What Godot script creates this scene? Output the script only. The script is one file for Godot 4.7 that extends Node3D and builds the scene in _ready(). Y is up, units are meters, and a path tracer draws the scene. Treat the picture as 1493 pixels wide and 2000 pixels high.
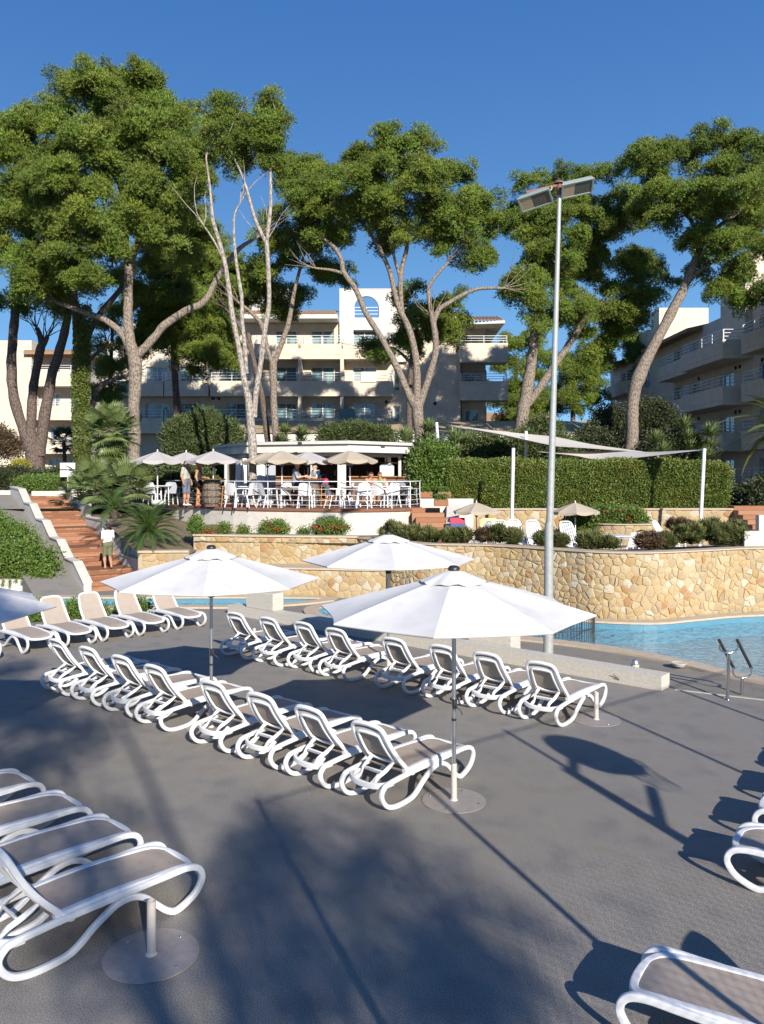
extends Node3D
# Pool deck with sun loungers below a bar terrace, pines and apartment blocks. y up, metres, -z away from the camera.
const F := 1600.0      # focal length in photo pixels
const CX := 746.5      # principal point in photo pixels
const HY := 926.0      # horizon row in photo pixels
const EYE := 3.5       # camera height above the pool deck
var M := {}
var taken := {}
var rng := RandomNumberGenerator.new()
const ORD := ["first", "second", "third", "fourth", "fifth", "sixth", "seventh", "eighth", "ninth", "tenth", "eleventh", "twelfth"]

func at(px: float, py: float, z: float) -> Vector3:
	return Vector3((px - CX) * z / F, EYE - (py - HY) * z / F, -z)
func onto(px: float, py: float, h := 0.0) -> Vector3:
	return at(px, py, (EYE - h) * F / (py - HY))
func rr(a: float, b: float) -> float:
	return rng.randf_range(a, b)

class Mesher:
	var v := PackedVector3Array()
	var n := PackedVector3Array()
	var c := PackedColorArray()
	var ix := PackedInt32Array()
	var tint = null
	func vert(p: Vector3, nn: Vector3) -> void:
		v.append(p); n.append(nn)
		if tint != null: c.append(tint)
	func tri(a: Vector3, b: Vector3, d: Vector3) -> void:
		var nn := (b - a).cross(d - a).normalized()
		var k := v.size()
		vert(a, nn); vert(b, nn); vert(d, nn)
		ix.append_array([k, k + 2, k + 1])
	func quad(a: Vector3, b: Vector3, d: Vector3, e: Vector3) -> void:
		var nn := (b - a).cross(e - a).normalized()
		var k := v.size()
		vert(a, nn); vert(b, nn); vert(d, nn); vert(e, nn)
		ix.append_array([k, k + 2, k + 1, k, k + 3, k + 2])
	func hexa(q: Array) -> void:  # corners: 0-3 bottom counter-clockwise seen from above, 4-7 top
		quad(q[3], q[2], q[1], q[0]); quad(q[4], q[5], q[6], q[7])
		for i in 4:
			var j := (i + 1) % 4
			quad(q[i], q[j], q[j + 4], q[i + 4])
	func box(o: Vector3, s: Vector3, b := Basis()) -> void:
		var h := s * 0.5
		var q := []
		for y in [-h.y, h.y]:
			for k in [Vector2(-1, 1), Vector2(1, 1), Vector2(1, -1), Vector2(-1, -1)]:
				q.append(o + b * Vector3(k.x * h.x, y, k.y * h.z))
		hexa(q)
	func bbox(o: Vector3, s: Vector3, e := 0.01, b := Basis()) -> void:  # box with chamfered edges
		var h := s * 0.5
		var p := func(x, y, z): return o + b * Vector3(x, y, z)
		var i := h - Vector3(e, e, e)
		for sg in [-1.0, 1.0]:
			var f1 := [Vector3(sg * h.x, -i.y, -i.z), Vector3(sg * h.x, i.y, -i.z), Vector3(sg * h.x, i.y, i.z), Vector3(sg * h.x, -i.y, i.z)]
			var f2 := [Vector3(-i.x, sg * h.y, -i.z), Vector3(-i.x, sg * h.y, i.z), Vector3(i.x, sg * h.y, i.z), Vector3(i.x, sg * h.y, -i.z)]
			var f3 := [Vector3(-i.x, -i.y, sg * h.z), Vector3(i.x, -i.y, sg * h.z), Vector3(i.x, i.y, sg * h.z), Vector3(-i.x, i.y, sg * h.z)]
			for f in [f1, f2, f3]:
				if sg > 0: quad(o + b * f[0], o + b * f[1], o + b * f[2], o + b * f[3])
				else: quad(o + b * f[3], o + b * f[2], o + b * f[1], o + b * f[0])
		for a in [-1.0, 1.0]:
			for d in [-1.0, 1.0]:
				for e3 in [[p.call(-i.x, a * h.y, d * i.z), p.call(i.x, a * h.y, d * i.z), p.call(i.x, a * i.y, d * h.z), p.call(-i.x, a * i.y, d * h.z), Vector3(0, a, d)],
						[p.call(a * h.x, -i.y, d * i.z), p.call(a * h.x, i.y, d * i.z), p.call(a * i.x, i.y, d * h.z), p.call(a * i.x, -i.y, d * h.z), Vector3(a, 0, d)],
						[p.call(a * h.x, d * i.y, -i.z), p.call(a * h.x, d * i.y, i.z), p.call(a * i.x, d * h.y, i.z), p.call(a * i.x, d * h.y, -i.z), Vector3(a, d, 0)]]:
					if (e3[1] - e3[0]).cross(e3[3] - e3[0]).dot(b * e3[4]) > 0: quad(e3[0], e3[1], e3[2], e3[3])
					else: quad(e3[3], e3[2], e3[1], e3[0])
				for g in [-1.0, 1.0]:
					var t0: Vector3 = p.call(a * h.x, d * i.y, g * i.z)
					var t1: Vector3 = p.call(a * i.x, d * h.y, g * i.z)
					var t2: Vector3 = p.call(a * i.x, d * i.y, g * h.z)
					if a * d * g > 0: tri(t0, t1, t2)
					else: tri(t0, t2, t1)
	func grid(rows: Array, close_j := false, close_i := false, flip := false) -> void:
		var ni := rows.size()
		var nj: int = rows[0].size()
		var k := v.size()
		for i in ni:
			for j in nj:
				var i0 := i - 1
				var i1 := i + 1
				if close_i: i0 = (i0 + ni) % ni; i1 = i1 % ni
				else: i0 = maxi(i0, 0); i1 = mini(i1, ni - 1)
				var j0 := j - 1
				var j1 := j + 1
				if close_j: j0 = (j0 + nj) % nj; j1 = j1 % nj
				else: j0 = maxi(j0, 0); j1 = mini(j1, nj - 1)
				var nn: Vector3 = (rows[i][j1] - rows[i][j0]).cross(rows[i1][j] - rows[i0][j])
				if nn.length_squared() < 1e-16: nn = (rows[i1][j1] - rows[i1][j0]).cross(rows[i1][j] - rows[i0][j]) + (rows[i0][j1] - rows[i0][j0]).cross(rows[i1][j] - rows[i0][j])
				nn = nn.normalized()
				vert(rows[i][j], -nn if flip else nn)
		for i in (ni if close_i else ni - 1):
			for j in (nj if close_j else nj - 1):
				var a := k + i * nj + j
				var b := k + i * nj + (j + 1) % nj
				var d := k + ((i + 1) % ni) * nj + (j + 1) % nj
				var e := k + ((i + 1) % ni) * nj + j
				if flip: ix.append_array([a, b, d, a, d, e])
				else: ix.append_array([a, d, b, a, e, d])
	func fan(pts: Array, flip := false) -> void:
		var m := Vector3.ZERO
		for p in pts: m += p
		m /= pts.size()
		for j in pts.size():
			if flip: tri(m, pts[(j + 1) % pts.size()], pts[j])
			else: tri(m, pts[j], pts[(j + 1) % pts.size()])
	func sweep(pts: Array, prof: PackedVector2Array, closed := false, up := Vector3.UP, scales = null, caps := true) -> void:
		var rows := []
		var np := pts.size()
		for i in np:
			var t: Vector3
			if closed: t = pts[(i + 1) % np] - pts[(i - 1 + np) % np]
			else: t = pts[mini(i + 1, np - 1)] - pts[maxi(i - 1, 0)]
			t = t.normalized()
			var a := up.cross(t)
			if a.length() < 0.05: a = (Vector3.RIGHT if absf(t.x) < 0.9 else Vector3.BACK).cross(t)
			a = a.normalized()
			var b := t.cross(a)
			var row := PackedVector3Array()
			var s: float = 1.0 if scales == null else scales[i]
			for q in prof: row.append(pts[i] + (a * q.x + b * q.y) * s)
			rows.append(row)
		grid(rows, true, closed)
		if not closed and caps:
			fan(rows[0], true); fan(rows[np - 1])
	func tube(pts: Array, r, sides := 8, caps := true, closed := false) -> void:
		# parallel-transport frames
		var np := pts.size()
		var rows := []
		var t0: Vector3 = (pts[1] - pts[0]).normalized()
		var a := t0.cross(Vector3.UP if absf(t0.y) < 0.9 else Vector3.RIGHT).normalized()
		for i in np:
			var t: Vector3 = (pts[mini(i + 1, np - 1)] - pts[maxi(i - 1, 0)]).normalized()
			a = (a - t * a.dot(t)).normalized()
			var b := t.cross(a)
			var rad: float = r if (r is float or r is int) else r[i]
			var row := PackedVector3Array()
			for j in sides:
				var w := TAU * j / sides
				row.append(pts[i] + (a * cos(w) + b * sin(w)) * rad)
			rows.append(row)
		grid(rows, true, closed)
		if caps and not closed:
			fan(rows[0], true); fan(rows[np - 1])
	func lathe(prof: Array, sides := 16, o := Vector3.ZERO) -> void:
		var rows := []
		for q in prof:
			var row := PackedVector3Array()
			for j in sides:
				var w := TAU * j / sides
				row.append(o + Vector3(q.x * cos(w), q.y, -q.x * sin(w)))
			rows.append(row)
		grid(rows, true, false)
	func disc(o: Vector3, r: float, sides := 16, down := false) -> void:
		var q := []
		for j in sides: q.append(o + Vector3(r * cos(TAU * j / sides), 0, -r * sin(TAU * j / sides)))
		fan(q, down)
	func flat(poly: PackedVector2Array, y: float, down := false) -> void:  # poly in (x, z)
		var t := Geometry2D.triangulate_polygon(poly)
		for i in range(0, t.size(), 3):
			var a := Vector3(poly[t[i]].x, y, poly[t[i]].y)
			var b := Vector3(poly[t[i + 1]].x, y, poly[t[i + 1]].y)
			var d := Vector3(poly[t[i + 2]].x, y, poly[t[i + 2]].y)
			if ((b - a).cross(d - a).y > 0) != down: tri(a, b, d)
			else: tri(a, d, b)
	func prism(poly: PackedVector2Array, y0: float, y1: float) -> void:
		flat(poly, y1); flat(poly, y0, true)
		var cw := Geometry2D.is_polygon_clockwise(poly)
		for i in poly.size():
			var p := poly[i]
			var q := poly[(i + 1) % poly.size()]
			if cw: quad(Vector3(p.x, y0, p.y), Vector3(q.x, y0, q.y), Vector3(q.x, y1, q.y), Vector3(p.x, y1, p.y))
			else: quad(Vector3(q.x, y0, q.y), Vector3(p.x, y0, p.y), Vector3(p.x, y1, p.y), Vector3(q.x, y1, q.y))
	func mesh() -> ArrayMesh:
		var a := []
		a.resize(Mesh.ARRAY_MAX)
		a[Mesh.ARRAY_VERTEX] = v
		a[Mesh.ARRAY_NORMAL] = n
		if c.size() == v.size() and c.size() > 0: a[Mesh.ARRAY_COLOR] = c
		a[Mesh.ARRAY_INDEX] = ix
		var m := ArrayMesh.new()
		m.add_surface_from_arrays(Mesh.PRIMITIVE_TRIANGLES, a)
		return m

func mk() -> Mesher:
	return Mesher.new()
func curve(p: Array, k: int, closed := false) -> Array:  # Catmull-Rom through p, k steps a span
	var out := []
	var m := p.size()
	for i in (m if closed else m - 1):
		var a = p[(i - 1 + m) % m] if closed else p[maxi(i - 1, 0)]
		var b = p[i]
		var d = p[(i + 1) % m]
		var e = p[(i + 2) % m] if closed else p[mini(i + 2, m - 1)]
		for j in k:
			var t := float(j) / k
			out.append(0.5 * (2.0 * b + (d - a) * t + (2.0 * a - 5.0 * b + 4.0 * d - e) * t * t + (3.0 * b - a - 3.0 * d + e) * t * t * t))
	if not closed: out.append(p[m - 1])
	return out
func ring2(hx: float, hy: float, r: float, k := 3) -> PackedVector2Array:  # rounded rectangle, counter-clockwise
	var o := PackedVector2Array()
	for q in [[1, 1, 0.0], [-1, 1, PI / 2], [-1, -1, PI], [1, -1, PI * 1.5]]:
		for j in k:
			var w: float = q[2] + PI / 2 * j / maxf(k - 1, 1)
			o.append(Vector2(q[0] * (hx - r) + r * cos(w), q[1] * (hy - r) + r * sin(w)))
	return o
func lin(r: float, g: float, b: float) -> Color:
	return Color(r, g, b).linear_to_srgb()
func mat(called: String, c: Color, rough := 0.7, metal := 0.0) -> StandardMaterial3D:
	var m := StandardMaterial3D.new()
	m.resource_name = called
	m.albedo_color = c
	m.roughness = rough
	m.metallic = metal
	M[called] = m
	return m
func ntex(freq: float, ramp: Array, sd := 1, size := 512, kind := FastNoiseLite.TYPE_SIMPLEX_SMOOTH, oct := 4) -> NoiseTexture2D:
	var t := NoiseTexture2D.new()
	t.width = size
	t.height = size
	t.seamless = true
	var nz := FastNoiseLite.new()
	nz.seed = sd
	nz.noise_type = kind
	nz.frequency = freq
	nz.fractal_octaves = oct
	t.noise = nz
	if ramp.size() > 0:
		var g := Gradient.new()
		var offs := PackedFloat32Array()
		var cols := PackedColorArray()
		for k in ramp:
			offs.append(k[0]); cols.append(k[1])
		g.offsets = offs
		g.colors = cols
		t.color_ramp = g
	return t
func gray(v: float) -> Color:
	return Color(v, v, v)
func world_tex(m: StandardMaterial3D, tex, scale: float, detail = null, dscale := 1.0) -> StandardMaterial3D:
	m.albedo_texture = tex
	m.uv1_triplanar = true
	m.uv1_world_triplanar = true
	m.uv1_scale = Vector3.ONE * scale
	if detail != null:
		m.detail_enabled = true
		m.detail_blend_mode = BaseMaterial3D.BLEND_MODE_MUL
		m.detail_albedo = detail
		m.detail_uv_layer = BaseMaterial3D.DETAIL_UV_2
		m.uv2_triplanar = true
		m.uv2_world_triplanar = true
		m.uv2_scale = Vector3.ONE * dscale
	return m
func relief(m: StandardMaterial3D, tex, strength: float) -> StandardMaterial3D:
	m.heightmap_enabled = true
	m.heightmap_texture = tex
	m.heightmap_scale = strength
	return m

func numbered(called: String) -> String:
	if not taken.has(called):
		taken[called] = 0
		return called
	taken[called] += 1
	return "%s_%03d" % [called, taken[called]]
func tag(o: Node, label: String, category: String, group := "") -> Node:
	o.set_meta("label", label)
	o.set_meta("category", category)
	if group: o.set_meta("group", group)
	return o
func thing(called: String, label: String, category: String, where := Vector3.ZERO, turn := 0.0, group := "") -> Node3D:
	var o := Node3D.new()
	o.name = numbered(called)
	add_child(o)
	o.position = where
	o.rotation.y = turn
	tag(o, label, category, group)
	return o
func part(parent: Node, called: String, mesh: Mesh, m: Material, label := "") -> MeshInstance3D:
	var o := MeshInstance3D.new()
	o.name = called
	o.mesh = mesh
	o.material_override = m
	parent.add_child(o, true)
	if label: o.set_meta("label", label)
	return o
func single(called: String, mesh: Mesh, m: Material, label: String, category: String, group := "") -> MeshInstance3D:
	var o := part(self, numbered(called), mesh, m)
	tag(o, label, category, group)
	return o
func struct(called: String, mesh: Mesh, m: Material) -> MeshInstance3D:
	var o := part(self, numbered(called), mesh, m)
	o.set_meta("kind", "structure")
	return o
func copy(src: Node3D, label: String, where: Vector3, turn: float, group := "") -> Node3D:
	var r: Node3D = src.duplicate()
	var base: String = src.name
	if base.length() > 4 and base[-4] == "_" and base.right(3).is_valid_int(): base = base.left(-4)
	r.name = numbered(base)
	add_child(r)
	r.position = where
	r.rotation.y = turn
	r.set_meta("label", label)
	if group: r.set_meta("group", group)
	return r
func scatter(parent: Node, called: String, mesh: Mesh, m: Material, xf: Array, cols = null) -> MultiMeshInstance3D:
	var mm := MultiMesh.new()
	mm.transform_format = MultiMesh.TRANSFORM_3D
	mm.use_colors = cols != null
	mm.mesh = mesh
	mm.instance_count = xf.size()
	for i in xf.size():
		mm.set_instance_transform(i, xf[i])
		if cols != null: mm.set_instance_color(i, cols[i])
	var o := MultiMeshInstance3D.new()
	o.name = called
	o.multimesh = mm
	o.material_override = m
	parent.add_child(o, true)
	o.set_meta("kind", "stuff")
	return o

func _ready() -> void:
	rng.seed = 7
	camera_and_light()
	materials()
	setting()
	deck_furniture()
	upper_levels()
	buildings()
	trees()
	plants()
	terrace()
	people()
	behind_camera()

func camera_and_light() -> void:
	var cam := Camera3D.new()
	cam.name = "camera"
	add_child(cam)
	cam.position = Vector3(0, EYE, 0)
	cam.projection = Camera3D.PROJECTION_FRUSTUM
	cam.near = 0.1
	cam.far = 900.0
	cam.size = 2.0 * 1000.0 / F * cam.near
	cam.frustum_offset = Vector2(0, -(1000.0 - HY) / F * cam.near)
	cam.current = true
	var e := Environment.new()
	e.background_mode = Environment.BG_SKY
	var sm := ProceduralSkyMaterial.new()
	sm.sky_top_color = Color(0.145, 0.30, 0.515)
	sm.sky_horizon_color = Color(0.45, 0.645, 0.79)
	sm.sky_curve = 0.155
	sm.ground_bottom_color = Color(0.30, 0.30, 0.29)
	sm.ground_horizon_color = Color(0.50, 0.55, 0.60)
	sm.sun_angle_max = 0.0
	var sky := Sky.new()
	sky.sky_material = sm
	e.sky = sky
	e.background_energy_multiplier = 1.1
	e.tonemap_mode = Environment.TONE_MAPPER_LINEAR
	e.tonemap_exposure = 1.9
	e.sdfgi_enabled = true
	e.ssao_enabled = true
	e.ssil_enabled = true
	var w := WorldEnvironment.new()
	w.name = "world"
	w.environment = e
	add_child(w)
	var sun := DirectionalLight3D.new()
	sun.name = "sun"
	sun.light_color = Color(1.0, 0.965, 0.915)
	sun.light_energy = 1.34
	sun.light_angular_distance = 0.5
	sun.shadow_enabled = true
	add_child(sun)
	var el := deg_to_rad(26.0)
	var to := Vector3(0.35 * cos(el), sin(el), 0.937 * cos(el)).normalized()
	sun.look_at_from_position(to * 50.0, Vector3.ZERO)

func materials() -> void:
	var speck := ntex(0.14, [[0.0, gray(0.45)], [0.35, gray(0.80)], [0.65, gray(0.92)], [1.0, gray(1.0)]], 3, 512, FastNoiseLite.TYPE_SIMPLEX, 3)
	var stain := ntex(0.012, [[0.0, Color(0.84, 0.85, 0.87)], [0.35, Color(0.95, 0.95, 0.95)], [0.6, Color(0.98, 0.98, 0.97)], [1.0, Color(0.93, 0.91, 0.88)]], 11, 1024, FastNoiseLite.TYPE_SIMPLEX_SMOOTH, 6)
	var grain := ntex(0.08, [[0.0, gray(0.80)], [0.5, gray(0.94)], [1.0, gray(1.0)]], 5, 512, FastNoiseLite.TYPE_SIMPLEX, 5)
	var blotch := ntex(0.02, [[0.0, gray(0.90)], [0.5, gray(0.97)], [1.0, gray(1.0)]], 9, 512, FastNoiseLite.TYPE_SIMPLEX_SMOOTH, 5)
	var canvas := ntex(0.02, [[0.0, gray(0.92)], [0.5, gray(0.98)], [1.0, gray(1.0)]], 19, 256, FastNoiseLite.TYPE_SIMPLEX_SMOOTH, 4)
	var bump := ntex(0.3, [], 21, 512, FastNoiseLite.TYPE_SIMPLEX, 3)
	var bumpc := ntex(0.06, [], 23, 512, FastNoiseLite.TYPE_SIMPLEX, 4)
	relief(world_tex(mat("asphalt", lin(0.33, 0.308, 0.28), 0.9), speck, 0.9, stain, 0.11), bump, 0.25)
	relief(world_tex(mat("pool_surround_concrete", lin(0.26, 0.235, 0.205), 0.9), grain, 0.7, stain, 0.13), bump, 0.2)
	mat("white_plastic", lin(0.66, 0.665, 0.67), 0.38)
	world_tex(mat("taupe_sling", lin(0.52, 0.435, 0.36), 0.8), ntex(0.45, [[0.0, gray(0.72)], [0.5, gray(0.95)], [1.0, gray(1.0)]], 31, 256, FastNoiseLite.TYPE_CELLULAR, 1), 3.0, blotch, 0.7)
	M.taupe_sling.backlight_enabled = true
	M.taupe_sling.backlight = Color(0.45, 0.42, 0.4)
	var can := world_tex(mat("white_canvas", lin(0.66, 0.65, 0.63), 0.9), canvas, 0.5)
	can.backlight_enabled = true
	can.backlight = Color(0.35, 0.36, 0.38)
	var tan := world_tex(mat("tan_canvas", lin(0.50, 0.43, 0.33), 0.9), grain, 0.8)
	tan.backlight_enabled = true
	tan.backlight = Color(0.4, 0.35, 0.28)
	var gcan := world_tex(mat("grey_canvas", lin(0.52, 0.49, 0.48), 0.9), grain, 0.8)
	gcan.backlight_enabled = true
	gcan.backlight = Color(0.4, 0.38, 0.36)
	var sail := world_tex(mat("sail_canvas", lin(0.66, 0.62, 0.56), 0.9), grain, 0.8)
	sail.backlight_enabled = true
	sail.backlight = Color(0.4, 0.4, 0.38)
	leafy("foliage_dry", lin(0.16, 0.14, 0.06))
	mat("aluminium", lin(0.55, 0.56, 0.57), 0.32, 0.9)
	world_tex(mat("painted_base", lin(0.36, 0.325, 0.30), 0.55), blotch, 1.1, grain, 2.3)
	mat("socket_paint", lin(0.52, 0.47, 0.42), 0.5)
	mat("black_plastic", lin(0.02, 0.02, 0.022), 0.45)
	mat("chrome", lin(0.62, 0.63, 0.65), 0.14, 1.0)
	mat("black_iron", lin(0.03, 0.03, 0.032), 0.5)
	world_tex(mat("galvanised", lin(0.36, 0.38, 0.37), 0.55, 0.2), blotch, 0.8)
	mat("lamp_paint", lin(0.24, 0.30, 0.27), 0.5)
	world_tex(mat("rusty_paint", lin(0.22, 0.10, 0.075), 0.7), grain, 2.0)
	mat("lamp_glass", lin(0.10, 0.095, 0.08), 0.12)
	mat("lamp_reflector", lin(0.40, 0.33, 0.22), 0.4)
	relief(world_tex(mat("white_plaster", lin(0.70, 0.66, 0.59), 0.92), blotch, 0.35, grain, 0.9), bumpc, 0.3)
	relief(world_tex(mat("grey_plaster", lin(0.42, 0.40, 0.37), 0.92), blotch, 0.3, grain, 0.8), bumpc, 0.3)
	relief(world_tex(mat("pale_concrete", lin(0.62, 0.58, 0.50), 0.9), grain, 0.7, blotch, 1.3), bump, 0.3)
	relief(world_tex(mat("coping_stone", lin(0.56, 0.46, 0.34), 0.85), grain, 0.9, blotch, 0.4), bump, 0.2)
	relief(world_tex(mat("mortar", lin(0.46, 0.37, 0.25), 0.95), grain, 1.2), bump, 0.4)
	var sc := [[0.52, 0.38, 0.19], [0.56, 0.45, 0.27], [0.48, 0.33, 0.15], [0.62, 0.54, 0.40], [0.54, 0.41, 0.23], [0.45, 0.26, 0.12], [0.48, 0.37, 0.22], [0.55, 0.40, 0.20]]
	for i in sc.size():
		relief(world_tex(mat("stone_%d" % i, lin(sc[i][0], sc[i][1], sc[i][2]), 0.9), grain, 1.6 + 0.2 * i, blotch, 2.1), bumpc, 0.8)
	relief(world_tex(mat("terracotta", lin(0.36, 0.165, 0.085), 0.85), grain, 1.3, blotch, 1.0), bump, 0.3)
	relief(world_tex(mat("terracotta_pale", lin(0.42, 0.215, 0.12), 0.85), grain, 1.7, blotch, 1.2), bump, 0.3)
	relief(world_tex(mat("terracotta_dark", lin(0.26, 0.115, 0.06), 0.85), grain, 1.5, blotch, 0.9), bump, 0.3)
	relief(world_tex(mat("soil", lin(0.20, 0.15, 0.10), 1.0), grain, 1.3), bump, 1.0)
	relief(world_tex(mat("garden_ground", lin(0.10, 0.085, 0.055), 1.0), grain, 0.6, stain, 0.08), bumpc, 1.0)
	mat("pool_tile", lin(0.34, 0.35, 0.34), 0.3)
	world_tex(M["pool_tile"], ntex(0.25, [[0.0, Color(0.75, 0.82, 0.86)], [1.0, gray(1.0)]], 44, 256, FastNoiseLite.TYPE_CELLULAR, 1), 1.5)
	mat("pool_wall_tile", lin(0.13, 0.29, 0.38), 0.3)
	world_tex(M["pool_wall_tile"], M.pool_tile.albedo_texture, 1.5)
	var wtr := mat("pool_water", Color(0.55, 0.80, 0.92, 0.06), 0.04)
	wtr.transparency = BaseMaterial3D.TRANSPARENCY_ALPHA
	wtr.normal_enabled = true
	var wn := ntex(0.03, [], 51, 512, FastNoiseLite.TYPE_SIMPLEX_SMOOTH, 3)
	wn.as_normal_map = true
	wn.bump_strength = 14.0
	wtr.normal_texture = wn
	wtr.normal_scale = 1.0
	wtr.uv1_triplanar = true
	wtr.uv1_world_triplanar = true
	wtr.uv1_scale = Vector3(0.17, 0.17, 0.26)

func ribbon(m: Mesher, path: Array, w0: float, w1: float, y0: float, y1: float, closed := false) -> void:
	# a band along a (x, z) path between offsets w0 and w1 to its left-hand side normal, from y0 to y1
	var rows := []
	for i in path.size():
		var p: Vector2 = path[i]
		var a: Vector2 = path[(i - 1 + path.size()) % path.size()] if closed else path[maxi(i - 1, 0)]
		var b: Vector2 = path[(i + 1) % path.size()] if closed else path[mini(i + 1, path.size() - 1)]
		var t := (b - a).normalized()
		var nn := Vector2(-t.y, t.x)
		var q0 := p + nn * w0
		var q1 := p + nn * w1
		rows.append([Vector3(q0.x, y0, q0.y), Vector3(q0.x, y1, q0.y), Vector3(q1.x, y1, q1.y), Vector3(q1.x, y0, q1.y)])
	var k := rows.size()
	for i in (k if closed else k - 1):
		var r: Array = rows[i]
		var s: Array = rows[(i + 1) % k]
		for j in 4:
			var jj := (j + 1) % 4
			m.quad(r[j], s[j], s[jj], r[jj]) if w1 > w0 else m.quad(r[jj], s[jj], s[j], r[j])
	if not closed:
		for e in [rows[0], rows[k - 1]]:
			m.quad(e[0], e[1], e[2], e[3])

func leafy(called: String, c: Color, rough := 0.55) -> void:
	var m := mat(called, c, rough)
	m.vertex_color_use_as_albedo = true
	m.backlight_enabled = true
	m.backlight = Color(0.5, 0.55, 0.25)

func setting() -> void:
	# pools: outlines in (x, z)
	var main_pool := PackedVector2Array(curve([Vector2(15, -12.2), Vector2(8.2, -13.0), Vector2(6.5, -13.9), Vector2(5.6, -15.25), Vector2(4.48, -16.5), Vector2(2.8, -17.6), Vector2(1.2, -18.35), Vector2(-0.5, -19.2), Vector2(-1.5, -20.2), Vector2(-1.5, -21.5), Vector2(0.2, -21.9), Vector2(2.0, -21.15), Vector2(3.6, -20.0), Vector2(5.1, -19.25), Vector2(6.4, -19.05), Vector2(7.5, -19.5), Vector2(9.6, -20.2), Vector2(15, -20.4)], 4, true))
	var back_pool := PackedVector2Array(curve([Vector2(-11.5, -21.3), Vector2(-9.0, -21.15), Vector2(-6.0, -21.6), Vector2(-4.0, -21.6), Vector2(-2.7, -21.95), Vector2(-1.9, -22.4), Vector2(-1.7, -22.9), Vector2(-4, -23.05), Vector2(-8, -23.0), Vector2(-11.5, -23.0)], 4, true))
	var deck := mk()
	for gx in range(-20, 20):
		for gz in range(-14, 16):
			var cell := PackedVector2Array([Vector2(gx * 2, gz * 2), Vector2(gx * 2 + 2, gz * 2), Vector2(gx * 2 + 2, gz * 2 + 2), Vector2(gx * 2, gz * 2 + 2)])
			if gz * 2 > -12 or absf(gx) > 8:
				deck.flat(cell, 0.0)
				continue
			for a in Geometry2D.clip_polygons(cell, main_pool):
				for b in Geometry2D.clip_polygons(a, back_pool):
					if not Geometry2D.is_polygon_clockwise(b): deck.flat(b, 0.0)
	struct("pool_deck", deck.mesh(), M.asphalt)
	for q in [[main_pool, "main"], [back_pool, "back"]]:
		var poly: PackedVector2Array = q[0]
		var b := mk()
		for i in poly.size():
			var p0 := poly[i]
			var p1 := poly[(i + 1) % poly.size()]
			b.quad(Vector3(p0.x, -0.47, p0.y), Vector3(p1.x, -0.47, p1.y), Vector3(p1.x, -0.01, p1.y), Vector3(p0.x, -0.01, p0.y))
		struct("pool_basin", b.mesh(), M.pool_wall_tile)
		var bf := mk()
		bf.flat(poly, -0.46)
		struct("pool_floor", bf.mesh(), M.pool_tile)
		var s := mk()
		s.flat(poly, -0.13)
		struct("pool_water", s.mesh(), M.pool_water)
		var cp := mk()
		var arr := []
		for p in poly: arr.append(p)
		if Geometry2D.is_polygon_clockwise(poly): arr.reverse()
		ribbon(cp, arr, -0.34, 0.03, 0.004, 0.05, true)
		struct("pool_coping", cp.mesh(), M.coping_stone)
	# pale strip of concrete paving between the low wall and the pool, a sheet laid on the deck
	var pv := mk()
	var strip := PackedVector2Array([Vector2(-3.6, -20.6), Vector2(4.7, -13.5), Vector2(9, -11.2), Vector2(15, -10), Vector2(15, -11.8), Vector2(8.2, -12.6), Vector2(6.2, -13.7), Vector2(5.3, -15.0), Vector2(4.2, -16.15), Vector2(2.6, -17.25), Vector2(1.0, -18.0), Vector2(-0.8, -18.8), Vector2(-1.9, -20.0), Vector2(-2.0, -21.5), Vector2(-3.0, -21.4)])
	pv.flat(strip, 0.004)
	struct("pool_path", pv.mesh(), M.pool_surround_concrete)
	var edge := mk()
	var epts := [Vector2(4.75, -13.28), Vector2(6.9, -12.15), Vector2(9, -11.1)]
	ribbon(edge, epts, -0.02, 0.02, 0.002, 0.012)
	single("deck_edge_strip", edge.mesh(), M.pale_concrete, "thin pale edging strip set in the deck beside the handrail", "edging")
	# low wall between deck and pool
	var lw := thing("low_wall", "low pale concrete wall running between the loungers and the pool", "wall")
	var w := mk()
	var p0 := Vector2(-3.75, -20.62)
	var p1 := Vector2(4.62, -13.35)
	var pts := []
	for i in 9: pts.append(p0.lerp(p1, i / 8.0))
	ribbon(w, pts, -0.17, 0.17, 0.0, 0.235)
	part(lw, "wall", w.mesh(), M.pale_concrete)
	var dirw := (p1 - p0).normalized()
	var bw := Basis(Vector3.UP, -atan2(dirw.y, dirw.x))
	var b1 := mk()
	b1.bbox(Vector3.ZERO, Vector3(1.0, 0.42, 0.34), 0.015)
	for q in [[Vector3(-2.85, 0.445, -19.9), "first"], [Vector3(2.1, 0.265, -15.85), "second"]]:
		var o := part(self, numbered("concrete_block"), b1.mesh(), M.pale_concrete)
		o.position = q[0] if q[1] == "first" else Vector3(2.18, 0.21, -15.95)
		o.basis = bw
		tag(o, "pale concrete block standing on the far end of the low wall" if q[1] == "first" else "pale concrete block standing behind the middle of the low wall", "block")

func clip_half(poly: PackedVector2Array, m: Vector2, d: Vector2) -> PackedVector2Array:  # keeps the side away from d
	var o := PackedVector2Array()
	for i in poly.size():
		var a := poly[i]
		var b := poly[(i + 1) % poly.size()]
		var da := (a - m).dot(d)
		var db := (b - m).dot(d)
		if da <= 0: o.append(a)
		if (da < 0 and db > 0) or (da > 0 and db < 0): o.append(a + (b - a) * (da / (da - db)))
	return o

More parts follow.
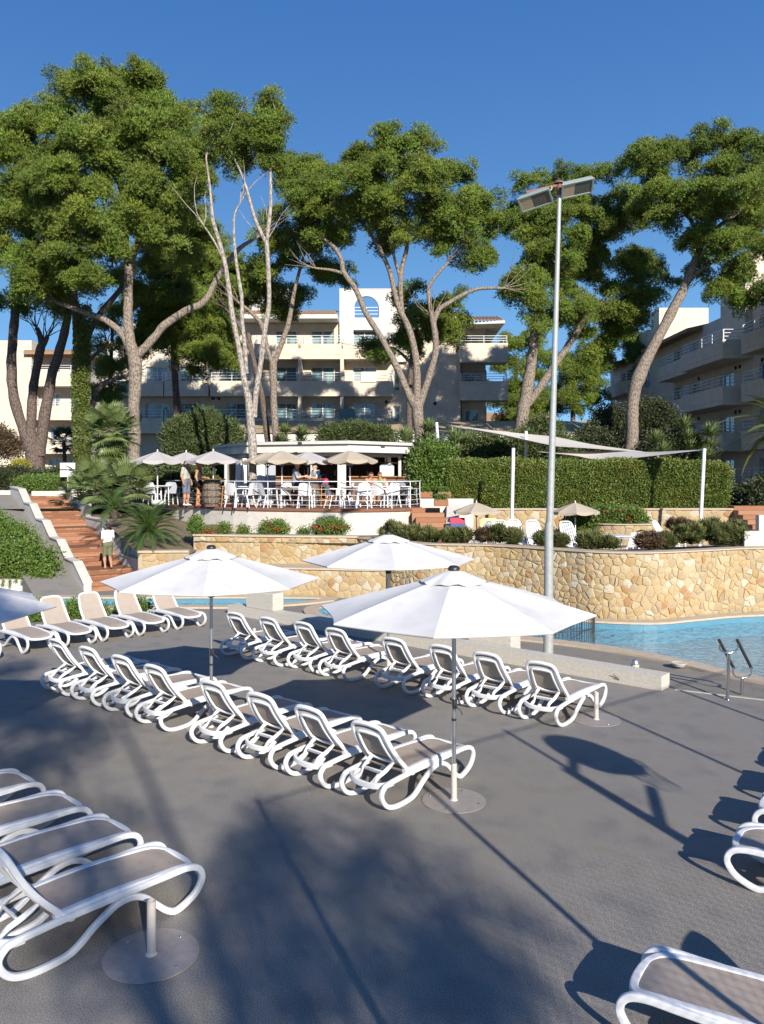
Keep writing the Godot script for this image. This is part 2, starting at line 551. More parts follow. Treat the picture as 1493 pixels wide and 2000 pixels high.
func stone_wall(called: String, label: String, path: Array, y0: float, y1: float, thick: float, cw: float, ch: float, cap: float, parent = null) -> Node3D:
	# path runs so that the faced side is on its left-hand normal (-t.y, t.x) in (x, z)
	var o: Node3D = parent if parent != null else thing(called, label, "wall")
	var body := mk()
	ribbon(body, path, -thick, 0.0, y0, y1 - 0.003)
	part(o, "mortar_core", body.mesh(), M.mortar)
	var cum := [0.0]
	for i in range(1, path.size()): cum.append(cum[-1] + path[i].distance_to(path[i - 1]))
	var total: float = cum[-1]
	var nx := int(ceil(total / cw))
	var ny := int(maxf(2, round((y1 - y0) / ch)))
	var hh := (y1 - y0) / ny
	var seeds := {}
	for i in range(-1, nx + 1):
		for j in range(-1, ny + 1):
			seeds[Vector2i(i, j)] = Vector2((i + 0.5 + (0.5 if j % 2 else 0.0) + rr(-0.5, 0.5)) * cw, y0 + (j + 0.5 + rr(-0.5, 0.5)) * hh)
	var rect := PackedVector2Array([Vector2(0, y0), Vector2(total, y0), Vector2(total, y1), Vector2(0, y1)])
	var stones := []
	for i in nx:
		for j in ny:
			var s: Vector2 = seeds[Vector2i(i, j)]
			var poly := rect
			for a in range(-2, 3):
				for b in range(-2, 3):
					var k := Vector2i(i + a, j + b)
					if (a != 0 or b != 0) and seeds.has(k):
						var q: Vector2 = seeds[k]
						poly = clip_half(poly, (s + q) * 0.5, q - s)
			if poly.size() < 3: continue
			for ins in Geometry2D.offset_polygon(poly, -0.006):
				var mid := Vector2.ZERO
				for q in ins: mid += q / ins.size()
				var area := 0.0
				for e in ins.size(): area += ins[e].cross(ins[(e + 1) % ins.size()]) * 0.5
				if ins.size() >= 3 and absf(area) > 0.004: stones.append([absf(area), mid, ins])
	stones.sort_custom(func(a, b): return a[0] > b[0])
	var rest := {}
	var count := 0
	var place := func(u: float, y: float, off: float) -> Vector3:
		var i := 0
		while i < path.size() - 2 and cum[i + 1] < u: i += 1
		var t: Vector2 = (path[i + 1] - path[i]).normalized()
		var p: Vector2 = path[i] + t * (u - cum[i]) + Vector2(-t.y, t.x) * off
		return Vector3(p.x, y, p.y)
	for st in stones:
		var kind: int = [0, 0, 1, 1, 1, 2, 3, 6, 4, 4, 4, 7, 6, 6, 7, 5 if rng.randf() < 0.5 else 3][rng.randi() % 16]
		var mm: Mesher
		if count < 298: mm = mk()
		else:
			if not rest.has(kind): rest[kind] = mk()
			mm = rest[kind]
		var d := rr(0.008, 0.034)
		var back := []
		var front := []
		var ins: PackedVector2Array = st[2]
		if Geometry2D.is_polygon_clockwise(ins): ins.reverse()
		for q in ins:
			back.append(place.call(q.x, q.y, 0.0))
			var f: Vector2 = q.lerp(st[1], 0.12)
			front.append(place.call(f.x, f.y, d * rr(0.7, 1.1)))
		var mc: Vector3 = place.call(st[1].x, st[1].y, d + rr(0.004, 0.02))
		for e in ins.size():
			var e1 := (e + 1) % ins.size()
			mm.quad(back[e], back[e1], front[e1], front[e])
			mm.tri(front[e], front[e1], mc)
		if count < 298: part(o, "stone", mm.mesh(), M["stone_%d" % kind])
		count += 1
	for kind in rest:
		var r := part(o, "stone_filling", rest[kind].mesh(), M["stone_%d" % kind])
		r.set_meta("kind", "stuff")
	if cap > 0:
		var cm := mk()
		ribbon(cm, path, -thick - 0.02, 0.06, y1, y1 + cap)
		part(o, "coping", cm.mesh(), M.coping_stone)
	return o

func lounger_model(label: String, group: String) -> Node3D:
	# local x runs from the head to the foot end, origin between the rear contact points
	var o := thing("sun_lounger", label, "sun lounger", Vector3.ZERO, 0.0, group)
	var W := 0.288
	var side := [Vector3(-0.12, 0.288, 0), Vector3(0.2, 0.312, 0), Vector3(0.6, 0.322, 0), Vector3(1, 0.328, 0), Vector3(1.22, 0.33, 0), Vector3(1.335, 0.295, 0), Vector3(1.375, 0.21, 0), Vector3(1.325, 0.115, 0), Vector3(1.23, 0.055, 0), Vector3(1.13, 0.026, 0), Vector3(1.045, 0.062, 0), Vector3(0.945, 0.15, 0), Vector3(0.85, 0.235, 0), Vector3(0.74, 0.276, 0), Vector3(0.62, 0.262, 0), Vector3(0.52, 0.21, 0), Vector3(0.43, 0.155, 0), Vector3(0.34, 0.085, 0), Vector3(0.25, 0.04, 0), Vector3(0.12, 0.024, 0), Vector3(-0.02, 0.024, 0), Vector3(-0.13, 0.05, 0), Vector3(-0.205, 0.11, 0), Vector3(-0.238, 0.19, 0), Vector3(-0.2, 0.258, 0)]
	var sp := curve(side, 4, true)
	var prof := ring2(0.0255, 0.0225, 0.012, 3)
	for s in [-1.0, 1.0]:
		var m := mk()
		var q := []
		for p in sp: q.append(p + Vector3(0, 0, s * W))
		m.sweep(q, prof, true, Vector3.BACK)
		part(o, "side_frame", m.mesh(), M.white_plastic)
	# seat rim: a U in plan with a rounded foot end
	var rim := []
	for p in [Vector2(0.16, 0.256), Vector2(0.6, 0.258), Vector2(1.0, 0.256), Vector2(1.17, 0.248), Vector2(1.27, 0.222), Vector2(1.325, 0.15), Vector2(1.345, 0.0)]: rim.append(p)
	var rim2 := rim.duplicate()
	rim2.reverse()
	for i in range(1, rim2.size()): rim.append(Vector2(rim2[i].x, -rim2[i].y))
	var rp := []
	for p in curve(rim, 4): rp.append(Vector3(p.x, seat_y(p.x) - 0.006, p.y))
	var m2 := mk()
	m2.sweep(rp, ring2(0.03, 0.021, 0.012, 3))
	part(o, "seat_rim", m2.mesh(), M.white_plastic)
	var rows := []
	var N := 20
	for i in N + 1:
		var x := 0.14 + (1.33 - 0.14) * i / N
		var hw := 0.25
		if x > 1.12: hw = 0.25 * sqrt(maxf(0.02, 1.0 - pow((x - 1.12) / 0.225, 2.6)))
		var row := PackedVector3Array()
		for j in 9: row.append(Vector3(x, seat_y(x) + 0.006 - 0.012 * (1.0 - pow((j - 4) / 4.0, 2)), hw * (j - 4) / 4.0))
		rows.append(row)
	var m3 := mk()
	m3.grid(rows, false, false, true)
	part(o, "seat_sling", m3.mesh(), M.taupe_sling)
	# raised backrest
	var hinge := Vector3(0.216, 0.335, 0)
	var u := Vector3(-0.58, 0.815, 0).normalized()
	var nb := Vector3(-u.y, u.x, 0)  # towards the rear
	var bp := func(w: float, l: float, d: float) -> Vector3: return hinge + u * l * 0.885 + nb * (d + 0.04 * sin(l / 0.74 * PI)) + Vector3(0, 0, w * 0.91)
	var outline := [Vector2(-0.275, -0.02), Vector2(-0.282, 0.15), Vector2(-0.272, 0.38), Vector2(-0.252, 0.58), Vector2(-0.235, 0.665), Vector2(-0.185, 0.712), Vector2(-0.09, 0.728), Vector2(0, 0.733)]
	var ol := outline.duplicate()
	for i in range(outline.size() - 2, -1, -1): ol.append(Vector2(-outline[i].x, outline[i].y))
	var op := []
	for p in curve(ol, 4): op.append(bp.call(p.x, p.y, 0.0))
	var m4 := mk()
	m4.sweep(op, ring2(0.022, 0.024, 0.011, 3), false, nb)
	for s in [-1.0, 1.0]:
		m4.lathe([Vector2(0, -0.012), Vector2(0.034, -0.01), Vector2(0.036, 0.03), Vector2(0.0, 0.04)], 10, bp.call(s * 0.288, -0.02, 0.0))
	part(o, "backrest_frame", m4.mesh(), M.white_plastic)
	var half := func(l: float) -> float:
		var t := clampf(l / 0.737, 0, 1)
		return 0.275 * (1.0 - 0.10 * t * t) * sqrt(maxf(0.001, 1.0 - pow(t, 12.0)))
	var inner := func(l: float) -> float:
		var t := (l - 0.17) / 0.43
		return 0.196 - 0.045 * t
	# recessed white back shell round the window
	var ir := [Vector2(-0.192, 0.205), Vector2(-0.195, 0.26), Vector2(-0.178, 0.46), Vector2(-0.167, 0.575), Vector2(-0.14, 0.608), Vector2(0.0, 0.618), Vector2(0.14, 0.608), Vector2(0.167, 0.575), Vector2(0.178, 0.46), Vector2(0.195, 0.26), Vector2(0.192, 0.205), Vector2(0.13, 0.165), Vector2(0.0, 0.148), Vector2(-0.13, 0.165)]
	var irc := curve(ir, 3, true)
	var m5 := mk()
	var ring_in := PackedVector3Array()
	var ring_out := PackedVector3Array()
	var ring_mid := PackedVector3Array()
	for p in irc:
		ring_in.append(bp.call(p.x, p.y, 0.012))
		var dv: Vector2 = (p - Vector2(0, 0.385)).normalized()
		var q: Vector2 = p + dv * 0.062
		q.x = clampf(q.x, -0.26, 0.26)
		var q2: Vector2 = p + dv * 0.03
		ring_mid.append(bp.call(q2.x, q2.y, 0.004))
		ring_out.append(bp.call(q.x, q.y, 0.010))
	m5.grid([ring_in, ring_mid, ring_out], true, false, false)
	part(o, "back_shell", m5.mesh(), M.white_plastic)
	var m6 := mk()
	var ip := []
	for p in irc: ip.append(bp.call(p.x, p.y, 0.016))
	m6.sweep(ip, ring2(0.014, 0.014, 0.006, 3), true, nb)
	part(o, "window_frame", m6.mesh(), M.white_plastic)
	rows = []
	for i in 17:
		var l := -0.01 + 0.735 * i / 16.0
		var row := PackedVector3Array()
		for j in 9: row.append(bp.call(half.call(l) * 0.97 * (j - 4) / 4.0, l, -0.006))
		rows.append(row)
	var m7 := mk()
	m7.grid(rows, false, false, true)
	part(o, "backrest_sling", m7.mesh(), M.taupe_sling)
	# rear crossbar and prop
	var cb := []
	for p in [Vector3(-0.06, 0.285, -W), Vector3(-0.14, 0.262, -0.24), Vector3(-0.19, 0.245, -0.13), Vector3(-0.2, 0.24, 0), Vector3(-0.19, 0.245, 0.13), Vector3(-0.14, 0.262, 0.24), Vector3(-0.06, 0.285, W)]: cb.append(p)
	var m8 := mk()
	m8.sweep(curve(cb, 3), ring2(0.016, 0.032, 0.01, 3), false, Vector3.UP)
	part(o, "rear_crossbar", m8.mesh(), M.white_plastic)
	for s in [-1.0, 1.0]:
		var mp := mk()
		var a: Vector3 = bp.call(s * 0.17, 0.16, 0.02)
		var b := Vector3(-0.175, 0.262, s * 0.125)
		mp.sweep(curve([a, a.lerp(b, 0.35) + Vector3(-0.012, 0, s * 0.01), a.lerp(b, 0.7) + Vector3(-0.01, 0.0, -s * 0.012), b], 3), ring2(0.022, 0.013, 0.008, 3), false, Vector3(1, 0.4, 0))
		part(o, "prop", mp.mesh(), M.white_plastic)
	var m9 := mk()
	m9.bbox(Vector3(-0.045, 0.345, 0), Vector3(0.02, 0.05, 0.26), 0.006, Basis(Vector3.BACK, 0.5))
	part(o, "prop_bar", m9.mesh(), M.white_plastic)
	var m10 := mk()
	for x in [0.28, 0.75]: m10.bbox(Vector3(x, 0.285, 0), Vector3(0.045, 0.03, 0.58), 0.006)
	part(o, "underframe", m10.mesh(), M.white_plastic)
	for s in [-1.0, 1.0]:
		for x in [0.05, 1.13]:
			var mf := mk()
			mf.bbox(Vector3(x, 0.005, s * W), Vector3(0.04, 0.01, 0.03), 0.003)
			part(o, "foot_pad", mf.mesh(), M.white_plastic)
	return o

func seat_y(x: float) -> float:
	return 0.345 + 0.012 * sin((x - 0.2) * 4.2) - 0.045 * pow(maxf(0.0, x - 1.12) / 0.22, 2.0)

func umbrella_model(called: String, label: String, R: float, top: float, rimh: float, n: int, canvas: Material, scallop: float, group := "") -> Node3D:
	var o := thing(called, label, "umbrella", Vector3.ZERO, 0.0, group)
	var drop := top - rimh
	var pm := mk()
	for k in 1:
		var a0 := -PI / n
		var a1 := PI / n
		var rows := []
		for i in 9:
			var t := i / 8.0
			var row := PackedVector3Array()
			for j in 9:
				var s := j / 8.0
				var r := R * (0.03 + 0.97 * t)
				var p0 := Vector3(sin(a0), 0, cos(a0)) * r
				var p1 := Vector3(sin(a1), 0, cos(a1)) * r
				var p := p0.lerp(p1, s)
				var cut := 4.0 * s * (1.0 - s)
				p *= 1.0 - 0.035 * cut * t * t
				p.y = top - drop * (0.88 * t + 0.12 * t * t) - 0.035 * R * cut * t * sin(PI * minf(t, 0.9))
				row.append(p)
			rows.append(row)
		pm.grid(rows)
		# hem or valance
		var edge: PackedVector3Array = rows[8]
		var low := PackedVector3Array()
		var low2 := PackedVector3Array()
		for j in 9:
			var s := j / 8.0
			var dd := scallop * (0.55 + 0.45 * sin(PI * s)) if scallop > 0 else 0.022
			low.append(edge[j] + Vector3(0, -dd * 0.5, 0) + edge[j].normalized() * Vector3(0.006, 0, 0.006))
			low2.append(edge[j] + Vector3(0, -dd, 0) - edge[j].normalized() * Vector3(0.012, 0, 0.012) * (1.0 if scallop > 0 else 1.5))
		pm.grid([edge, low, low2])
	var panel := pm.mesh()
	for k in n:
		var q := part(o, "canopy_panel", panel, canvas)
		q.rotation.y = TAU * k / n
	# vent cap with loose scalloped flaps
	var vr := R * 0.24
	var vm := mk()
	var rows2 := []
	for i in 7:
		var t := i / 6.0
		var row := PackedVector3Array()
		for j in n * 6:
			var w := TAU * j / (n * 6) + PI / n
			var cell := absf(sin(w * n * 0.5 + PI * 0.5))
			var r := vr * (0.08 + 0.92 * t) * (1.0 + 0.05 * t * (1.0 - cell))
			row.append(Vector3(r * cos(w), top + 0.055 - 0.125 * R / 1.5 * pow(t, 1.25) - (0.02 * t * t * sin(w * n) * sin(w * 3.0)), -r * sin(w)))
		rows2.append(row)
	vm.grid(rows2, true, false, true)
	if scallop <= 0: part(o, "vent_cap", vm.mesh(), canvas)
	var fm := mk()
	if scallop <= 0: fm.lathe([Vector2(0.062, top + 0.04), Vector2(0.066, top + 0.075), Vector2(0.045, top + 0.098), Vector2(0.0, top + 0.105)], 12)
	else: fm.lathe([Vector2(0.03, top - 0.01), Vector2(0.022, top + 0.04), Vector2(0.03, top + 0.06), Vector2(0.0, top + 0.09)], 10)
	part(o, "finial", fm.mesh(), M.black_plastic if scallop <= 0 else M.white_plastic)
	var pr := 0.024
	var pl := mk()
	pl.tube([Vector3(0, 0.02, 0), Vector3(0, 1.0, 0), Vector3(0, top, 0)], pr, 12)
	part(o, "pole", pl.mesh(), M.aluminium if scallop <= 0 else M.white_plastic)
	var rib := mk()
	rib.tube([Vector3(0.03, top - 0.05, 0), Vector3(R * 0.5, top - drop * 0.48 - 0.02, 0), Vector3(R * 0.985, rimh - 0.012, 0)], 0.009, 5)
	var rmesh := rib.mesh()
	var stt := mk()
	stt.tube([Vector3(0.03, top - drop * 1.15 - 0.15, 0), Vector3(R * 0.52, top - drop * 0.5 - 0.03, 0)], 0.007, 5)
	var smesh := stt.mesh()
	for k in n:
		var a := part(o, "rib", rmesh, M.aluminium)
		a.rotation.y = TAU * (k + 0.5) / n - PI / 2
		var b := part(a, "strut", smesh, M.aluminium)
		b.name = "strut"
	var hub := mk()
	hub.lathe([Vector2(0.026, -0.04), Vector2(0.05, -0.035), Vector2(0.05, 0.03), Vector2(0.026, 0.035)], 12, Vector3(0, top - drop * 1.15 - 0.15, 0))
	part(o, "runner", hub.mesh(), M.black_plastic)
	return o

func base_parts(o: Node3D, lone := false) -> void:
	var d := mk()
	d.lathe([Vector2(0, 0.0), Vector2(0.338, 0.0), Vector2(0.342, 0.004), Vector2(0.340, 0.010), Vector2(0, 0.0105)], 48)
	part(o, "base_plate", d.mesh(), M.painted_base)
	var s := mk()
	s.lathe([Vector2(0.045, 0.01), Vector2(0.034, 0.025), Vector2(0.0325, 0.03), Vector2(0.0325, 0.40), Vector2(0.028, 0.40), Vector2(0.028, 0.2)] if lone else [Vector2(0.045, 0.01), Vector2(0.034, 0.025), Vector2(0.0325, 0.03), Vector2(0.0325, 0.40), Vector2(0.0, 0.402)], 16)
	part(o, "socket_tube", s.mesh(), M.socket_paint)
	var bm := mk()
	bm.lathe([Vector2(0.011, 0.0), Vector2(0.011, 0.006), Vector2(0.0, 0.009)], 8)
	for k in 4:
		var b := part(o, "bolt", bm.mesh(), M.chrome)
		b.position = Vector3(0.27 * cos(0.6 + k * PI / 2), 0.0105, 0.27 * sin(0.6 + k * PI / 2))
	if not lone:
		var kn := mk()
		kn.tube([Vector3(0.03, 0.37, 0), Vector3(0.065, 0.37, 0)], 0.009, 6)
		kn.bbox(Vector3(0.07, 0.37, 0), Vector3(0.012, 0.05, 0.02), 0.003)
		part(o, "clamp_knob", kn.mesh(), M.black_plastic)

func heading(d: Vector2) -> float:  # local +x turned to ground direction d = (x, away)
	return atan2(d.y, d.x)

func deck_furniture() -> void:
	var d1 := Vector2(0.65, 0.76).normalized()
	var side := Vector2(d1.y, -d1.x)  # to the near side
	var proto = null
	var put := func(label: String, group: String, contact: Vector2, dir: Vector2, near: float) -> void:
		var dd := dir.normalized()
		var sd := Vector2(dd.y, -dd.x) * near
		var c := contact - sd * 0.288
		if proto == null:
			proto = lounger_model(label, group)
			proto.position = Vector3(c.x, 0, -c.y)
			proto.rotation.y = heading(dd)
		else: copy(proto, label, Vector3(c.x, 0, -c.y), heading(dd), group)
	var jig := func(v: Vector2) -> Vector2: return v.rotated(rr(-0.035, 0.035))
	var row2 := [[145, 1358.6], [208, 1378.7], [276, 1401.5], [343, 1427], [460, 1468.8], [557, 1501], [656, 1537.5], [775, 1578.4]]
	for i in 8:
		var p := onto(row2[i][0], row2[i][1])
		put.call("white lounger, %s in the open-deck row from the parasol with visible base plate" % ORD[7 - i], "loungers in the row across the open deck", Vector2(p.x, -p.z), jig.call(d1), 1.0)
	var row1 := [[490, 1288], [555, 1301], [625, 1314], [690, 1330], [806.5, 1355], [903, 1374], [993, 1393.6], [1102, 1418]]
	for i in 8:
		var p := onto(row1[i][0], row1[i][1])
		put.call("white lounger, %s in the row along the low wall from the lamp post" % ORD[7 - i], "loungers in the row along the low wall", Vector2(p.x, -p.z), jig.call(d1), 1.0)
	# row that faces the camera, by the stairs
	var d3 := Vector2(0.70, -0.71)
	var row3 := [Vector2(-7.75, 15.15), Vector2(-7.0, 15.95), Vector2(-6.42, 16.5), Vector2(-5.84, 17.1), Vector2(-5.25, 17.7), Vector2(-4.6, 18.4)]
	for i in 6:
		var f: Vector2 = row3[i]
		var dd: Vector2 = (jig.call(d3) as Vector2).normalized()
		put.call("white lounger below the stairs facing the deck, %s counted from the far pool end" % ORD[5 - i], "loungers in the row below the stairs", f - dd * 1.13, dd, 1.0)
	# four with their foot ends turned to the open deck, beside the lone base plate
	var d5 := Vector2(0.70, 0.715).normalized()
	for i in 4:
		var tip := Vector2(-2.433, 5.714) + Vector2(-0.665, 0.58) * i
		put.call("white lounger in the dappled shade, %s counted from the umbrella base without a pole" % ORD[i], "loungers in the dappled shade", tip, jig.call(d5) if i > 0 else d5, 1.0)
	# row on the fence side with foot ends towards the deck
	var d4 := Vector2(-0.84, 0.54).normalized()
	var tips := [Vector2(1.44, 5.05), Vector2(2.92, 7.0), Vector2(3.52, 7.8), Vector2(4.12, 8.6), Vector2(4.72, 9.4)]
	var who := ["with fence-mesh shadow across its seat", "second in the fence-side row, past the mesh-shadowed one", "third in the fence-side row, past the mesh-shadowed one", "fourth in the fence-side row, past the mesh-shadowed one", "fifth in the fence-side row, past the mesh-shadowed one"]
	for i in 5:
		var f2: Vector2 = tips[i] - d4 * 1.40
		put.call("white lounger with taupe sling " + who[i], "loungers in the fence-side row", f2, d4, -1.0)
	# umbrellas
	var um := umbrella_model("parasol", "white eight-sided parasol whose round base plate shows beside the end lounger", 1.48, 2.42, 2.045, 8, M.white_canvas, 0.0, "white parasols over the deck")
	base_parts(um)
	var crank := mk()
	crank.bbox(Vector3(0, 1.05, 0.035), Vector3(0.05, 0.10, 0.05), 0.008)
	crank.tube([Vector3(0, 1.04, 0.06), Vector3(0.0, 1.03, 0.10), Vector3(0.05, 0.99, 0.105), Vector3(0.05, 0.96, 0.14)], 0.006, 6)
	part(um, "crank", crank.mesh(), M.black_plastic)
	var strap := mk()
	strap.lathe([Vector2(0.0255, 0.86), Vector2(0.027, 0.862), Vector2(0.027, 0.885), Vector2(0.0255, 0.887)], 12)
	part(um, "collar", strap.mesh(), M.black_plastic)
	var pc := onto(887, 1564)
	um.position = Vector3(pc.x, 0, pc.z)
	um.rotation.y = deg_to_rad(-12 + 22.5)
	var pa := onto(413, 1421)
	copy(um, "white parasol standing amid the row of loungers across the open deck", Vector3(pa.x, 0, pa.z), deg_to_rad(8 + 22.5), "white parasols over the deck")
	var pb := onto(759, 1326)
	copy(um, "white parasol standing amid the row of loungers along the low wall", Vector3(pb.x, 0, pb.z), deg_to_rad(4 + 22.5), "white parasols over the deck")
	copy(um, "white parasol over the loungers below the stairs, partly cut by the picture edge", Vector3(-5.04, 0, -8.73), deg_to_rad(36), "white parasols over the deck")
	# bases without poles
	var lone := thing("empty_parasol_stand", "round parasol base plate with empty tube beside the shaded loungers", "umbrella base", onto(296, 1866), 0.0, "empty parasol bases")
	base_parts(lone, true)
	copy(lone, "round parasol base plate with empty tube beside the lounger next to the lamp post", onto(1165, 1406), 1.0, "empty parasol bases")
	copy(lone, "round parasol base plate under the far end of the row along the low wall", onto(497, 1266), 2.0, "empty parasol bases")
	lamp_post(onto(1071, 1298), "tall galvanised lamp post with two floodlights beside the low wall", 0.05)
	small_deck_things()

func lamp_post(where: Vector3, label: String, lean: float) -> Node3D:
	var o := thing("lamp_post", label, "lamp post", where)
	var top := 8.72
	var p := mk()
	p.tube([Vector3(0, 0, 0), Vector3(0.015, 2.6, 0), Vector3(0.03, 2.62, 0), Vector3(0.21, top, 0)], [0.095, 0.078, 0.068, 0.037], 16)
	part(o, "pole", p.mesh(), M.galvanised)
	var bp := mk()
	bp.bbox(Vector3(0, 0.01, 0), Vector3(0.34, 0.02, 0.34), 0.004)
	part(o, "base_plate", bp.mesh(), M.galvanised)
	var arm := mk()
	arm.bbox(Vector3(0.20, top + 0.09, 0), Vector3(1.25, 0.05, 0.05), 0.006, Basis(Vector3.BACK, 0.22))
	arm.tube([Vector3(0.205, top - 0.1, 0), Vector3(0.205, top + 0.10, 0)], 0.05, 10)
	arm.lathe([Vector2(0.09, 0.12), Vector2(0.09, 0.15), Vector2(0.0, 0.18)], 12, Vector3(0.205, top, 0))
	part(o, "cross_arm", arm.mesh(), M.rusty_paint)
	var k := 0
	for q in [Vector3(-0.26, top - 0.22, 0.12), Vector3(0.50, top - 0.0, 0.12)]:
		var h := Node3D.new()
		h.name = "floodlight"
		o.add_child(h, true)
		h.position = q
		h.basis = Basis(Vector3.BACK, 0.22) * Basis(Vector3.RIGHT, -0.55)
		if k == 0: h.basis = Basis(Vector3.UP, -0.35) * h.basis
		h.scale = Vector3(0.88, 0.8, 0.8)
		var b := mk()
		b.hexa([Vector3(-0.33, -0.02, 0.2), Vector3(0.33, -0.02, 0.2), Vector3(0.33, -0.02, -0.2), Vector3(-0.33, -0.02, -0.2), Vector3(-0.27, 0.13, 0.14), Vector3(0.27, 0.13, 0.14), Vector3(0.27, 0.13, -0.14), Vector3(-0.27, 0.13, -0.14)])
		part(h, "housing", b.mesh(), M.lamp_paint)
		var fr := mk()
		fr.bbox(Vector3(0, -0.035, 0.19), Vector3(0.68, 0.03, 0.04), 0.004)
		fr.bbox(Vector3(0, -0.035, -0.19), Vector3(0.68, 0.03, 0.04), 0.004)
		fr.bbox(Vector3(0.32, -0.035, 0), Vector3(0.04, 0.03, 0.338), 0.004)
		fr.bbox(Vector3(-0.32, -0.035, 0), Vector3(0.04, 0.03, 0.338), 0.004)
		part(h, "front_frame", fr.mesh(), M.lamp_paint)
		var gl := mk()
		gl.box(Vector3(0.12, -0.03, 0), Vector3(0.36, 0.012, 0.34))
		part(h, "glass", gl.mesh(), M.lamp_glass)
		var rf := mk()
		rf.box(Vector3(-0.18, -0.031, 0), Vector3(0.238, 0.012, 0.34))
		part(h, "reflector", rf.mesh(), M.lamp_reflector)
		var br := mk()
		br.tube([Vector3(0.1, 0.12, 0), Vector3(0.1, 0.25, -0.05), Vector3(-0.1, 0.25, -0.05), Vector3(-0.1, 0.12, 0)], 0.014, 6)
		part(h, "bracket", br.mesh(), M.rusty_paint)
		var cb := mk()
		cb.tube(curve([Vector3(0.25, 0.28, -0.06), Vector3(0.36, 0.25, 0.02), Vector3(0.37, 0.10, 0.06), Vector3(0.31, 0.02, 0.1)], 4), 0.011, 6)
		part(h, "cable", cb.mesh(), M.pale_concrete)
		k += 1
	return o

func small_deck_things() -> void:
	# chrome handrail by the steps to the pool
	var o := thing("handrail", "chrome twin handrail on two posts beside the pool steps", "handrail", onto(1421, 1366))
	var a := mk()
	a.tube([Vector3.ZERO, Vector3(0.02, 0.72, 0)], 0.026, 12)
	a.lathe([Vector2(0.06, 0.0), Vector2(0.06, 0.012), Vector2(0.028, 0.016)], 14)
	part(o, "post", a.mesh(), M.chrome)
	var b := mk()
	b.tube([Vector3(0.33, 0, -0.25), Vector3(0.34, 0.27, -0.25)], 0.026, 12)
	part(o, "post", b.mesh(), M.chrome)
	for q in [Vector3(0.02, 0.72, 0), Vector3(0.34, 0.27, -0.25)]:
		var y := mk()
		y.tube(curve([q + Vector3(-0.14, 0.17, 0), q + Vector3(-0.13, 0.05, 0), q, q + Vector3(0.13, 0.05, 0), q + Vector3(0.14, 0.17, 0)], 4), 0.014, 8)
		part(o, "fork", y.mesh(), M.chrome)
	for s in [-0.14, 0.14]:
		var r := mk()
		r.tube([Vector3(0.0 + s, 0.93, 0.03), Vector3(0.36 + s, 0.42, -0.28)], 0.024, 12)
		part(o, "rail", r.mesh(), M.black_iron)
	var bo := thing("bollard", "short round-topped metal bollard light behind the low wall", "bollard", onto(1241, 1313))
	var bm := mk()
	bm.lathe([Vector2(0.068, 0), Vector2(0.068, 0.14), Vector2(0.064, 0.145)], 14)
	part(bo, "body", bm.mesh(), M.socket_paint)
	var bt := mk()
	bt.lathe([Vector2(0.07, 0.145), Vector2(0.07, 0.17), Vector2(0.055, 0.215), Vector2(0.025, 0.235), Vector2(0, 0.238)], 14)
	part(bo, "cap", bt.mesh(), M.aluminium)
	var sk := thing("skimmer_lid", "small round pale skimmer lid lying on the pool edge", "lid", onto(1326, 1306) + Vector3(0, 0.05, 0))
	var sm := mk()
	sm.lathe([Vector2(0.10, 0), Vector2(0.135, 0.05), Vector2(0.14, 0.06), Vector2(0.12, 0.062), Vector2(0.115, 0.05), Vector2(0, 0.048)], 20)
	part(sk, "lid", sm.mesh(), M.pale_concrete)
	# curved black railing standing in the water by the far pool steps
	var rl := thing("pool_railing", "curved black iron railing round the pool steps below the stone wall", "railing")
	var pts := curve([at(1004, 1240, 18.6), at(1060, 1224, 18.3), at(1110, 1212, 18.2), at(1150, 1205, 18.4), at(1162, 1186, 18.9)], 8)
	var base := -0.13
	var tp := []
	var lo := []
	for i in pts.size():
		var g := Vector3(pts[i].x, 0, pts[i].z)
		tp.append(g + Vector3(0, 0.30, 0))
		lo.append(g + Vector3(0, 0.0, 0))
	for l in [tp, lo]:
		var m := mk()
		m.tube(l, 0.013, 6)
		part(rl, "rail", m.mesh(), M.black_iron)
	for i in range(0, tp.size(), 1):
		var m := mk()
		m.tube([Vector3(tp[i].x, -0.455, tp[i].z), tp[i]], 0.008, 5)
		part(rl, "bar", m.mesh(), M.black_iron)
	# weeds at the foot of the low wall
	for q in [[1210, 1334, 0.16], [985, 1283, 0.1]]:
		var w := thing("weed", "small dry weed growing at the foot of the low wall" if q[0] > 1100 else "tiny green weed growing at the low wall behind the loungers", "weed", onto(q[0], q[1]))
		var wm := mk()
		for i in 26:
			var ang := rr(0, TAU)
			var hgt: float = q[2] * rr(0.4, 1.0)
			var tip := Vector3(cos(ang) * hgt * 0.7, hgt, sin(ang) * hgt * 0.7)
			wm.tube([Vector3.ZERO, tip * Vector3(0.4, 0.6, 0.4), tip], [0.003, 0.0025, 0.006], 3)
		part(w, "stems", wm.mesh(), M.foliage_dry if M.has("foliage_dry") else M.soil)

func v2(p: Vector3) -> Vector2:
	return Vector2(p.x, p.z)

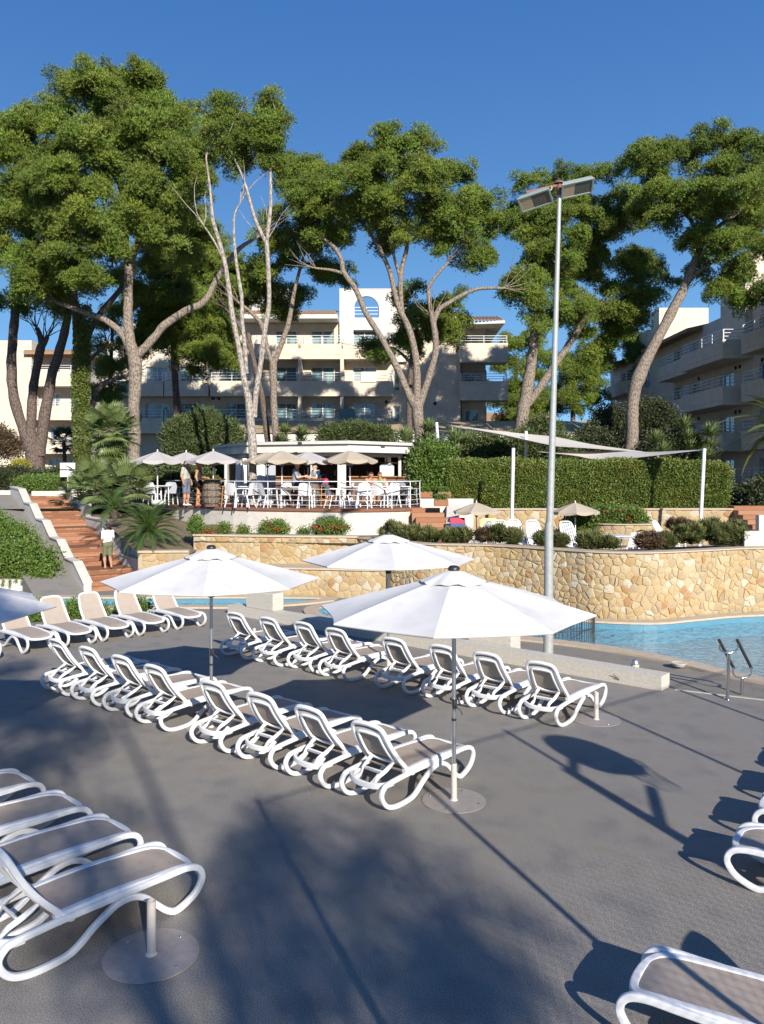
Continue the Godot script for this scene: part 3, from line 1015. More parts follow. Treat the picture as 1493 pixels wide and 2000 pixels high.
const STAIR_O := Vector2(-8.02, -24.75)
const STAIR_D := Vector2(-0.553, -0.833)
const STAIR_R := Vector2(0.833, -0.553)
func stair(s: float, w: float, y: float) -> Vector3:
	var p := STAIR_O + STAIR_D * s + STAIR_R * w
	return Vector3(p.x, y, p.y)
func stair_y(s: float) -> float:  # height of the tread at s
	if s <= 0: return 0.0
	var i := mini(int(s / 2.28), 4)
	var r := s - i * 2.28
	return 0.13 * (i * 4 + minf(3, floor(r / 0.32)) + 1)
func slab(m: Mesher, s0: float, s1: float, w0: float, w1: float, y0: float, y1: float) -> void:
	m.hexa([stair(s0, w0, y0), stair(s0, w1, y0), stair(s1, w1, y0), stair(s1, w0, y0), stair(s0, w0, y1), stair(s0, w1, y1), stair(s1, w1, y1), stair(s1, w0, y1)])

func upper_levels() -> void:
	# ground behind the retaining walls
	var g := mk()
	g.flat(PackedVector2Array([Vector2(-300, -31.5), Vector2(-300, -600), Vector2(300, -600), Vector2(300, -31.5)]), 2.15)
	struct("garden_ground", g.mesh(), M.garden_ground)
	var sl := mk()
	sl.quad(Vector3(-60, -0.05, -24.5), Vector3(-9.6, -0.05, -24.5), Vector3(-13.5, 2.2, -34.5), Vector3(-60, 2.2, -34.5))
	sl.quad(Vector3(16, -0.05, -21), Vector3(60, -0.05, -21), Vector3(60, 2.16, -32), Vector3(16, 2.16, -32))
	struct("garden_slope", sl.mesh(), M.garden_ground)
	var bed := mk()
	bed.flat(PackedVector2Array([Vector2(-5.72, -24.9), Vector2(-0.6, -24.0), Vector2(0.7, -22.6), Vector2(1.6, -22.0), Vector2(1.7, -29.5), Vector2(-5.6, -30.0)]), 1.46)
	struct("planting_bed_soil", bed.mesh(), M.soil)
	var tf := mk()
	tf.flat(PackedVector2Array([Vector2(1.6, -22.0), Vector2(3.0, -21.7), Vector2(4.5, -20.6), Vector2(5.8, -19.75), Vector2(6.7, -19.8), Vector2(8, -20.35), Vector2(9.5, -20.95), Vector2(16, -21.3), Vector2(16, -31.6), Vector2(1.7, -31.6)]), 0.95)
	struct("sunbed_terrace_floor", tf.mesh(), M.pool_surround_concrete)
	var strip := curve([Vector2(-0.7, -24.2), Vector2(0.4, -22.85), Vector2(1.29, -22.0), Vector2(2.9, -21.65), Vector2(4.4, -20.5), Vector2(5.1, -19.9), Vector2(5.78, -19.65), Vector2(6.66, -19.7), Vector2(8.0, -20.25), Vector2(9.5, -20.85), Vector2(12.5, -21.2), Vector2(16, -21.2)], 3)
	var sb := mk()
	ribbon(sb, strip, -2.0, -0.3, 0.9, 1.5)
	struct("aloe_bed_soil", sb.mesh(), M.soil)
	# rubble walls
	stone_wall("stone_wall", "tall curved golden rubble-stone wall rising from the main pool", curve([Vector2(-0.7, -24.2), Vector2(0.4, -22.85), Vector2(1.29, -22.0), Vector2(2.9, -21.65), Vector2(4.4, -20.5), Vector2(5.1, -19.9), Vector2(5.78, -19.65), Vector2(6.66, -19.7), Vector2(8.0, -20.25), Vector2(9.5, -20.85), Vector2(12.5, -21.2), Vector2(16, -21.2)], 5), -0.02, 1.60, 0.35, 0.195, 0.165, 0.03)
	stone_wall("stone_wall", "upper tier of rubble wall under the flower bed and white terrace wall", curve([Vector2(-5.75, -25.0), Vector2(-3.15, -24.5), Vector2(-0.72, -24.22)], 5), 0.55, 1.62, 0.35, 0.22, 0.18, 0.05)
	stone_wall("stone_wall", "lower rubble-stone ledge standing behind the narrow back pool", curve([Vector2(-5.9, -23.55), Vector2(-3.0, -23.5), Vector2(0.1, -22.95)], 5), -0.02, 0.78, 1.35, 0.22, 0.18, 0.05)
	stone_wall("stone_wall", "short rubble-stone planter front holding the big cycad", [Vector2(-7.22, -24.25), Vector2(-6.6, -24.3), Vector2(-5.75, -24.38)], -0.02, 1.17, 0.3, 0.27, 0.22, 0.06)
	stone_wall("stone_wall", "rubble-stone retaining wall below the long clipped hedge", [Vector2(1.95, -29.3), Vector2(5, -29.35), Vector2(9, -29.4), Vector2(12.6, -29.4)], 0.9, 2.22, 0.35, 0.30, 0.23, 0.05)
	stone_wall("stone_wall", "low rubble-stone planter wall on the sunbed terrace", curve([Vector2(6.9, -27.4), Vector2(7.6, -26.75), Vector2(8.7, -26.75), Vector2(9.2, -27.5)], 3), 0.93, 1.84, 0.25, 0.28, 0.2, 0.03)
	var soil2 := mk()
	soil2.quad(Vector3(-7.25, 1.12, -24.4), Vector3(-5.7, 1.12, -24.5), Vector3(-5.2, 1.75, -28.6), Vector3(-9.3, 1.75, -27.9))
	soil2.flat(PackedVector2Array([Vector2(6.9, -27.5), Vector2(7.6, -26.95), Vector2(8.7, -26.95), Vector2(9.2, -27.6), Vector2(9.2, -29.1), Vector2(6.9, -29.1)]), 1.80)
	struct("planter_soil", soil2.mesh(), M.soil)
	# brick stairs
	var st := thing("brick_stairs", "terracotta brick stairs with landings climbing beside white stepped walls", "stairs")
	var bm := mk()
	bm.bbox(Vector3.ZERO, Vector3(0.236, 0.055, 0.10), 0.006)
	var brick := bm.mesh()
	var turn := atan2(-STAIR_R.y, STAIR_R.x)
	for i in 20:
		var f := i / 4
		var r := i % 4
		var s0 := f * 2.28 + r * 0.32
		var s1 := s0 + 0.32 if r < 3 else (f + 1) * 2.28
		if i == 19: s1 += 0.6
		var y := 0.13 * (i + 1)
		var m := mk()
		slab(m, s0, s1, -0.78, 0.78, y - 0.30, y)
		var p := part(st, "step", m.mesh(), [M.terracotta_pale, M.terracotta, M.terracotta_dark][i % 3] if r < 3 else M.terracotta_dark)
		for k in 6:
			var b := part(p, "brick", brick, [M.terracotta, M.terracotta_pale, M.terracotta_dark][rng.randi() % 3])
			b.position = stair(s0 + 0.044, -0.65 + 0.26 * k, y - 0.024)
			b.rotation.y = turn
	# stepped side walls: profile along s, thickness across w
	var prof := []
	var prof_r := []
	for f in 5:
		var yb := 0.52 * f
		prof.append(Vector2(f * 2.28 - 0.25, yb + 0.30)); prof.append(Vector2(f * 2.28 + 0.95, yb + 0.80))
		prof_r.append(Vector2(f * 2.28 + 0.1, yb + 0.52 + 0.28)); prof_r.append(Vector2(f * 2.28 + 2.28 + 0.09, yb + 0.52 + 0.30))
	prof.append(Vector2(12.0, 2.95))
	for q in [[prof, -1.02, -0.80, "white plastered stepped wall between the brick stairs and the ramp"], [prof_r, 0.80, 1.0, "white plastered stepped wall between the brick stairs and the palms"]]:
		var m := mk()
		var pr: Array = q[0]
		for i in pr.size() - 1:
			var a: Vector2 = pr[i]
			var b: Vector2 = pr[i + 1]
			m.hexa([stair(a.x, q[1], -0.3), stair(a.x, q[2], -0.3), stair(b.x, q[2], -0.3), stair(b.x, q[1], -0.3), stair(a.x, q[1], a.y), stair(a.x, q[2], a.y), stair(b.x, q[2], b.y), stair(b.x, q[1], b.y)])
		var o := thing("stair_wall", q[3], "wall")
		part(o, "wall", m.mesh(), M.white_plaster)
		var c := mk()
		for i in pr.size() - 1:
			var a: Vector2 = pr[i]
			var b: Vector2 = pr[i + 1]
			if b.x - a.x < 0.2: continue
			c.hexa([stair(a.x, q[1] - 0.03, a.y), stair(a.x, q[2] + 0.03, a.y), stair(b.x, q[2] + 0.03, b.y), stair(b.x, q[1] - 0.03, b.y), stair(a.x, q[1] - 0.03, a.y + 0.04), stair(a.x, q[2] + 0.03, a.y + 0.04), stair(b.x, q[2] + 0.03, b.y + 0.04), stair(b.x, q[1] - 0.03, b.y + 0.04)])
		part(o, "coping", c.mesh(), M.white_plaster)
	# side of the cycad planter along the stairs, and the bank behind it up to the terrace
	var pw := thing("planter_wall", "white plastered side wall of the cycad planter beside the stairs", "wall")
	var pm := mk()
	pm.hexa([stair(-0.02, 1.0, -0.1), stair(-0.3, 1.18, -0.1), stair(2.6, 1.18, -0.1), stair(2.6, 1.0, -0.1), stair(-0.02, 1.0, 1.2), stair(-0.3, 1.18, 1.2), stair(2.6, 1.18, 1.2), stair(2.6, 1.0, 1.2)])
	part(pw, "wall", pm.mesh(), M.white_plaster)
	var bk := mk()
	bk.hexa([stair(2.6, 1.0, 0.3), stair(2.6, 6.0, 0.3), stair(8.5, 6.0, 0.3), stair(8.5, 1.0, 0.3), stair(2.6, 1.0, 1.35), stair(2.6, 6.0, 1.35), stair(8.5, 6.0, 2.2), stair(8.5, 1.0, 2.2)])
	bk.hexa([stair(8.5, 1.0, 0.3), stair(8.5, 6.0, 0.3), stair(12.5, 6.0, 0.3), stair(12.5, 1.0, 0.3), stair(8.5, 1.0, 2.2), stair(8.5, 6.0, 2.2), stair(12.5, 6.0, 2.3), stair(12.5, 1.0, 2.3)])
	struct("palm_bank_ground", bk.mesh(), M.soil)
	# ramp beside the stairs and its planter
	var rp := mk()
	rp.hexa([stair(-0.6, -2.4, -0.4), stair(-0.6, -1.02, -0.4), stair(11.6, -1.02, -0.4), stair(11.6, -2.4, -0.4), stair(-0.6, -2.4, 0.01), stair(-0.6, -1.02, 0.01), stair(11.6, -1.02, 2.62), stair(11.6, -2.4, 2.62)])
	rp.hexa([stair(11.6, -6, -0.4), stair(11.6, 1.0, -0.4), stair(15, 1.0, -0.4), stair(15, -6, -0.4), stair(11.6, -6, 2.61), stair(11.6, 1.0, 2.61), stair(15, 1.0, 2.61), stair(15, -6, 2.61)])
	struct("ramp_path", rp.mesh(), M.asphalt)
	var rw := thing("planter_wall", "low white wall of the shrub planter at the foot of the ramp", "wall")
	var rm := mk()
	rm.hexa([Vector3(-16, -0.1, -24.0), Vector3(-9.95, -0.1, -24.7), Vector3(-9.95, -0.1, -25.0), Vector3(-16, -0.1, -24.3), Vector3(-16, 0.33, -24.0), Vector3(-9.95, 0.33, -24.7), Vector3(-9.95, 0.33, -25.0), Vector3(-16, 0.33, -24.3)])
	rm.hexa([Vector3(-10.2, -0.1, -24.9), Vector3(-9.95, -0.1, -24.9), Vector3(-13.0, 1.0, -29.5), Vector3(-13.25, 1.0, -29.5), Vector3(-10.2, 0.33, -24.9), Vector3(-9.95, 0.33, -24.9), Vector3(-13.0, 1.6, -29.5), Vector3(-13.25, 1.6, -29.5)])
	part(rw, "wall", rm.mesh(), M.white_plaster)
	var ps := mk()
	ps.quad(Vector3(-16, 0.28, -24.2), Vector3(-10.1, 0.28, -24.9), Vector3(-13.2, 1.5, -29.5), Vector3(-18, 1.5, -29.5))
	struct("ramp_planter_soil", ps.mesh(), M.soil)
	# retaining wall at the head of the stairs
	var hw := thing("garden_wall", "long low pale wall under the hedge at the head of the stairs", "wall")
	var hm := mk()
	hm.bbox(Vector3(-19.5, 2.35, -35.4), Vector3(7.0, 0.9, 0.3), 0.02)
	hm.bbox(Vector3(-12.9, 2.42, -34.0), Vector3(3.2, 0.75, 0.3), 0.02)
	part(hw, "wall", hm.mesh(), M.white_plaster)
	# bar terrace
	var T := terrace_path()
	var tw := thing("terrace_wall", "curved white plastered wall carrying the bar terrace", "wall")
	var twm := mk()
	ribbon(twm, T, -0.3, -0.06, 1.3, 2.24)
	part(tw, "wall", twm.mesh(), M.white_plaster)
	var fl := mk()
	var poly := PackedVector2Array()
	for p in T: poly.append(p)
	poly.append(Vector2(1.6, -38.5)); poly.append(Vector2(-9.5, -38.5))
	fl.prism(poly, 2.243, 2.33)
	struct("bar_terrace_floor", fl.mesh(), M.terracotta_dark)
	# steps from the bar terrace to the sunbed terrace
	var s2 := thing("terrace_steps", "terracotta steps leading from the bar terrace to the sunbed terrace", "stairs")
	for i in range(-3, 6):
		var m := mk()
		m.bbox(Vector3(1.55 - 0.02 * i + 0.28 * (5 - i) * 0.35, 1.45 + 0.073 + 0.146 * i - 0.10, -26.6 - 0.36 * i), Vector3(1.1, 0.346, 0.38), 0.01)
		part(s2, "step", m.mesh(), M.terracotta if i % 2 else M.terracotta_pale)
	var sw := thing("step_wall", "sloping white wall beside the terracotta terrace steps", "wall")
	var sm := mk()
	sm.hexa([Vector3(2.0, 1.4, -25.9), Vector3(2.35, 1.4, -25.9), Vector3(2.75, 1.4, -29.0), Vector3(2.3, 1.4, -29.0), Vector3(2.0, 1.52, -25.9), Vector3(2.35, 1.52, -25.9), Vector3(2.75, 2.4, -29.0), Vector3(2.3, 2.4, -29.0)])
	sm.bbox(Vector3(2.3, 2.0, -29.25), Vector3(1.9, 1.25, 0.3), 0.01)
	part(sw, "wall", sm.mesh(), M.white_plaster)
	# right end: white walls, stairs and ramp
	var ew := thing("end_wall", "white plastered wall stubs beside the far steps past the hedge", "wall")
	var em := mk()
	em.bbox(Vector3(9.95, 1.75, -21.6), Vector3(0.9, 0.5, 0.25), 0.01)
	em.bbox(Vector3(12.1, 1.95, -25.6), Vector3(0.75, 0.55, 0.25), 0.01)
	em.bbox(Vector3(13.2, 1.85, -25.6), Vector3(0.9, 0.4, 0.25), 0.01)
	part(ew, "wall", em.mesh(), M.white_plaster)
	var s3 := thing("brick_stairs", "short flight of brick steps past the end of the clipped hedge", "stairs")
	for i in 6:
		var m := mk()
		m.bbox(Vector3(13.0 + 0.06 * i, 1.5 + 0.14 * i, -27.2 - 0.5 * i), Vector3(1.3, 0.3, 0.52), 0.01)
		part(s3, "step", m.mesh(), M.terracotta if i % 2 else M.terracotta_pale)
	var er := mk()
	er.quad(Vector3(13.8, 1.46, -26.0), Vector3(17, 1.46, -26.0), Vector3(16.2, 2.75, -33), Vector3(14.0, 2.75, -33))
	struct("far_ramp_path", er.mesh(), M.asphalt)

func terrace_path() -> Array:
	return curve([Vector2(-9.2, -33.6), Vector2(-8.0, -31.6), Vector2(-6.3, -29.7), Vector2(-4.7, -28.5), Vector2(-2.5, -27.6), Vector2(-0.95, -27.25), Vector2(0.4, -27.6), Vector2(1.32, -28.7), Vector2(1.6, -30.5)], 3)

func wall_with_holes(m: Mesher, o: Vector3, ux: Vector3, w: float, h: float, holes: Array, depth: float) -> void:
	# a wall in the plane through o spanned by ux and up; holes are Rect2 in wall coordinates; reveals run inwards by depth
	var nn := ux.cross(Vector3.UP)
	var xs := [0.0, w]
	var ys := [0.0, h]
	for r in holes:
		xs.append(r.position.x); xs.append(r.end.x); ys.append(r.position.y); ys.append(r.end.y)
	xs.sort(); ys.sort()
	var P := func(x: float, y: float, d := 0.0) -> Vector3: return o + ux * x + Vector3.UP * y - nn * d
	for i in xs.size() - 1:
		if xs[i + 1] - xs[i] < 1e-4: continue
		for j in ys.size() - 1:
			if ys[j + 1] - ys[j] < 1e-4: continue
			var mid := Vector2((xs[i] + xs[i + 1]) / 2, (ys[j] + ys[j + 1]) / 2)
			var inside := false
			for r in holes: inside = inside or r.has_point(mid)
			if not inside: m.quad(P.call(xs[i], ys[j]), P.call(xs[i + 1], ys[j]), P.call(xs[i + 1], ys[j + 1]), P.call(xs[i], ys[j + 1]))
	for r in holes:
		var a: Vector2 = r.position
		var b: Vector2 = r.end
		m.quad(P.call(a.x, a.y, depth), P.call(b.x, a.y, depth), P.call(b.x, a.y), P.call(a.x, a.y))
		m.quad(P.call(a.x, b.y), P.call(b.x, b.y), P.call(b.x, b.y, depth), P.call(a.x, b.y, depth))
		m.quad(P.call(a.x, a.y), P.call(a.x, b.y), P.call(a.x, b.y, depth), P.call(a.x, a.y, depth))
		m.quad(P.call(b.x, a.y, depth), P.call(b.x, b.y, depth), P.call(b.x, b.y), P.call(b.x, a.y))

var win_cache := {}
func window_in(parent: Node3D, o: Vector3, ux: Vector3, r: Rect2, depth: float, split := 2, curtain := true) -> void:
	var key := "%.2f_%.2f_%d_%s" % [r.size.x, r.size.y, split, curtain]
	if not win_cache.has(key):
		var f := mk()
		var t := 0.07
		f.box(Vector3(r.size.x / 2, t / 2, 0), Vector3(r.size.x, t, 0.08)); f.box(Vector3(r.size.x / 2, r.size.y - t / 2, 0), Vector3(r.size.x, t, 0.08))
		for k in split + 1:
			var x := t / 2 + (r.size.x - t) * k / split
			f.box(Vector3(x, r.size.y / 2, 0), Vector3(t, r.size.y - 2 * t, 0.078))
		var g := mk()
		var pw := (r.size.x - t) / split
		g.box(Vector3(pw / 2, (r.size.y - 2 * t) / 2, 0), Vector3(pw - t, r.size.y - 2 * t, 0.012))
		var c := mk()
		var rows := []
		for i in 25:
			var x := t + (r.size.x - 2 * t) * i / 24.0
			if x > r.size.x * 0.36 and x < r.size.x * 0.64:
				if rows.size() > 1: c.grid(rows, false, false, true)
				rows = []
				continue
			rows.append(PackedVector3Array([Vector3(x, 0.03, -0.16 + 0.035 * sin(i * 1.9)), Vector3(x, r.size.y - 0.05, -0.16 + 0.035 * sin(i * 1.9))]))
		c.grid(rows, false, false, true)
		var d := mk()
		var q := [Vector3(-0.6, -0.02, -0.12), Vector3(r.size.x + 0.6, -0.02, -0.12), Vector3(r.size.x + 0.6, r.size.y + 0.3, -0.12), Vector3(-0.6, r.size.y + 0.3, -0.12)]
		var qb := []
		for p in q: qb.append(p + Vector3(0, 0, -3.2))
		d.quad(qb[0], qb[1], qb[2], qb[3])
		for k in 4: d.quad(q[k], qb[k], qb[(k + 1) % 4], q[(k + 1) % 4])
		win_cache[key] = [f.mesh(), g.mesh(), c.mesh(), d.mesh(), pw]
	var w: Array = win_cache[key]
	var nn := ux.cross(Vector3.UP)
	var b := Basis(ux, Vector3.UP, nn)
	var win := part(parent, "window", w[0], M.window_white)
	win.transform = Transform3D(b, o + ux * r.position.x + Vector3.UP * r.position.y - nn * (depth - 0.06))
	for k in split:
		var p := part(win, "pane", w[1], M.pane_glass)
		p.position = Vector3(0.035 + w[4] * k, 0.07, 0.0)
	if curtain: part(win, "curtain", w[2], [M.curtain_teal, M.curtain_grey, M.curtain_teal][rng.randi() % 3])
	part(win, "room", w[3], M.room_paint)

func railing(parent: Node3D, a: Vector3, b: Vector3, h: float, bars: int, m: Material, r := 0.02, posts := 1.2, called := "railing") -> void:
	var o := Node3D.new()
	o.name = called
	parent.add_child(o, true)
	var d := b - a
	for k in bars:
		var q := mk()
		var y := h * (1.0 - float(k) / bars)
		q.tube([a + Vector3.UP * y, b + Vector3.UP * y], r, 5)
		part(o, "rail", q.mesh(), m)
	var n := maxi(1, int(round(d.length() / posts)))
	for k in n + 1:
		var q := mk()
		var p := a + d * k / n
		q.tube([p, p + Vector3.UP * h], r * 1.1, 5)
		part(o, "post", q.mesh(), m)

func tiles(m: Mesher, a: Vector3, b: Vector3, up: Vector3, step := 0.26, r := 0.09) -> void:
	# a row of half-round roof tiles whose lower ends sit between a and b and which run along up
	var d := b - a
	var n := int(d.length() / step)
	var t := d.normalized()
	var nn := up.cross(t).normalized()
	if nn.y < 0: nn = -nn
	for i in n:
		var p := a + t * (i + 0.5) * step
		var rows := []
		for k in 2:
			var row := PackedVector3Array()
			for j in 6:
				var w := PI * j / 5.0
				row.append(p + up * k + t * cos(w) * r + nn * sin(w) * r)
			rows.append(row)
		m.grid(rows)
		m.fan(rows[0])

func balcony(parent: Node3D, o: Vector3, ux: Vector3, w: float, out: float, hp: float, rail_h: float) -> void:
	# solid parapet with a shadow groove and a tube railing on top; o is the inner left floor corner
	var nn := ux.cross(Vector3.UP)
	var b := Basis(ux, Vector3.UP, nn)
	var bal := Node3D.new()
	bal.name = "balcony"
	parent.add_child(bal, true)
	var s := mk()
	s.box(o + ux * w / 2 + nn * (out - 0.14) / 2 + Vector3.UP * -0.10, Vector3(w - 0.3, 0.2, out - 0.14), b)
	part(bal, "slab", s.mesh(), M.building_cream)
	var p := mk()
	var th := 0.12
	for q in [[0.02, 0.30, 0.0], [0.30, 0.33, 0.025], [0.33, hp, 0.0]]:
		var yc: float = (q[0] + q[1]) / 2
		var hh: float = q[1] - q[0]
		var ins: float = q[2]
		p.box(o + ux * w / 2 + nn * (out - th / 2 - ins) + Vector3.UP * (yc - 0.24), Vector3(w - 2 * ins, hh, th), b)
		for e in [th / 2 + ins, w - th / 2 - ins]:
			p.box(o + ux * e + nn * ((out - th - ins) / 2) + Vector3.UP * (yc - 0.24), Vector3(th, hh, out - th - ins), b)
	part(bal, "parapet", p.mesh(), M.building_cream)
	var y := hp - 0.24
	railing(bal, o + ux * 0.08 + nn * (out - 0.07) + Vector3.UP * y, o + ux * (w - 0.08) + nn * (out - 0.07) + Vector3.UP * y, rail_h, 3, M.rail_white, 0.024, 1.5)
	railing(bal, o + ux * 0.08 + nn * 0.1 + Vector3.UP * y, o + ux * 0.08 + nn * (out - 0.1) + Vector3.UP * y, rail_h, 3, M.rail_white, 0.024, 1.5)
	railing(bal, o + ux * (w - 0.08) + nn * 0.1 + Vector3.UP * y, o + ux * (w - 0.08) + nn * (out - 0.1) + Vector3.UP * y, rail_h, 3, M.rail_white, 0.024, 1.5)

func buildings() -> void:
	var grain: Texture2D = M.white_plaster.detail_albedo
	world_tex(mat("building_cream", lin(0.76, 0.665, 0.53), 0.92), M.white_plaster.albedo_texture, 0.12, grain, 0.5)
	world_tex(mat("building_white", lin(0.74, 0.71, 0.65), 0.92), M.white_plaster.albedo_texture, 0.12, grain, 0.5)
	mat("window_white", lin(0.66, 0.66, 0.65), 0.4)
	mat("rail_white", lin(0.66, 0.68, 0.70), 0.4)
	var gl := mat("pane_glass", Color(0.75, 0.85, 0.88, 0.12), 0.02)
	gl.transparency = BaseMaterial3D.TRANSPARENCY_ALPHA
	mat("curtain_teal", lin(0.12, 0.24, 0.25), 0.9)
	mat("curtain_blue", lin(0.05, 0.08, 0.28), 0.9)
	mat("curtain_grey", lin(0.34, 0.34, 0.32), 0.9)
	mat("room_paint", lin(0.50, 0.48, 0.44), 0.9)
	mat("vent_black", lin(0.03, 0.03, 0.03), 0.8)
	relief(world_tex(mat("roof_tile", lin(0.34, 0.21, 0.115), 0.9), grain, 1.0), M.terracotta.heightmap_texture, 0.3)
	world_tex(mat("awning_fabric", lin(0.42, 0.33, 0.19), 0.9), grain, 0.5)
	var X := Vector3.RIGHT
	# middle block: facade at z = -62
	var z0 := -62.0
	var o := thing("apartment_building", "cream three-storey apartment block with arched white tower behind the bar", "building")
	var y0 := 2.15
	var fl := 2.84
	var px := func(p: float) -> float: return (p - CX) * 62.0 / F
	var py := func(p: float) -> float: return EYE - (p - HY) * 62.0 / F
	var xl: float = px.call(240)
	var xr: float = px.call(900)
	var W := xr - xl
	# storeys: floor levels from the balcony rows seen
	var floors := [6.75, 9.5, 12.25]
	var bays := [[285, 328], [352, 400], [442, 480], [538, 580], [608, 653], [690, 735]]
	var holes := []
	for f in floors.size():
		for b in bays:
			if f == 2 and b[0] < 500: continue
			holes.append(Rect2(px.call(b[0]) - xl, floors[f] - y0 + 0.06, px.call(b[1]) - px.call(b[0]), 2.08))
	for f in 2: holes.append(Rect2(px.call(769) - xl, floors[f] - y0 + 0.3, 0.48, 1.6))
	var wm := mk()
	wall_with_holes(wm, Vector3(xl, y0, z0), X, W, 14.9 - y0, holes, 0.25)
	wm.quad(Vector3(xr, y0, z0), Vector3(xr, y0, z0 - 12), Vector3(xr, 14.9, z0 - 12), Vector3(xr, 14.9, z0))
	wm.quad(Vector3(xl, y0, z0 - 12), Vector3(xl, y0, z0), Vector3(xl, 14.9, z0), Vector3(xl, 14.9, z0 - 12))
	wm.quad(Vector3(xl, y0, z0 - 12), Vector3(xl, 14.9, z0 - 12), Vector3(xr, 14.9, z0 - 12), Vector3(xr, y0, z0 - 12))
	wm.quad(Vector3(xl, 14.9, z0), Vector3(xr, 14.9, z0), Vector3(xr, 14.9, z0 - 12), Vector3(xl, 14.9, z0 - 12))
	part(o, "wall", wm.mesh(), M.building_cream)
	for r in holes: window_in(o, Vector3(xl, y0, z0), X, r, 0.25, 2 if r.size.x > 1.0 else 1)
	# balconies: three wide bays per storey with pilasters between them
	var bx := [[240, 328], [330, 414], [418, 500], [502, 586], [592, 669], [672, 768]]
	for f in floors.size():
		for b in bx:
			if f == 2 and b[0] < 500: continue
			balcony(o, Vector3(px.call(b[0]), floors[f], z0), X, px.call(b[1]) - px.call(b[0]), 1.3, 1.15, 0.62)
	for b in [498, 589, 670]:
		var pm := mk()
		pm.box(Vector3(px.call(b), 9.8, z0 + 0.66), Vector3(0.25, 6.0, 1.29))
		part(o, "pilaster", pm.mesh(), M.building_cream)
	# small black vents
	for q in [[417, 778], [428, 778], [670, 784], [755, 785], [672, 640], [850, 788], [671, 712]]:
		var vm := mk()
		var c := at(q[0], q[1], 62.0)
		vm.lathe([Vector2(0.13, 0), Vector2(0.13, 0.06), Vector2(0, 0.06)], 10)
		var vp := part(o, "vent", vm.mesh(), M.vent_black)
		vp.position = Vector3(c.x, c.y, z0)
		vp.rotation.x = PI / 2
	# upper floor roof with clay tiles, left of the tower
	var roof := Node3D.new()
	roof.name = "roof"
	o.add_child(roof)
	var rt: float = py.call(622)
	var ra: float = px.call(470)
	var rb: float = px.call(662)
	var rm := mk()
	rm.box(Vector3((ra + rb) / 2, rt - 0.18, z0 + 0.75), Vector3(rb - ra, 0.3, 2.1))
	part(roof, "eaves", rm.mesh(), M.building_white)
	var tm := mk()
	tiles(tm, Vector3(ra, rt, z0 + 1.85), Vector3(rb, rt, z0 + 1.85), Vector3(0, 0.75, -2.8))
	part(roof, "tile_row", tm.mesh(), M.roof_tile).set_meta("kind", "stuff")
	var tm0 := mk()
	tm0.quad(Vector3(ra, rt - 0.02, z0 + 1.82), Vector3(rb, rt - 0.02, z0 + 1.82), Vector3(rb, rt + 0.73, z0 - 0.95), Vector3(ra, rt + 0.73, z0 - 0.95))
	part(roof, "tile_bed", tm0.mesh(), M.roof_tile)
	# tower with a round-headed opening
	var t0: float = px.call(664)
	var t1: float = px.call(795)
	var tb := 14.8
	var tt: float = py.call(568)
	var tw := mk()
	var ax0: float = px.call(692)
	var ax1: float = px.call(741)
	var ay0: float = py.call(622)
	var rad := (ax1 - ax0) / 2
	var ayc: float = py.call(580) - rad
	var zf := z0 + 0.35
	for zz in [zf, zf - 0.35]:
		var fr: bool = zz == zf
		var arch := [Vector2(ax0, ay0)]
		for k in 13: arch.append(Vector2((ax0 + ax1) / 2 - rad * cos(PI * k / 12), ayc + rad * sin(PI * k / 12)))
		arch.append(Vector2(ax1, ay0))
		var quadz := func(a: Vector2, b: Vector2, c: Vector2, d: Vector2) -> void:
			if fr: tw.quad(Vector3(a.x, a.y, zz), Vector3(b.x, b.y, zz), Vector3(c.x, c.y, zz), Vector3(d.x, d.y, zz))
			else: tw.quad(Vector3(d.x, d.y, zz), Vector3(c.x, c.y, zz), Vector3(b.x, b.y, zz), Vector3(a.x, a.y, zz))
		quadz.call(Vector2(t0, tb), Vector2(ax0, tb), Vector2(ax0, tt), Vector2(t0, tt))
		quadz.call(Vector2(ax1, tb), Vector2(t1, tb), Vector2(t1, tt), Vector2(ax1, tt))
		quadz.call(Vector2(ax0, tb), Vector2(ax1, tb), Vector2(ax1, ay0), Vector2(ax0, ay0))
		for k in range(1, arch.size() - 2): quadz.call(arch[k], arch[k + 1], Vector2(arch[k + 1].x, tt), Vector2(arch[k].x, tt))
		if fr:
			for k in arch.size() - 1: tw.quad(Vector3(arch[k].x, arch[k].y, zf), Vector3(arch[k + 1].x, arch[k + 1].y, zf), Vector3(arch[k + 1].x, arch[k + 1].y, zf - 0.35), Vector3(arch[k].x, arch[k].y, zf - 0.35))
			tw.quad(Vector3(ax0, ay0, zf), Vector3(ax1, ay0, zf), Vector3(ax1, ay0, zf - 0.35), Vector3(ax0, ay0, zf - 0.35))
	tw.box(Vector3((t0 + t1) / 2, tt + 0.04, zf - 0.175), Vector3(t1 - t0 + 0.06, 0.08, 0.43))
	tw.quad(Vector3(t0, tb, zf), Vector3(t0, tt, zf), Vector3(t0, tt, zf - 0.35), Vector3(t0, tb, zf - 0.35))
	tw.quad(Vector3(t1, tb, zf), Vector3(t1, tt, zf), Vector3(t1, tt, zf - 0.35), Vector3(t1, tb, zf - 0.35))
	# tower body below the opening, front with a window
	wall_with_holes(tw, Vector3(t0, floors[2] - 0.3, zf - 0.02), X, t1 - t0, tb - floors[2] + 0.3, [Rect2(px.call(691) - t0, 0.36, px.call(742) - px.call(691), 2.05)], 0.25)
	tw.quad(Vector3(t0, floors[2] - 0.3, zf - 0.02), Vector3(t0, tb, zf - 0.02), Vector3(t0, tb, z0), Vector3(t0, floors[2] - 0.3, z0))
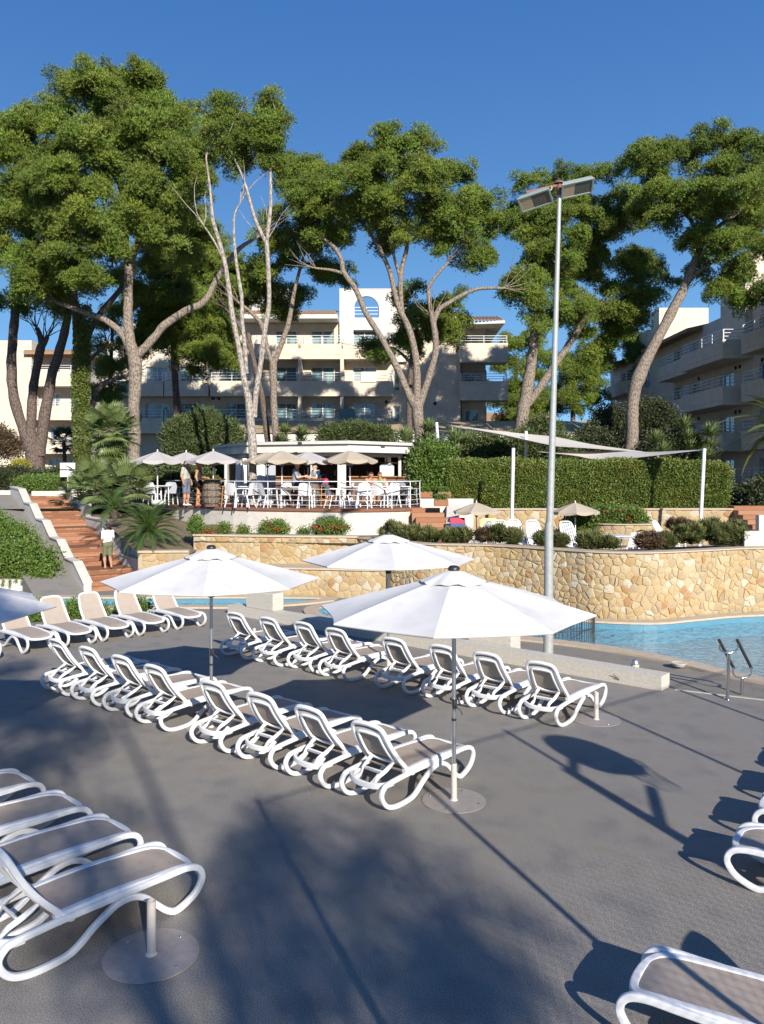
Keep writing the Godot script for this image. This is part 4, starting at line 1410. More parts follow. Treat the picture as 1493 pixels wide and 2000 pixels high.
	tw.quad(Vector3(t1, floors[2] - 0.3, zf - 0.02), Vector3(t1, tb, zf - 0.02), Vector3(t1, tb, z0), Vector3(t1, floors[2] - 0.3, z0))
	part(o, "tower", tw.mesh(), M.building_white)
	railing(o, Vector3(ax0, ay0 + 0.05, zf - 0.2), Vector3(ax1, ay0 + 0.05, zf - 0.2), 0.75, 3, M.rail_white, 0.03, 1.0)
	# stair-like end wing at the right with corner balconies
	var e0: float = px.call(790)
	var e1: float = px.call(902)
	var w2: float = px.call(975)
	var holes2 := []
	for f in [6.45, 9.25, 12.1]: holes2.append(Rect2(px.call(911) - e1, f - y0, px.call(940) - px.call(911), 2.0))
	var em := mk()
	wall_with_holes(em, Vector3(e1, y0, z0 - 1.2), X, px.call(953) - e1, 14.9 - y0, holes2, 0.2)
	em.quad(Vector3(px.call(953), y0, z0 - 1.2), Vector3(px.call(953), y0, z0 - 9), Vector3(px.call(953), 14.9, z0 - 9), Vector3(px.call(953), 14.9, z0 - 1.2))
	em.quad(Vector3(e1, y0, z0), Vector3(e1, y0, z0 - 1.2), Vector3(e1, 14.9, z0 - 1.2), Vector3(e1, 14.9, z0))
	part(o, "end_wall", em.mesh(), M.building_cream)
	for r in holes2: window_in(o, Vector3(e1, y0, z0 - 1.2), X, r, 0.2, 2)
	for f in [9.25, 12.1]: balcony(o, Vector3(px.call(897), f, z0 - 1.2), X, 3.6, 1.9, 1.45, 0.55)
	var rf2 := mk()
	rf2.hexa([Vector3(e0, 14.7, z0 + 0.1), Vector3(px.call(982), 14.7, z0 + 1.2), Vector3(px.call(985), 14.7, z0 - 9), Vector3(e0, 14.7, z0 - 9), Vector3(e0, 14.92, z0 + 0.1), Vector3(px.call(982), 14.92, z0 + 1.2), Vector3(px.call(985), 14.92, z0 - 9), Vector3(e0, 14.92, z0 - 9)])
	part(roof, "eaves", rf2.mesh(), M.building_white)
	var tm2 := mk()
	tiles(tm2, Vector3(px.call(900), 14.94, z0 + 1.15), Vector3(px.call(982), 14.94, z0 + 1.2), Vector3(0, 0.8, -3.0))
	part(roof, "tile_row", tm2.mesh(), M.roof_tile).set_meta("kind", "stuff")
	for q in [[500, 17.0, 3.8, 3.4], [860, 15.9, 3.4, 2.0]]:
		var um := mk()
		um.box(Vector3(px.call(q[0]), q[1], z0 - 7.0), Vector3(q[2], q[3], 4))
		part(o, "roof_house", um.mesh(), M.building_white)
	# restaurant awning along the ground floor
	var aw := thing("long_awning", "long beige sloping awning with white fascia along the apartment ground floor", "awning")
	var ya: float = EYE - (818 - HY) * 58.0 / F
	var yb: float = EYE - (846 - HY) * 54.0 / F
	var xa := -11.0
	for k in 9:
		var a := mk()
		var x0 := xa + k * 3.1
		a.quad(Vector3(x0, yb, -54), Vector3(x0 + 3.06, yb, -54), Vector3(x0 + 3.06, ya, -60.5), Vector3(x0, ya, -60.5))
		part(aw, "awning_panel", a.mesh(), M.awning_fabric)
	var fm := mk()
	fm.box(Vector3(xa + 14, yb - 0.32, -53.98), Vector3(28.2, 0.5, 0.12))
	fm.box(Vector3(xa + 14, yb - 0.95, -54.1), Vector3(28.2, 0.16, 0.12))
	part(aw, "fascia", fm.mesh(), M.building_white)
	for k in 8:
		var c := mk()
		c.box(Vector3(xa + k * 4, (yb - 0.6 + 2.15) / 2, -54), Vector3(0.18, yb - 0.6 - 2.15, 0.18))
		part(aw, "column", c.mesh(), M.building_white)
	# dark back wall of the restaurant under the awning
	var rbk := mk()
	rbk.box(Vector3(xa + 14, 3.6, -60.9), Vector3(28, 2.8, 0.2))
	part(aw, "back_wall", rbk.mesh(), M.building_cream)
	var tw2 := mk()
	tw2.bbox(Vector3.ZERO, Vector3(1.1, 0.75, 0.03), 0.008)
	for q in [[1.0, 7.9 + 1.2, -44.5, 1, "bag", "blue towel hung over a shaded balcony railing"], [-2.6, 6.75 + 1.2, -60.62, 0, "green", "dark green windbreak on a middle balcony railing"], [-1.0, 9.5 + 1.2, -60.62, 0, "white", "pale towel hung over a middle balcony railing"]]:
		var tp := single("balcony_towel", tw2.mesh(), {"bag": M.curtain_blue, "green": M.curtain_teal, "white": M.window_white}[q[4]], q[5], "towel", "towels on the balconies")
		tp.position = Vector3(20.93, q[1], q[2]) if q[3] == 1 else Vector3(q[0], q[1], q[2])
		if q[3] == 1: tp.rotation.y = PI / 2
	side_building()
	left_building()
	# small brick house far behind
	var hs := thing("brick_house", "small far house with red brick wall and clay roof between the pines", "house")
	var hb := mk()
	hb.box(Vector3(15.0, 5.5, -100), Vector3(12, 7, 6))
	part(hs, "wall", hb.mesh(), M.terracotta_pale)
	var hr := mk()
	hr.hexa([Vector3(8.5, 8.9, -96.4), Vector3(21.5, 8.9, -96.4), Vector3(21.5, 8.9, -103.6), Vector3(8.5, 8.9, -103.6), Vector3(8.6, 9.2, -96.5), Vector3(21.4, 9.2, -96.5), Vector3(20.5, 11.0, -100.1), Vector3(9.5, 11.0, -100.1)])
	part(hs, "roof", hr.mesh(), M.roof_tile)

func side_building() -> void:
	# block along the right side: its long face lies in the plane x = 22.2 and looks towards -x
	var o := thing("apartment_building", "cream apartment block with long rows of balconies in shade past the hedge", "building")
	var xf := 22.3
	var fls := [2.3, 5.1, 7.9, 10.7]
	var ux := Vector3(0, 0, 1)    # outward normal of ux x up is -x
	var zs := -80.0
	var y0 := -0.5
	var L := 44.0
	var holes := []
	for f in fls:
		for z in [[-76.5, 1.6], [-70.2, 2.0], [-62.5, 1.9], [-59.2, 1.3], [-54.0, 2.1], [-48.4, 2.2], [-42.5, 2.2]]:
			holes.append(Rect2(z[0] - zs, f - y0 + 0.05, z[1], 2.1))
	var m := mk()
	wall_with_holes(m, Vector3(xf, y0, zs), ux, L, 13.8 - y0, holes, 0.25)
	m.quad(Vector3(xf, y0, zs + L), Vector3(xf + 12, y0, zs + L), Vector3(xf + 12, 13.8, zs + L), Vector3(xf, 13.8, zs + L))
	m.quad(Vector3(xf + 12, y0, zs), Vector3(xf, y0, zs), Vector3(xf, 13.8, zs), Vector3(xf + 12, 13.8, zs))
	m.quad(Vector3(xf, 13.8, zs), Vector3(xf, 13.8, zs + L), Vector3(xf + 12, 13.8, zs + L), Vector3(xf + 12, 13.8, zs))
	part(o, "wall", m.mesh(), M.building_cream)
	for r in holes: window_in(o, Vector3(xf, y0, zs), ux, r, 0.25, 2)
	for fi in 4:
		var f: float = fls[fi]
		for b in [[-77.5, 7.0, 1.3], [-62.5, 6.35, 1.3], [-56.1, 6.8, 1.8], [-47.9, 9.0, 1.3]]:
			balcony(o, Vector3(xf, f, b[0]), ux, b[1], b[2], 1.15, 0.62)
	# projecting stair bays and roof structures
	for q in [[1.2, 14.2, -51.2, 3.2, 5.6, 3.6], [2.2, 14.9, -67.5, 4.0, 4.2, 2.0], [3.0, 14.4, -72.5, 5.0, 3.0, 4.5]]:
		var t := mk()
		t.box(Vector3(xf + q[0], q[1], q[2]), Vector3(q[3], q[4], q[5]))
		part(o, "roof_house", t.mesh(), M.building_cream)
	for q in [[-67.0, -57.0, 1.1], [-79.0, -74.0, 1.4]]:
		var rf := mk()
		var x0: float = xf - q[2]
		rf.hexa([Vector3(x0, 13.4, q[0]), Vector3(x0, 13.4, q[1]), Vector3(xf + 3, 13.85, q[1]), Vector3(xf + 3, 13.85, q[0]), Vector3(x0, 13.65, q[0]), Vector3(x0, 13.65, q[1]), Vector3(xf + 3, 14.6, q[1]), Vector3(xf + 3, 14.6, q[0])])
		part(o, "roof", rf.mesh(), M.roof_tile)
	for q in [[-51.6, 10.2], [-51.0, 10.2], [-48.0, 10.2], [-51.6, 7.4], [-51.0, 7.4], [-66, 7.4], [-51.6, 13.0], [-51.0, 13.0], [-57.6, 7.4], [-57.6, 10.2]]:
		var vm := mk()
		vm.lathe([Vector2(0.13, 0), Vector2(0.13, 0.06), Vector2(0, 0.06)], 10)
		var vp := part(o, "vent", vm.mesh(), M.vent_black)
		vp.position = Vector3(xf, q[1], q[0])
		vp.rotation.z = PI / 2

func left_building() -> void:
	var o := thing("apartment_building", "pale apartment block with corner balconies behind the ivy-clad trunk", "building")
	var z0 := -68.0
	var px := func(p: float) -> float: return (p - CX) * 68.0 / F
	var y0 := 1.0
	var fls := [2.65, 5.4, 8.2, 11.0]
	var a: float = px.call(-160)
	var b: float = px.call(62)
	var c: float = px.call(150)
	var m := mk()
	wall_with_holes(m, Vector3(a, y0, z0), Vector3.RIGHT, b - a, 14.6 - y0, [], 0.2)
	m.quad(Vector3(b, y0, z0), Vector3(b, y0, z0 - 1.5), Vector3(b, 14.6, z0 - 1.5), Vector3(b, 14.6, z0))
	var holes := []
	for f in fls:
		holes.append(Rect2(0.85, f - y0 + 0.05, 0.95, 2.1))
		holes.append(Rect2(2.55, f - y0 + 0.05, 0.8, 2.1))
	wall_with_holes(m, Vector3(b, y0, z0 - 1.5), Vector3.RIGHT, c - b, 13.4 - y0, holes, 0.2)
	m.quad(Vector3(c, y0, z0 - 1.5), Vector3(c, y0, z0 - 14), Vector3(c, 13.4, z0 - 14), Vector3(c, 13.4, z0 - 1.5))
	part(o, "wall", m.mesh(), M.building_cream)
	for r in holes: window_in(o, Vector3(b, y0, z0 - 1.5), Vector3.RIGHT, r, 0.2, 2)
	for f in fls: balcony(o, Vector3(b - 0.1, f, z0 - 1.5), Vector3.RIGHT, 3.5, 1.7, 1.2, 0.55)
	for f in fls: balcony(o, Vector3(c + 0.1, f - 0.4, z0 - 7), Vector3.RIGHT, 2.3, 1.2, 1.2, 0.55)
	var r := mk()
	r.hexa([Vector3(b - 0.5, 13.4, z0 + 0.4), Vector3(c + 0.8, 13.4, z0 + 0.4), Vector3(c + 0.8, 13.4, z0 - 14), Vector3(b - 0.5, 13.4, z0 - 14), Vector3(b - 0.5, 13.65, z0 + 0.4), Vector3(c + 0.8, 13.65, z0 + 0.4), Vector3(c - 1, 14.6, z0 - 8), Vector3(b, 14.6, z0 - 8)])
	var roof := part(o, "roof", r.mesh(), M.roof_tile)
	var t := mk()
	tiles(t, Vector3(b - 0.5, 13.66, z0 + 0.42), Vector3(c + 0.8, 13.66, z0 + 0.42), Vector3(0, 0.28, -2.6))
	part(roof, "tile_row", t.mesh(), M.roof_tile).set_meta("kind", "stuff")
	var s := mk()
	s.box(Vector3(px.call(165), 14.0, z0 - 8), Vector3(1.4, 3.4, 3))
	s.box(Vector3(px.call(225), 14.8, z0 - 9), Vector3(2.2, 5.2, 3))
	part(o, "chimney", s.mesh(), M.building_white)

func pine_puff(sd: int, tufts: int, needles: int, squash: float) -> ArrayMesh:
	# a rounded spray of needle tufts, radius about 1; colours vary from tuft to tuft
	var r := RandomNumberGenerator.new()
	r.seed = sd
	var m := mk()
	for i in tufts:
		var d := Vector3(r.randfn(), r.randfn() + 0.45, r.randfn()).normalized()
		if d.y < -0.35: d.y *= -0.6
		var rad := pow(r.randf(), 0.33) * r.randf_range(0.72, 1.0)
		var p := d * rad * Vector3(1, squash, 1)
		var ax := (d + Vector3(0, 0.45, 0)).normalized()
		var sh := r.randf_range(0.7, 1.25)
		m.tint = Color(sh * r.randf_range(0.86, 1.12), sh, sh * r.randf_range(0.7, 1.0))
		for k in needles:
			var s := Vector3(r.randfn(), r.randfn(), r.randfn()).normalized()
			var t := (ax * 0.9 + s * 0.75).normalized()
			var L := r.randf_range(0.15, 0.26)
			var w := t.cross(s).normalized() * r.randf_range(0.014, 0.021)
			m.tri(p - w, p + w, p + t * L)
	return m.mesh()

var puffs := []
func crown(parent: Node3D, blobs: Array, z: float, mtl: Material, size: float, dens: float, called := "crown") -> void:
	# blobs: [photo x, photo y, radius x, radius y, depth offset in metres]
	var lists := [[], []]
	var cols := [[], []]
	for b in blobs:
		var zz: float = z + (b[4] if b.size() > 4 else 0.0)
		var c := at(b[0], b[1], zz)
		var rx: float = b[2] * 1.1 * zz / F
		var ry: float = b[3] * 1.1 * zz / F
		var rz: float = (rx + ry) * 0.5
		var n := int(dens * (rx * ry + ry * rz + rx * rz) * 6.4 / (size * size))
		# boughs sit round the blob; each carries a tight clump of sprays
		var bc := c
		var bd := Vector3.UP
		for i in n:
			if i % 9 == 0:
				bd = Vector3(rng.randfn(), rng.randfn(), rng.randfn()).normalized()
				bc = c + bd * pow(rng.randf(), 0.35) * rr(0.85, 1.08) * Vector3(rx, ry, rz)
			var d := (bd + Vector3(rng.randfn(), rng.randfn(), rng.randfn()) * 0.45).normalized()
			var p := bc + Vector3(rng.randfn() * 0.62, rng.randfn() * 0.36, rng.randfn() * 0.62) * size
			var s := size * rr(0.6, 1.15)
			# the spray leans away from the middle of its bough
			var up := (Vector3.UP * 1.0 + d * 0.75).normalized()
			var bx := up.cross(Vector3(rr(-1, 1), rr(-1, 1), rr(-1, 1))).normalized()
			var bs := Basis(bx, up, bx.cross(up)).scaled_local(Vector3(s, s, s))
			var k := rng.randi() % 2
			lists[k].append(Transform3D(bs, p))
			var v := rr(0.75, 1.3)
			cols[k].append(Color(v * rr(0.86, 1.1), v, v * rr(0.75, 1.1)))
	for k in 2:
		if lists[k].size() > 0: scatter(parent, called, puffs[k], mtl, lists[k], cols[k])

func limb(m: Mesher, pts: Array, z: float, taper := 1.0) -> void:
	# pts: [photo x, photo y, width in photo pixels, depth offset]
	var p := []
	for q in pts:
		var zz: float = z + (q[3] if q.size() > 3 else 0.0)
		var v := at(q[0], q[1], zz)
		p.append(Vector4(v.x, v.y, v.z, q[2] * 0.5 * zz / F))
	var c := curve(p, 4)
	var path := []
	var rad := []
	for q in c:
		path.append(Vector3(q.x, q.y, q.z) + Vector3(rr(-1, 1), 0, rr(-1, 1)) * q.w * 0.09)
		rad.append(maxf(q.w * rr(0.93, 1.07), 0.015))
	m.tube(path, rad, 9)

func twigs(m: Mesher, from: Vector3, dir: Vector3, n: int, L: float) -> void:
	for i in n:
		var d := (dir + Vector3(rr(-1, 1), rr(-0.5, 0.9), rr(-1, 1)) * 0.8).normalized()
		var p := from
		var pts := [p]
		for k in 4:
			d = (d + Vector3(rr(-1, 1), rr(-0.2, 0.6), rr(-1, 1)) * 0.35).normalized()
			p += d * L * 0.25 * rr(0.7, 1.2)
			pts.append(p)
		m.tube(pts, [0.03, 0.024, 0.018, 0.012, 0.006], 5)

func tree(label: String, z: float, limbs: Array, blobs: Array, bark: Material, size := 0.62, dens := 0.5, group := "pines between pool and apartments") -> Node3D:
	var o := thing("pine_tree", label, "pine tree", Vector3.ZERO, 0.0, group)
	for i in limbs.size():
		var m := mk()
		var pts: Array = limbs[i]
		if i == 0:
			var foot: Array = pts[0].duplicate()
			foot[1] = HY + 1.4 * F / z
			foot[2] *= 1.25
			while pts.size() > 1 and pts[0][1] > foot[1] - 8: pts = pts.slice(1)
			pts = [foot] + pts
		limb(m, pts, z)
		if i > 0:
			var e: Array = limbs[i][-1]
			var e0: Array = limbs[i][-2]
			var a := at(e[0], e[1], z + (e[3] if e.size() > 3 else 0.0))
			var b := at(e0[0], e0[1], z + (e0[3] if e0.size() > 3 else 0.0))
			twigs(m, a, (a - b).normalized(), 6 if bark != M.bark_pale else 3, 2.0)
		part(o, "trunk" if i == 0 else "limb", m.mesh(), bark)
	if blobs.size() > 0: crown(o, blobs, z, M.pine_needles, size, dens)
	return o

func trees() -> void:
	var bt := ntex(0.022, [[0.0, gray(0.35)], [0.35, gray(0.7)], [0.6, gray(0.95)], [1.0, gray(1.0)]], 61, 512, FastNoiseLite.TYPE_SIMPLEX, 4)
	relief(world_tex(mat("bark_grey", lin(0.30, 0.245, 0.195), 0.95), bt, 0.8), bt, 2.5)
	relief(world_tex(mat("bark_pale", lin(0.42, 0.37, 0.32), 0.95), bt, 0.9), bt, 1.8)
	relief(world_tex(mat("bark_dark", lin(0.16, 0.12, 0.10), 0.95), bt, 0.8), bt, 2.5)
	for b in ["bark_grey", "bark_pale", "bark_dark"]: M[b].uv1_scale = Vector3(0.9, 0.4, 0.9)
	var nd := mat("pine_needles", lin(0.165, 0.225, 0.034), 0.6)
	nd.vertex_color_use_as_albedo = true
	nd.backlight_enabled = true
	nd.backlight = Color(0.2, 0.24, 0.1)
	puffs = [pine_puff(5, 170, 9, 0.72), pine_puff(6, 170, 9, 0.85), pine_puff(7, 46, 9, 0.8)]
	var bg: Material = M.bark_grey
	tree("huge spreading pine with forked grey trunk beside the fan palm", 37.0, [
		[[262, 940, 27], [262, 860, 24], [262, 790, 23], [265, 720, 25], [259, 682, 26]],
		[[260, 690, 24], [250, 640, 19], [251, 590, 18], [252, 530, 18], [262, 492, 15], [277, 466, 12], [300, 455, 9]],
		[[253, 540, 14], [246, 480, 12], [248, 417, 10], [230, 350, 8]],
		[[262, 700, 18], [295, 667, 16], [322, 635, 15], [362, 608, 15], [400, 588, 13], [431, 532, 11], [469, 485, 9], [499, 466, 5]],
		[[255, 690, 14], [238, 652, 13], [205, 625, 12], [160, 608, 10], [110, 590, 7]]],
		[[190, 185, 95, 55], [250, 175, 70, 42, 1], [330, 245, 75, 55, -1], [90, 250, 75, 55], [30, 300, 55, 60], [200, 275, 120, 70, -1.5], [290, 300, 80, 60, -2], [110, 340, 90, 65, -1.5], [340, 330, 62, 55], [30, 390, 60, 60, -1], [170, 400, 105, 70, -2.5], [270, 385, 85, 55, -1.5], [60, 470, 70, 55, -2], [150, 490, 85, 55, -2], [100, 550, 75, 35, -1], [330, 420, 60, 45], [225, 470, 45, 45, -1], [372, 360, 42, 60, 0.5], [385, 300, 34, 45, 1], [350, 470, 50, 40, 1], [300, 450, 50, 40, -1], [40, 560, 50, 35, 0], [5, 450, 50, 60, 1], [140, 160, 45, 30, 1], [300, 200, 50, 40, 1]], bg, 0.62, 0.5)
	tree("tall slender pine with three pale bare stems growing through the bar terrace", 31.5, [
		[[494, 985, 17], [494, 930, 16], [493, 860, 16], [487, 790, 15], [484, 770, 14]],
		[[486, 790, 12], [476, 733, 11], [466, 674, 10.5], [455, 620, 10], [442, 526, 9], [428, 470, 8], [416, 429, 7.5], [411, 372, 5], [403, 309, 3]],
		[[482, 730, 8], [478, 674, 8], [473, 620, 8], [472, 578, 8], [461, 504, 6], [457, 429, 5], [470, 395, 2.5]],
		[[497, 815, 11], [500, 768, 11], [509, 714, 10], [517, 647, 10], [525, 600, 9.5], [525, 540, 9], [521, 470, 9]],
		[[521, 475, 8], [499, 429, 7], [476, 350, 5], [446, 285, 3]],
		[[521, 475, 8], [529, 399, 7], [529, 324, 5], [540, 260, 3]],
		[[436, 505, 5], [418, 470, 4], [398, 440, 2.5]]],
		[[450, 222, 40, 32], [520, 222, 44, 34], [490, 262, 62, 36], [537, 285, 28, 40], [428, 260, 26, 36], [470, 300, 40, 24, 0.5], [515, 320, 30, 22, 0.5]], M.bark_pale, 0.5, 0.6)
	tree("pine with forked trunk rising behind the bar roof", 45.0, [
		[[541, 880, 15], [538, 840, 14], [535, 781, 14], [533, 705, 15]],
		[[533, 712, 11], [522, 679, 9], [511, 634, 9], [487, 607, 7], [465, 590, 5]],
		[[535, 710, 11], [551, 669, 10], [565, 628, 10], [573, 580, 8], [585, 530, 6], [600, 480, 5]]],
		[[600, 400, 55, 60, -2], [560, 340, 40, 40], [620, 350, 55, 45], [570, 450, 50, 50, -1], [640, 440, 40, 45, -1], [590, 520, 65, 38, 1], [630, 545, 45, 25, 2], [520, 560, 50, 45, 3], [560, 590, 45, 30, 3]], bg, 0.62, 0.5)
	tree("thin leaning pine stem close behind the bar roof", 46.0, [
		[[525, 880, 12], [522, 850, 12], [512, 775, 11], [495, 700, 10], [485, 650, 8]],
		[[492, 690, 8], [470, 640, 7], [440, 600, 5]]],
		[[450, 560, 60, 50, 2], [400, 600, 55, 45, 2]], M.bark_dark, 0.62, 0.5)
	tree("broad umbrella-shaped pine with trunk splitting in three above the round bush", 42.0, [
		[[826, 910, 28], [823, 870, 24], [818, 820, 22], [815, 785, 23]],
		[[815, 800, 18], [795, 762, 15], [774, 714, 13], [742, 655, 12], [715, 612, 11], [696, 567, 11], [672, 532, 10], [668, 510, 9], [655, 485, 8], [635, 468, 6]],
		[[673, 535, 7], [650, 528, 6], [617, 524, 4]],
		[[815, 790, 17], [814, 714, 14], [801, 647, 13], [782, 607, 11], [771, 572, 10], [761, 528, 9], [738, 478, 8], [717, 448, 7], [701, 424, 6]],
		[[786, 612, 9], [783, 541, 9], [794, 488, 8], [798, 440, 6]],
		[[783, 545, 7], [774, 515, 6], [758, 454, 5]],
		[[818, 795, 17], [830, 762, 14], [849, 701, 13], [851, 661, 12], [845, 620, 12]],
		[[846, 630, 9], [838, 580, 8], [842, 552, 7], [876, 512, 5]],
		[[846, 632, 10], [858, 605, 10], [873, 594, 9], [902, 577, 8], [935, 564, 7], [985, 563, 5]]],
		[[690, 320, 62, 38], [780, 300, 75, 40], [850, 330, 70, 42], [640, 390, 50, 45], [720, 370, 70, 45, -2], [800, 370, 80, 50, -2], [890, 390, 65, 50, -1], [930, 420, 40, 55], [860, 440, 48, 38, -1], [905, 475, 52, 32], [790, 430, 55, 35, -1], [690, 420, 45, 30], [930, 520, 40, 26, 1], [650, 440, 35, 30], [770, 480, 40, 26, 2]], bg, 0.62, 0.5)
	tree("dark drooping pine crown standing before the apartment tower", 50.0, [
		[[800, 850, 12], [800, 780, 11], [805, 700, 10], [815, 640, 8]],
		[[804, 710, 6], [770, 680, 5], [735, 680, 3]]],
		[[800, 625, 48, 45], [850, 620, 55, 38], [890, 640, 45, 28], [745, 690, 38, 34], [790, 690, 30, 28], [840, 665, 38, 30], [885, 605, 35, 20]], M.bark_dark, 0.6, 0.45)
	tree("pine with two leaning trunks beside the lamp post floodlights", 46.0, [
		[[1008, 890, 27], [1018, 830, 25], [1030, 760, 24], [1036, 720, 22], [1043, 670, 19], [1046, 620, 14]],
		[[1032, 790, 14], [1050, 765, 15], [1085, 712, 14], [1120, 660, 13], [1150, 610, 10]],
		[[1044, 650, 10], [1060, 560, 9], [1080, 480, 7], [1100, 420, 5]]],
		[[1050, 395, 60, 45], [1120, 370, 65, 45], [1000, 440, 48, 50], [1100, 450, 75, 55, -2], [1040, 500, 60, 45], [1055, 595, 72, 48, -2], [1020, 560, 40, 35, -2], [1150, 590, 45, 40, -1], [1185, 420, 60, 55, 1], [1200, 500, 80, 60, 2], [1240, 560, 65, 45, 2], [1190, 620, 75, 35, 2], [1130, 530, 80, 45, 2], [1160, 680, 55, 28, 3], [1290, 545, 28, 30, 3]], bg, 0.62, 0.5)
	tree("leaning pine with thick bent trunk beside the shaded balconies", 43.0, [
		[[1232, 910, 27], [1234, 860, 24], [1236, 790, 24], [1246, 740, 27], [1270, 690, 22], [1310, 615, 20], [1342, 550, 17], [1362, 500, 14], [1375, 460, 12]],
		[[1340, 555, 10], [1365, 530, 9], [1410, 500, 6]],
		[[1368, 480, 10], [1350, 430, 8], [1310, 390, 5]],
		[[1372, 470, 10], [1420, 430, 8], [1470, 400, 5]]],
		[[1290, 325, 65, 38], [1375, 300, 65, 35], [1455, 310, 62, 42], [1265, 385, 48, 42], [1345, 370, 80, 50, -2], [1435, 385, 80, 55, -2], [1500, 380, 50, 80], [1330, 435, 65, 38, -1], [1410, 455, 70, 40, -1], [1455, 500, 55, 40, -1], [1390, 540, 42, 30], [1440, 570, 50, 26, 1], [1490, 540, 40, 50]], bg, 0.62, 0.5)
	tree("old pine with three trunks and sawn stubs in front of the pale apartment block", 42.0, [
		[[72, 960, 42], [70, 920, 38], [65, 880, 34], [56, 850, 30]],
		[[58, 870, 22], [40, 820, 20], [25, 760, 19], [24, 690, 18], [29, 620, 17], [34, 560, 14], [40, 500, 10]],
		[[60, 870, 22], [62, 800, 18], [68, 740, 17], [78, 690, 17], [84, 668, 16]],
		[[82, 678, 11], [78, 655, 10], [72, 640, 9]],
		[[84, 675, 11], [90, 664, 10], [93, 658, 9]],
		[[76, 890, 24], [88, 810, 21], [100, 740, 19], [118, 680, 17], [133, 620, 15], [140, 560, 11], [150, 500, 8]]],
		[[50, 520, 55, 35], [130, 590, 42, 26, -1], [20, 590, 40, 20], [150, 545, 50, 30]], M.bark_dark, 0.6, 0.5)
	tree("dark curving pine trunk behind the ivy column", 43.0, [
		[[172, 950, 22], [170, 880, 18], [165, 800, 17], [160, 740, 13], [165, 680, 13], [185, 630, 12], [215, 590, 11], [245, 555, 8]],
		[[172, 830, 13], [185, 775, 12], [205, 748, 10], [245, 735, 6]],
		[[162, 735, 7], [180, 700, 6], [210, 670, 4]]],
		[[230, 545, 35, 25], [250, 560, 30, 30, 1]], M.bark_dark, 0.6, 0.45)
	# dark evergreens in the shade of the front pines
	tree("dense dark evergreen filling the gap behind the forked pine", 48.0, [[[350, 860, 16], [345, 780, 14], [340, 680, 12], [345, 560, 8]]],
		[[330, 520, 75, 55], [410, 520, 60, 55], [350, 600, 85, 55], [420, 610, 55, 50], [310, 660, 55, 50], [380, 680, 75, 40], [440, 690, 40, 40], [300, 600, 40, 60], [380, 450, 60, 40]], M.bark_dark, 0.62, 0.75, "evergreens behind the pines")
	tree("narrow dark evergreen against the pale apartment block", 52.0, [[[215, 880, 12], [215, 780, 10], [220, 640, 6]]],
		[[215, 800, 30, 60], [222, 700, 28, 70], [232, 620, 24, 45], [205, 850, 25, 40]], M.bark_dark, 0.6, 0.42, "evergreens behind the pines")
	tree("sunlit round pine far behind the lamp post", 70.0, [[[1000, 860, 10], [1005, 780, 9], [1010, 700, 6]]],
		[[1000, 700, 45, 45], [975, 745, 38, 36], [1025, 755, 42, 40], [1000, 800, 45, 30], [1045, 700, 35, 50]], bg, 0.75, 0.42, "sunlit pines far behind")
	tree("sunlit pine far behind the leaning trunk", 72.0, [[[1120, 860, 10], [1120, 790, 9], [1125, 720, 6]]],
		[[1110, 740, 50, 45], [1150, 700, 45, 45], [1090, 790, 50, 35], [1150, 780, 45, 40], [1190, 690, 40, 40], [1235, 660, 35, 28], [1250, 700, 28, 30]], bg, 0.75, 0.42, "sunlit pines far behind")

func leaf_clump(sd: int, n: int, L: float, w: float, spread := 0.5) -> ArrayMesh:
	var r := RandomNumberGenerator.new()
	r.seed = sd
	var m := mk()
	for i in n:
		var d := Vector3(r.randfn(), r.randfn() + 0.5, r.randfn()).normalized()
		var p := Vector3(r.randfn(), r.randfn(), r.randfn()) * spread * 0.5
		var s := d.cross(Vector3(r.randfn(), r.randfn(), r.randfn())).normalized()
		var sh := r.randf_range(0.72, 1.25)
		m.tint = Color(sh * r.randf_range(0.85, 1.15), sh, sh * r.randf_range(0.75, 1.05))
		var l := L * r.randf_range(0.7, 1.2)
		var ww := w * r.randf_range(0.8, 1.2)
		var up := d.cross(s) * ww * 0.35
		m.tri(p, p + d * l * 0.5 + s * ww + up, p + d * l)
		m.tri(p, p + d * l, p + d * l * 0.5 - s * ww + up)
	return m.mesh()

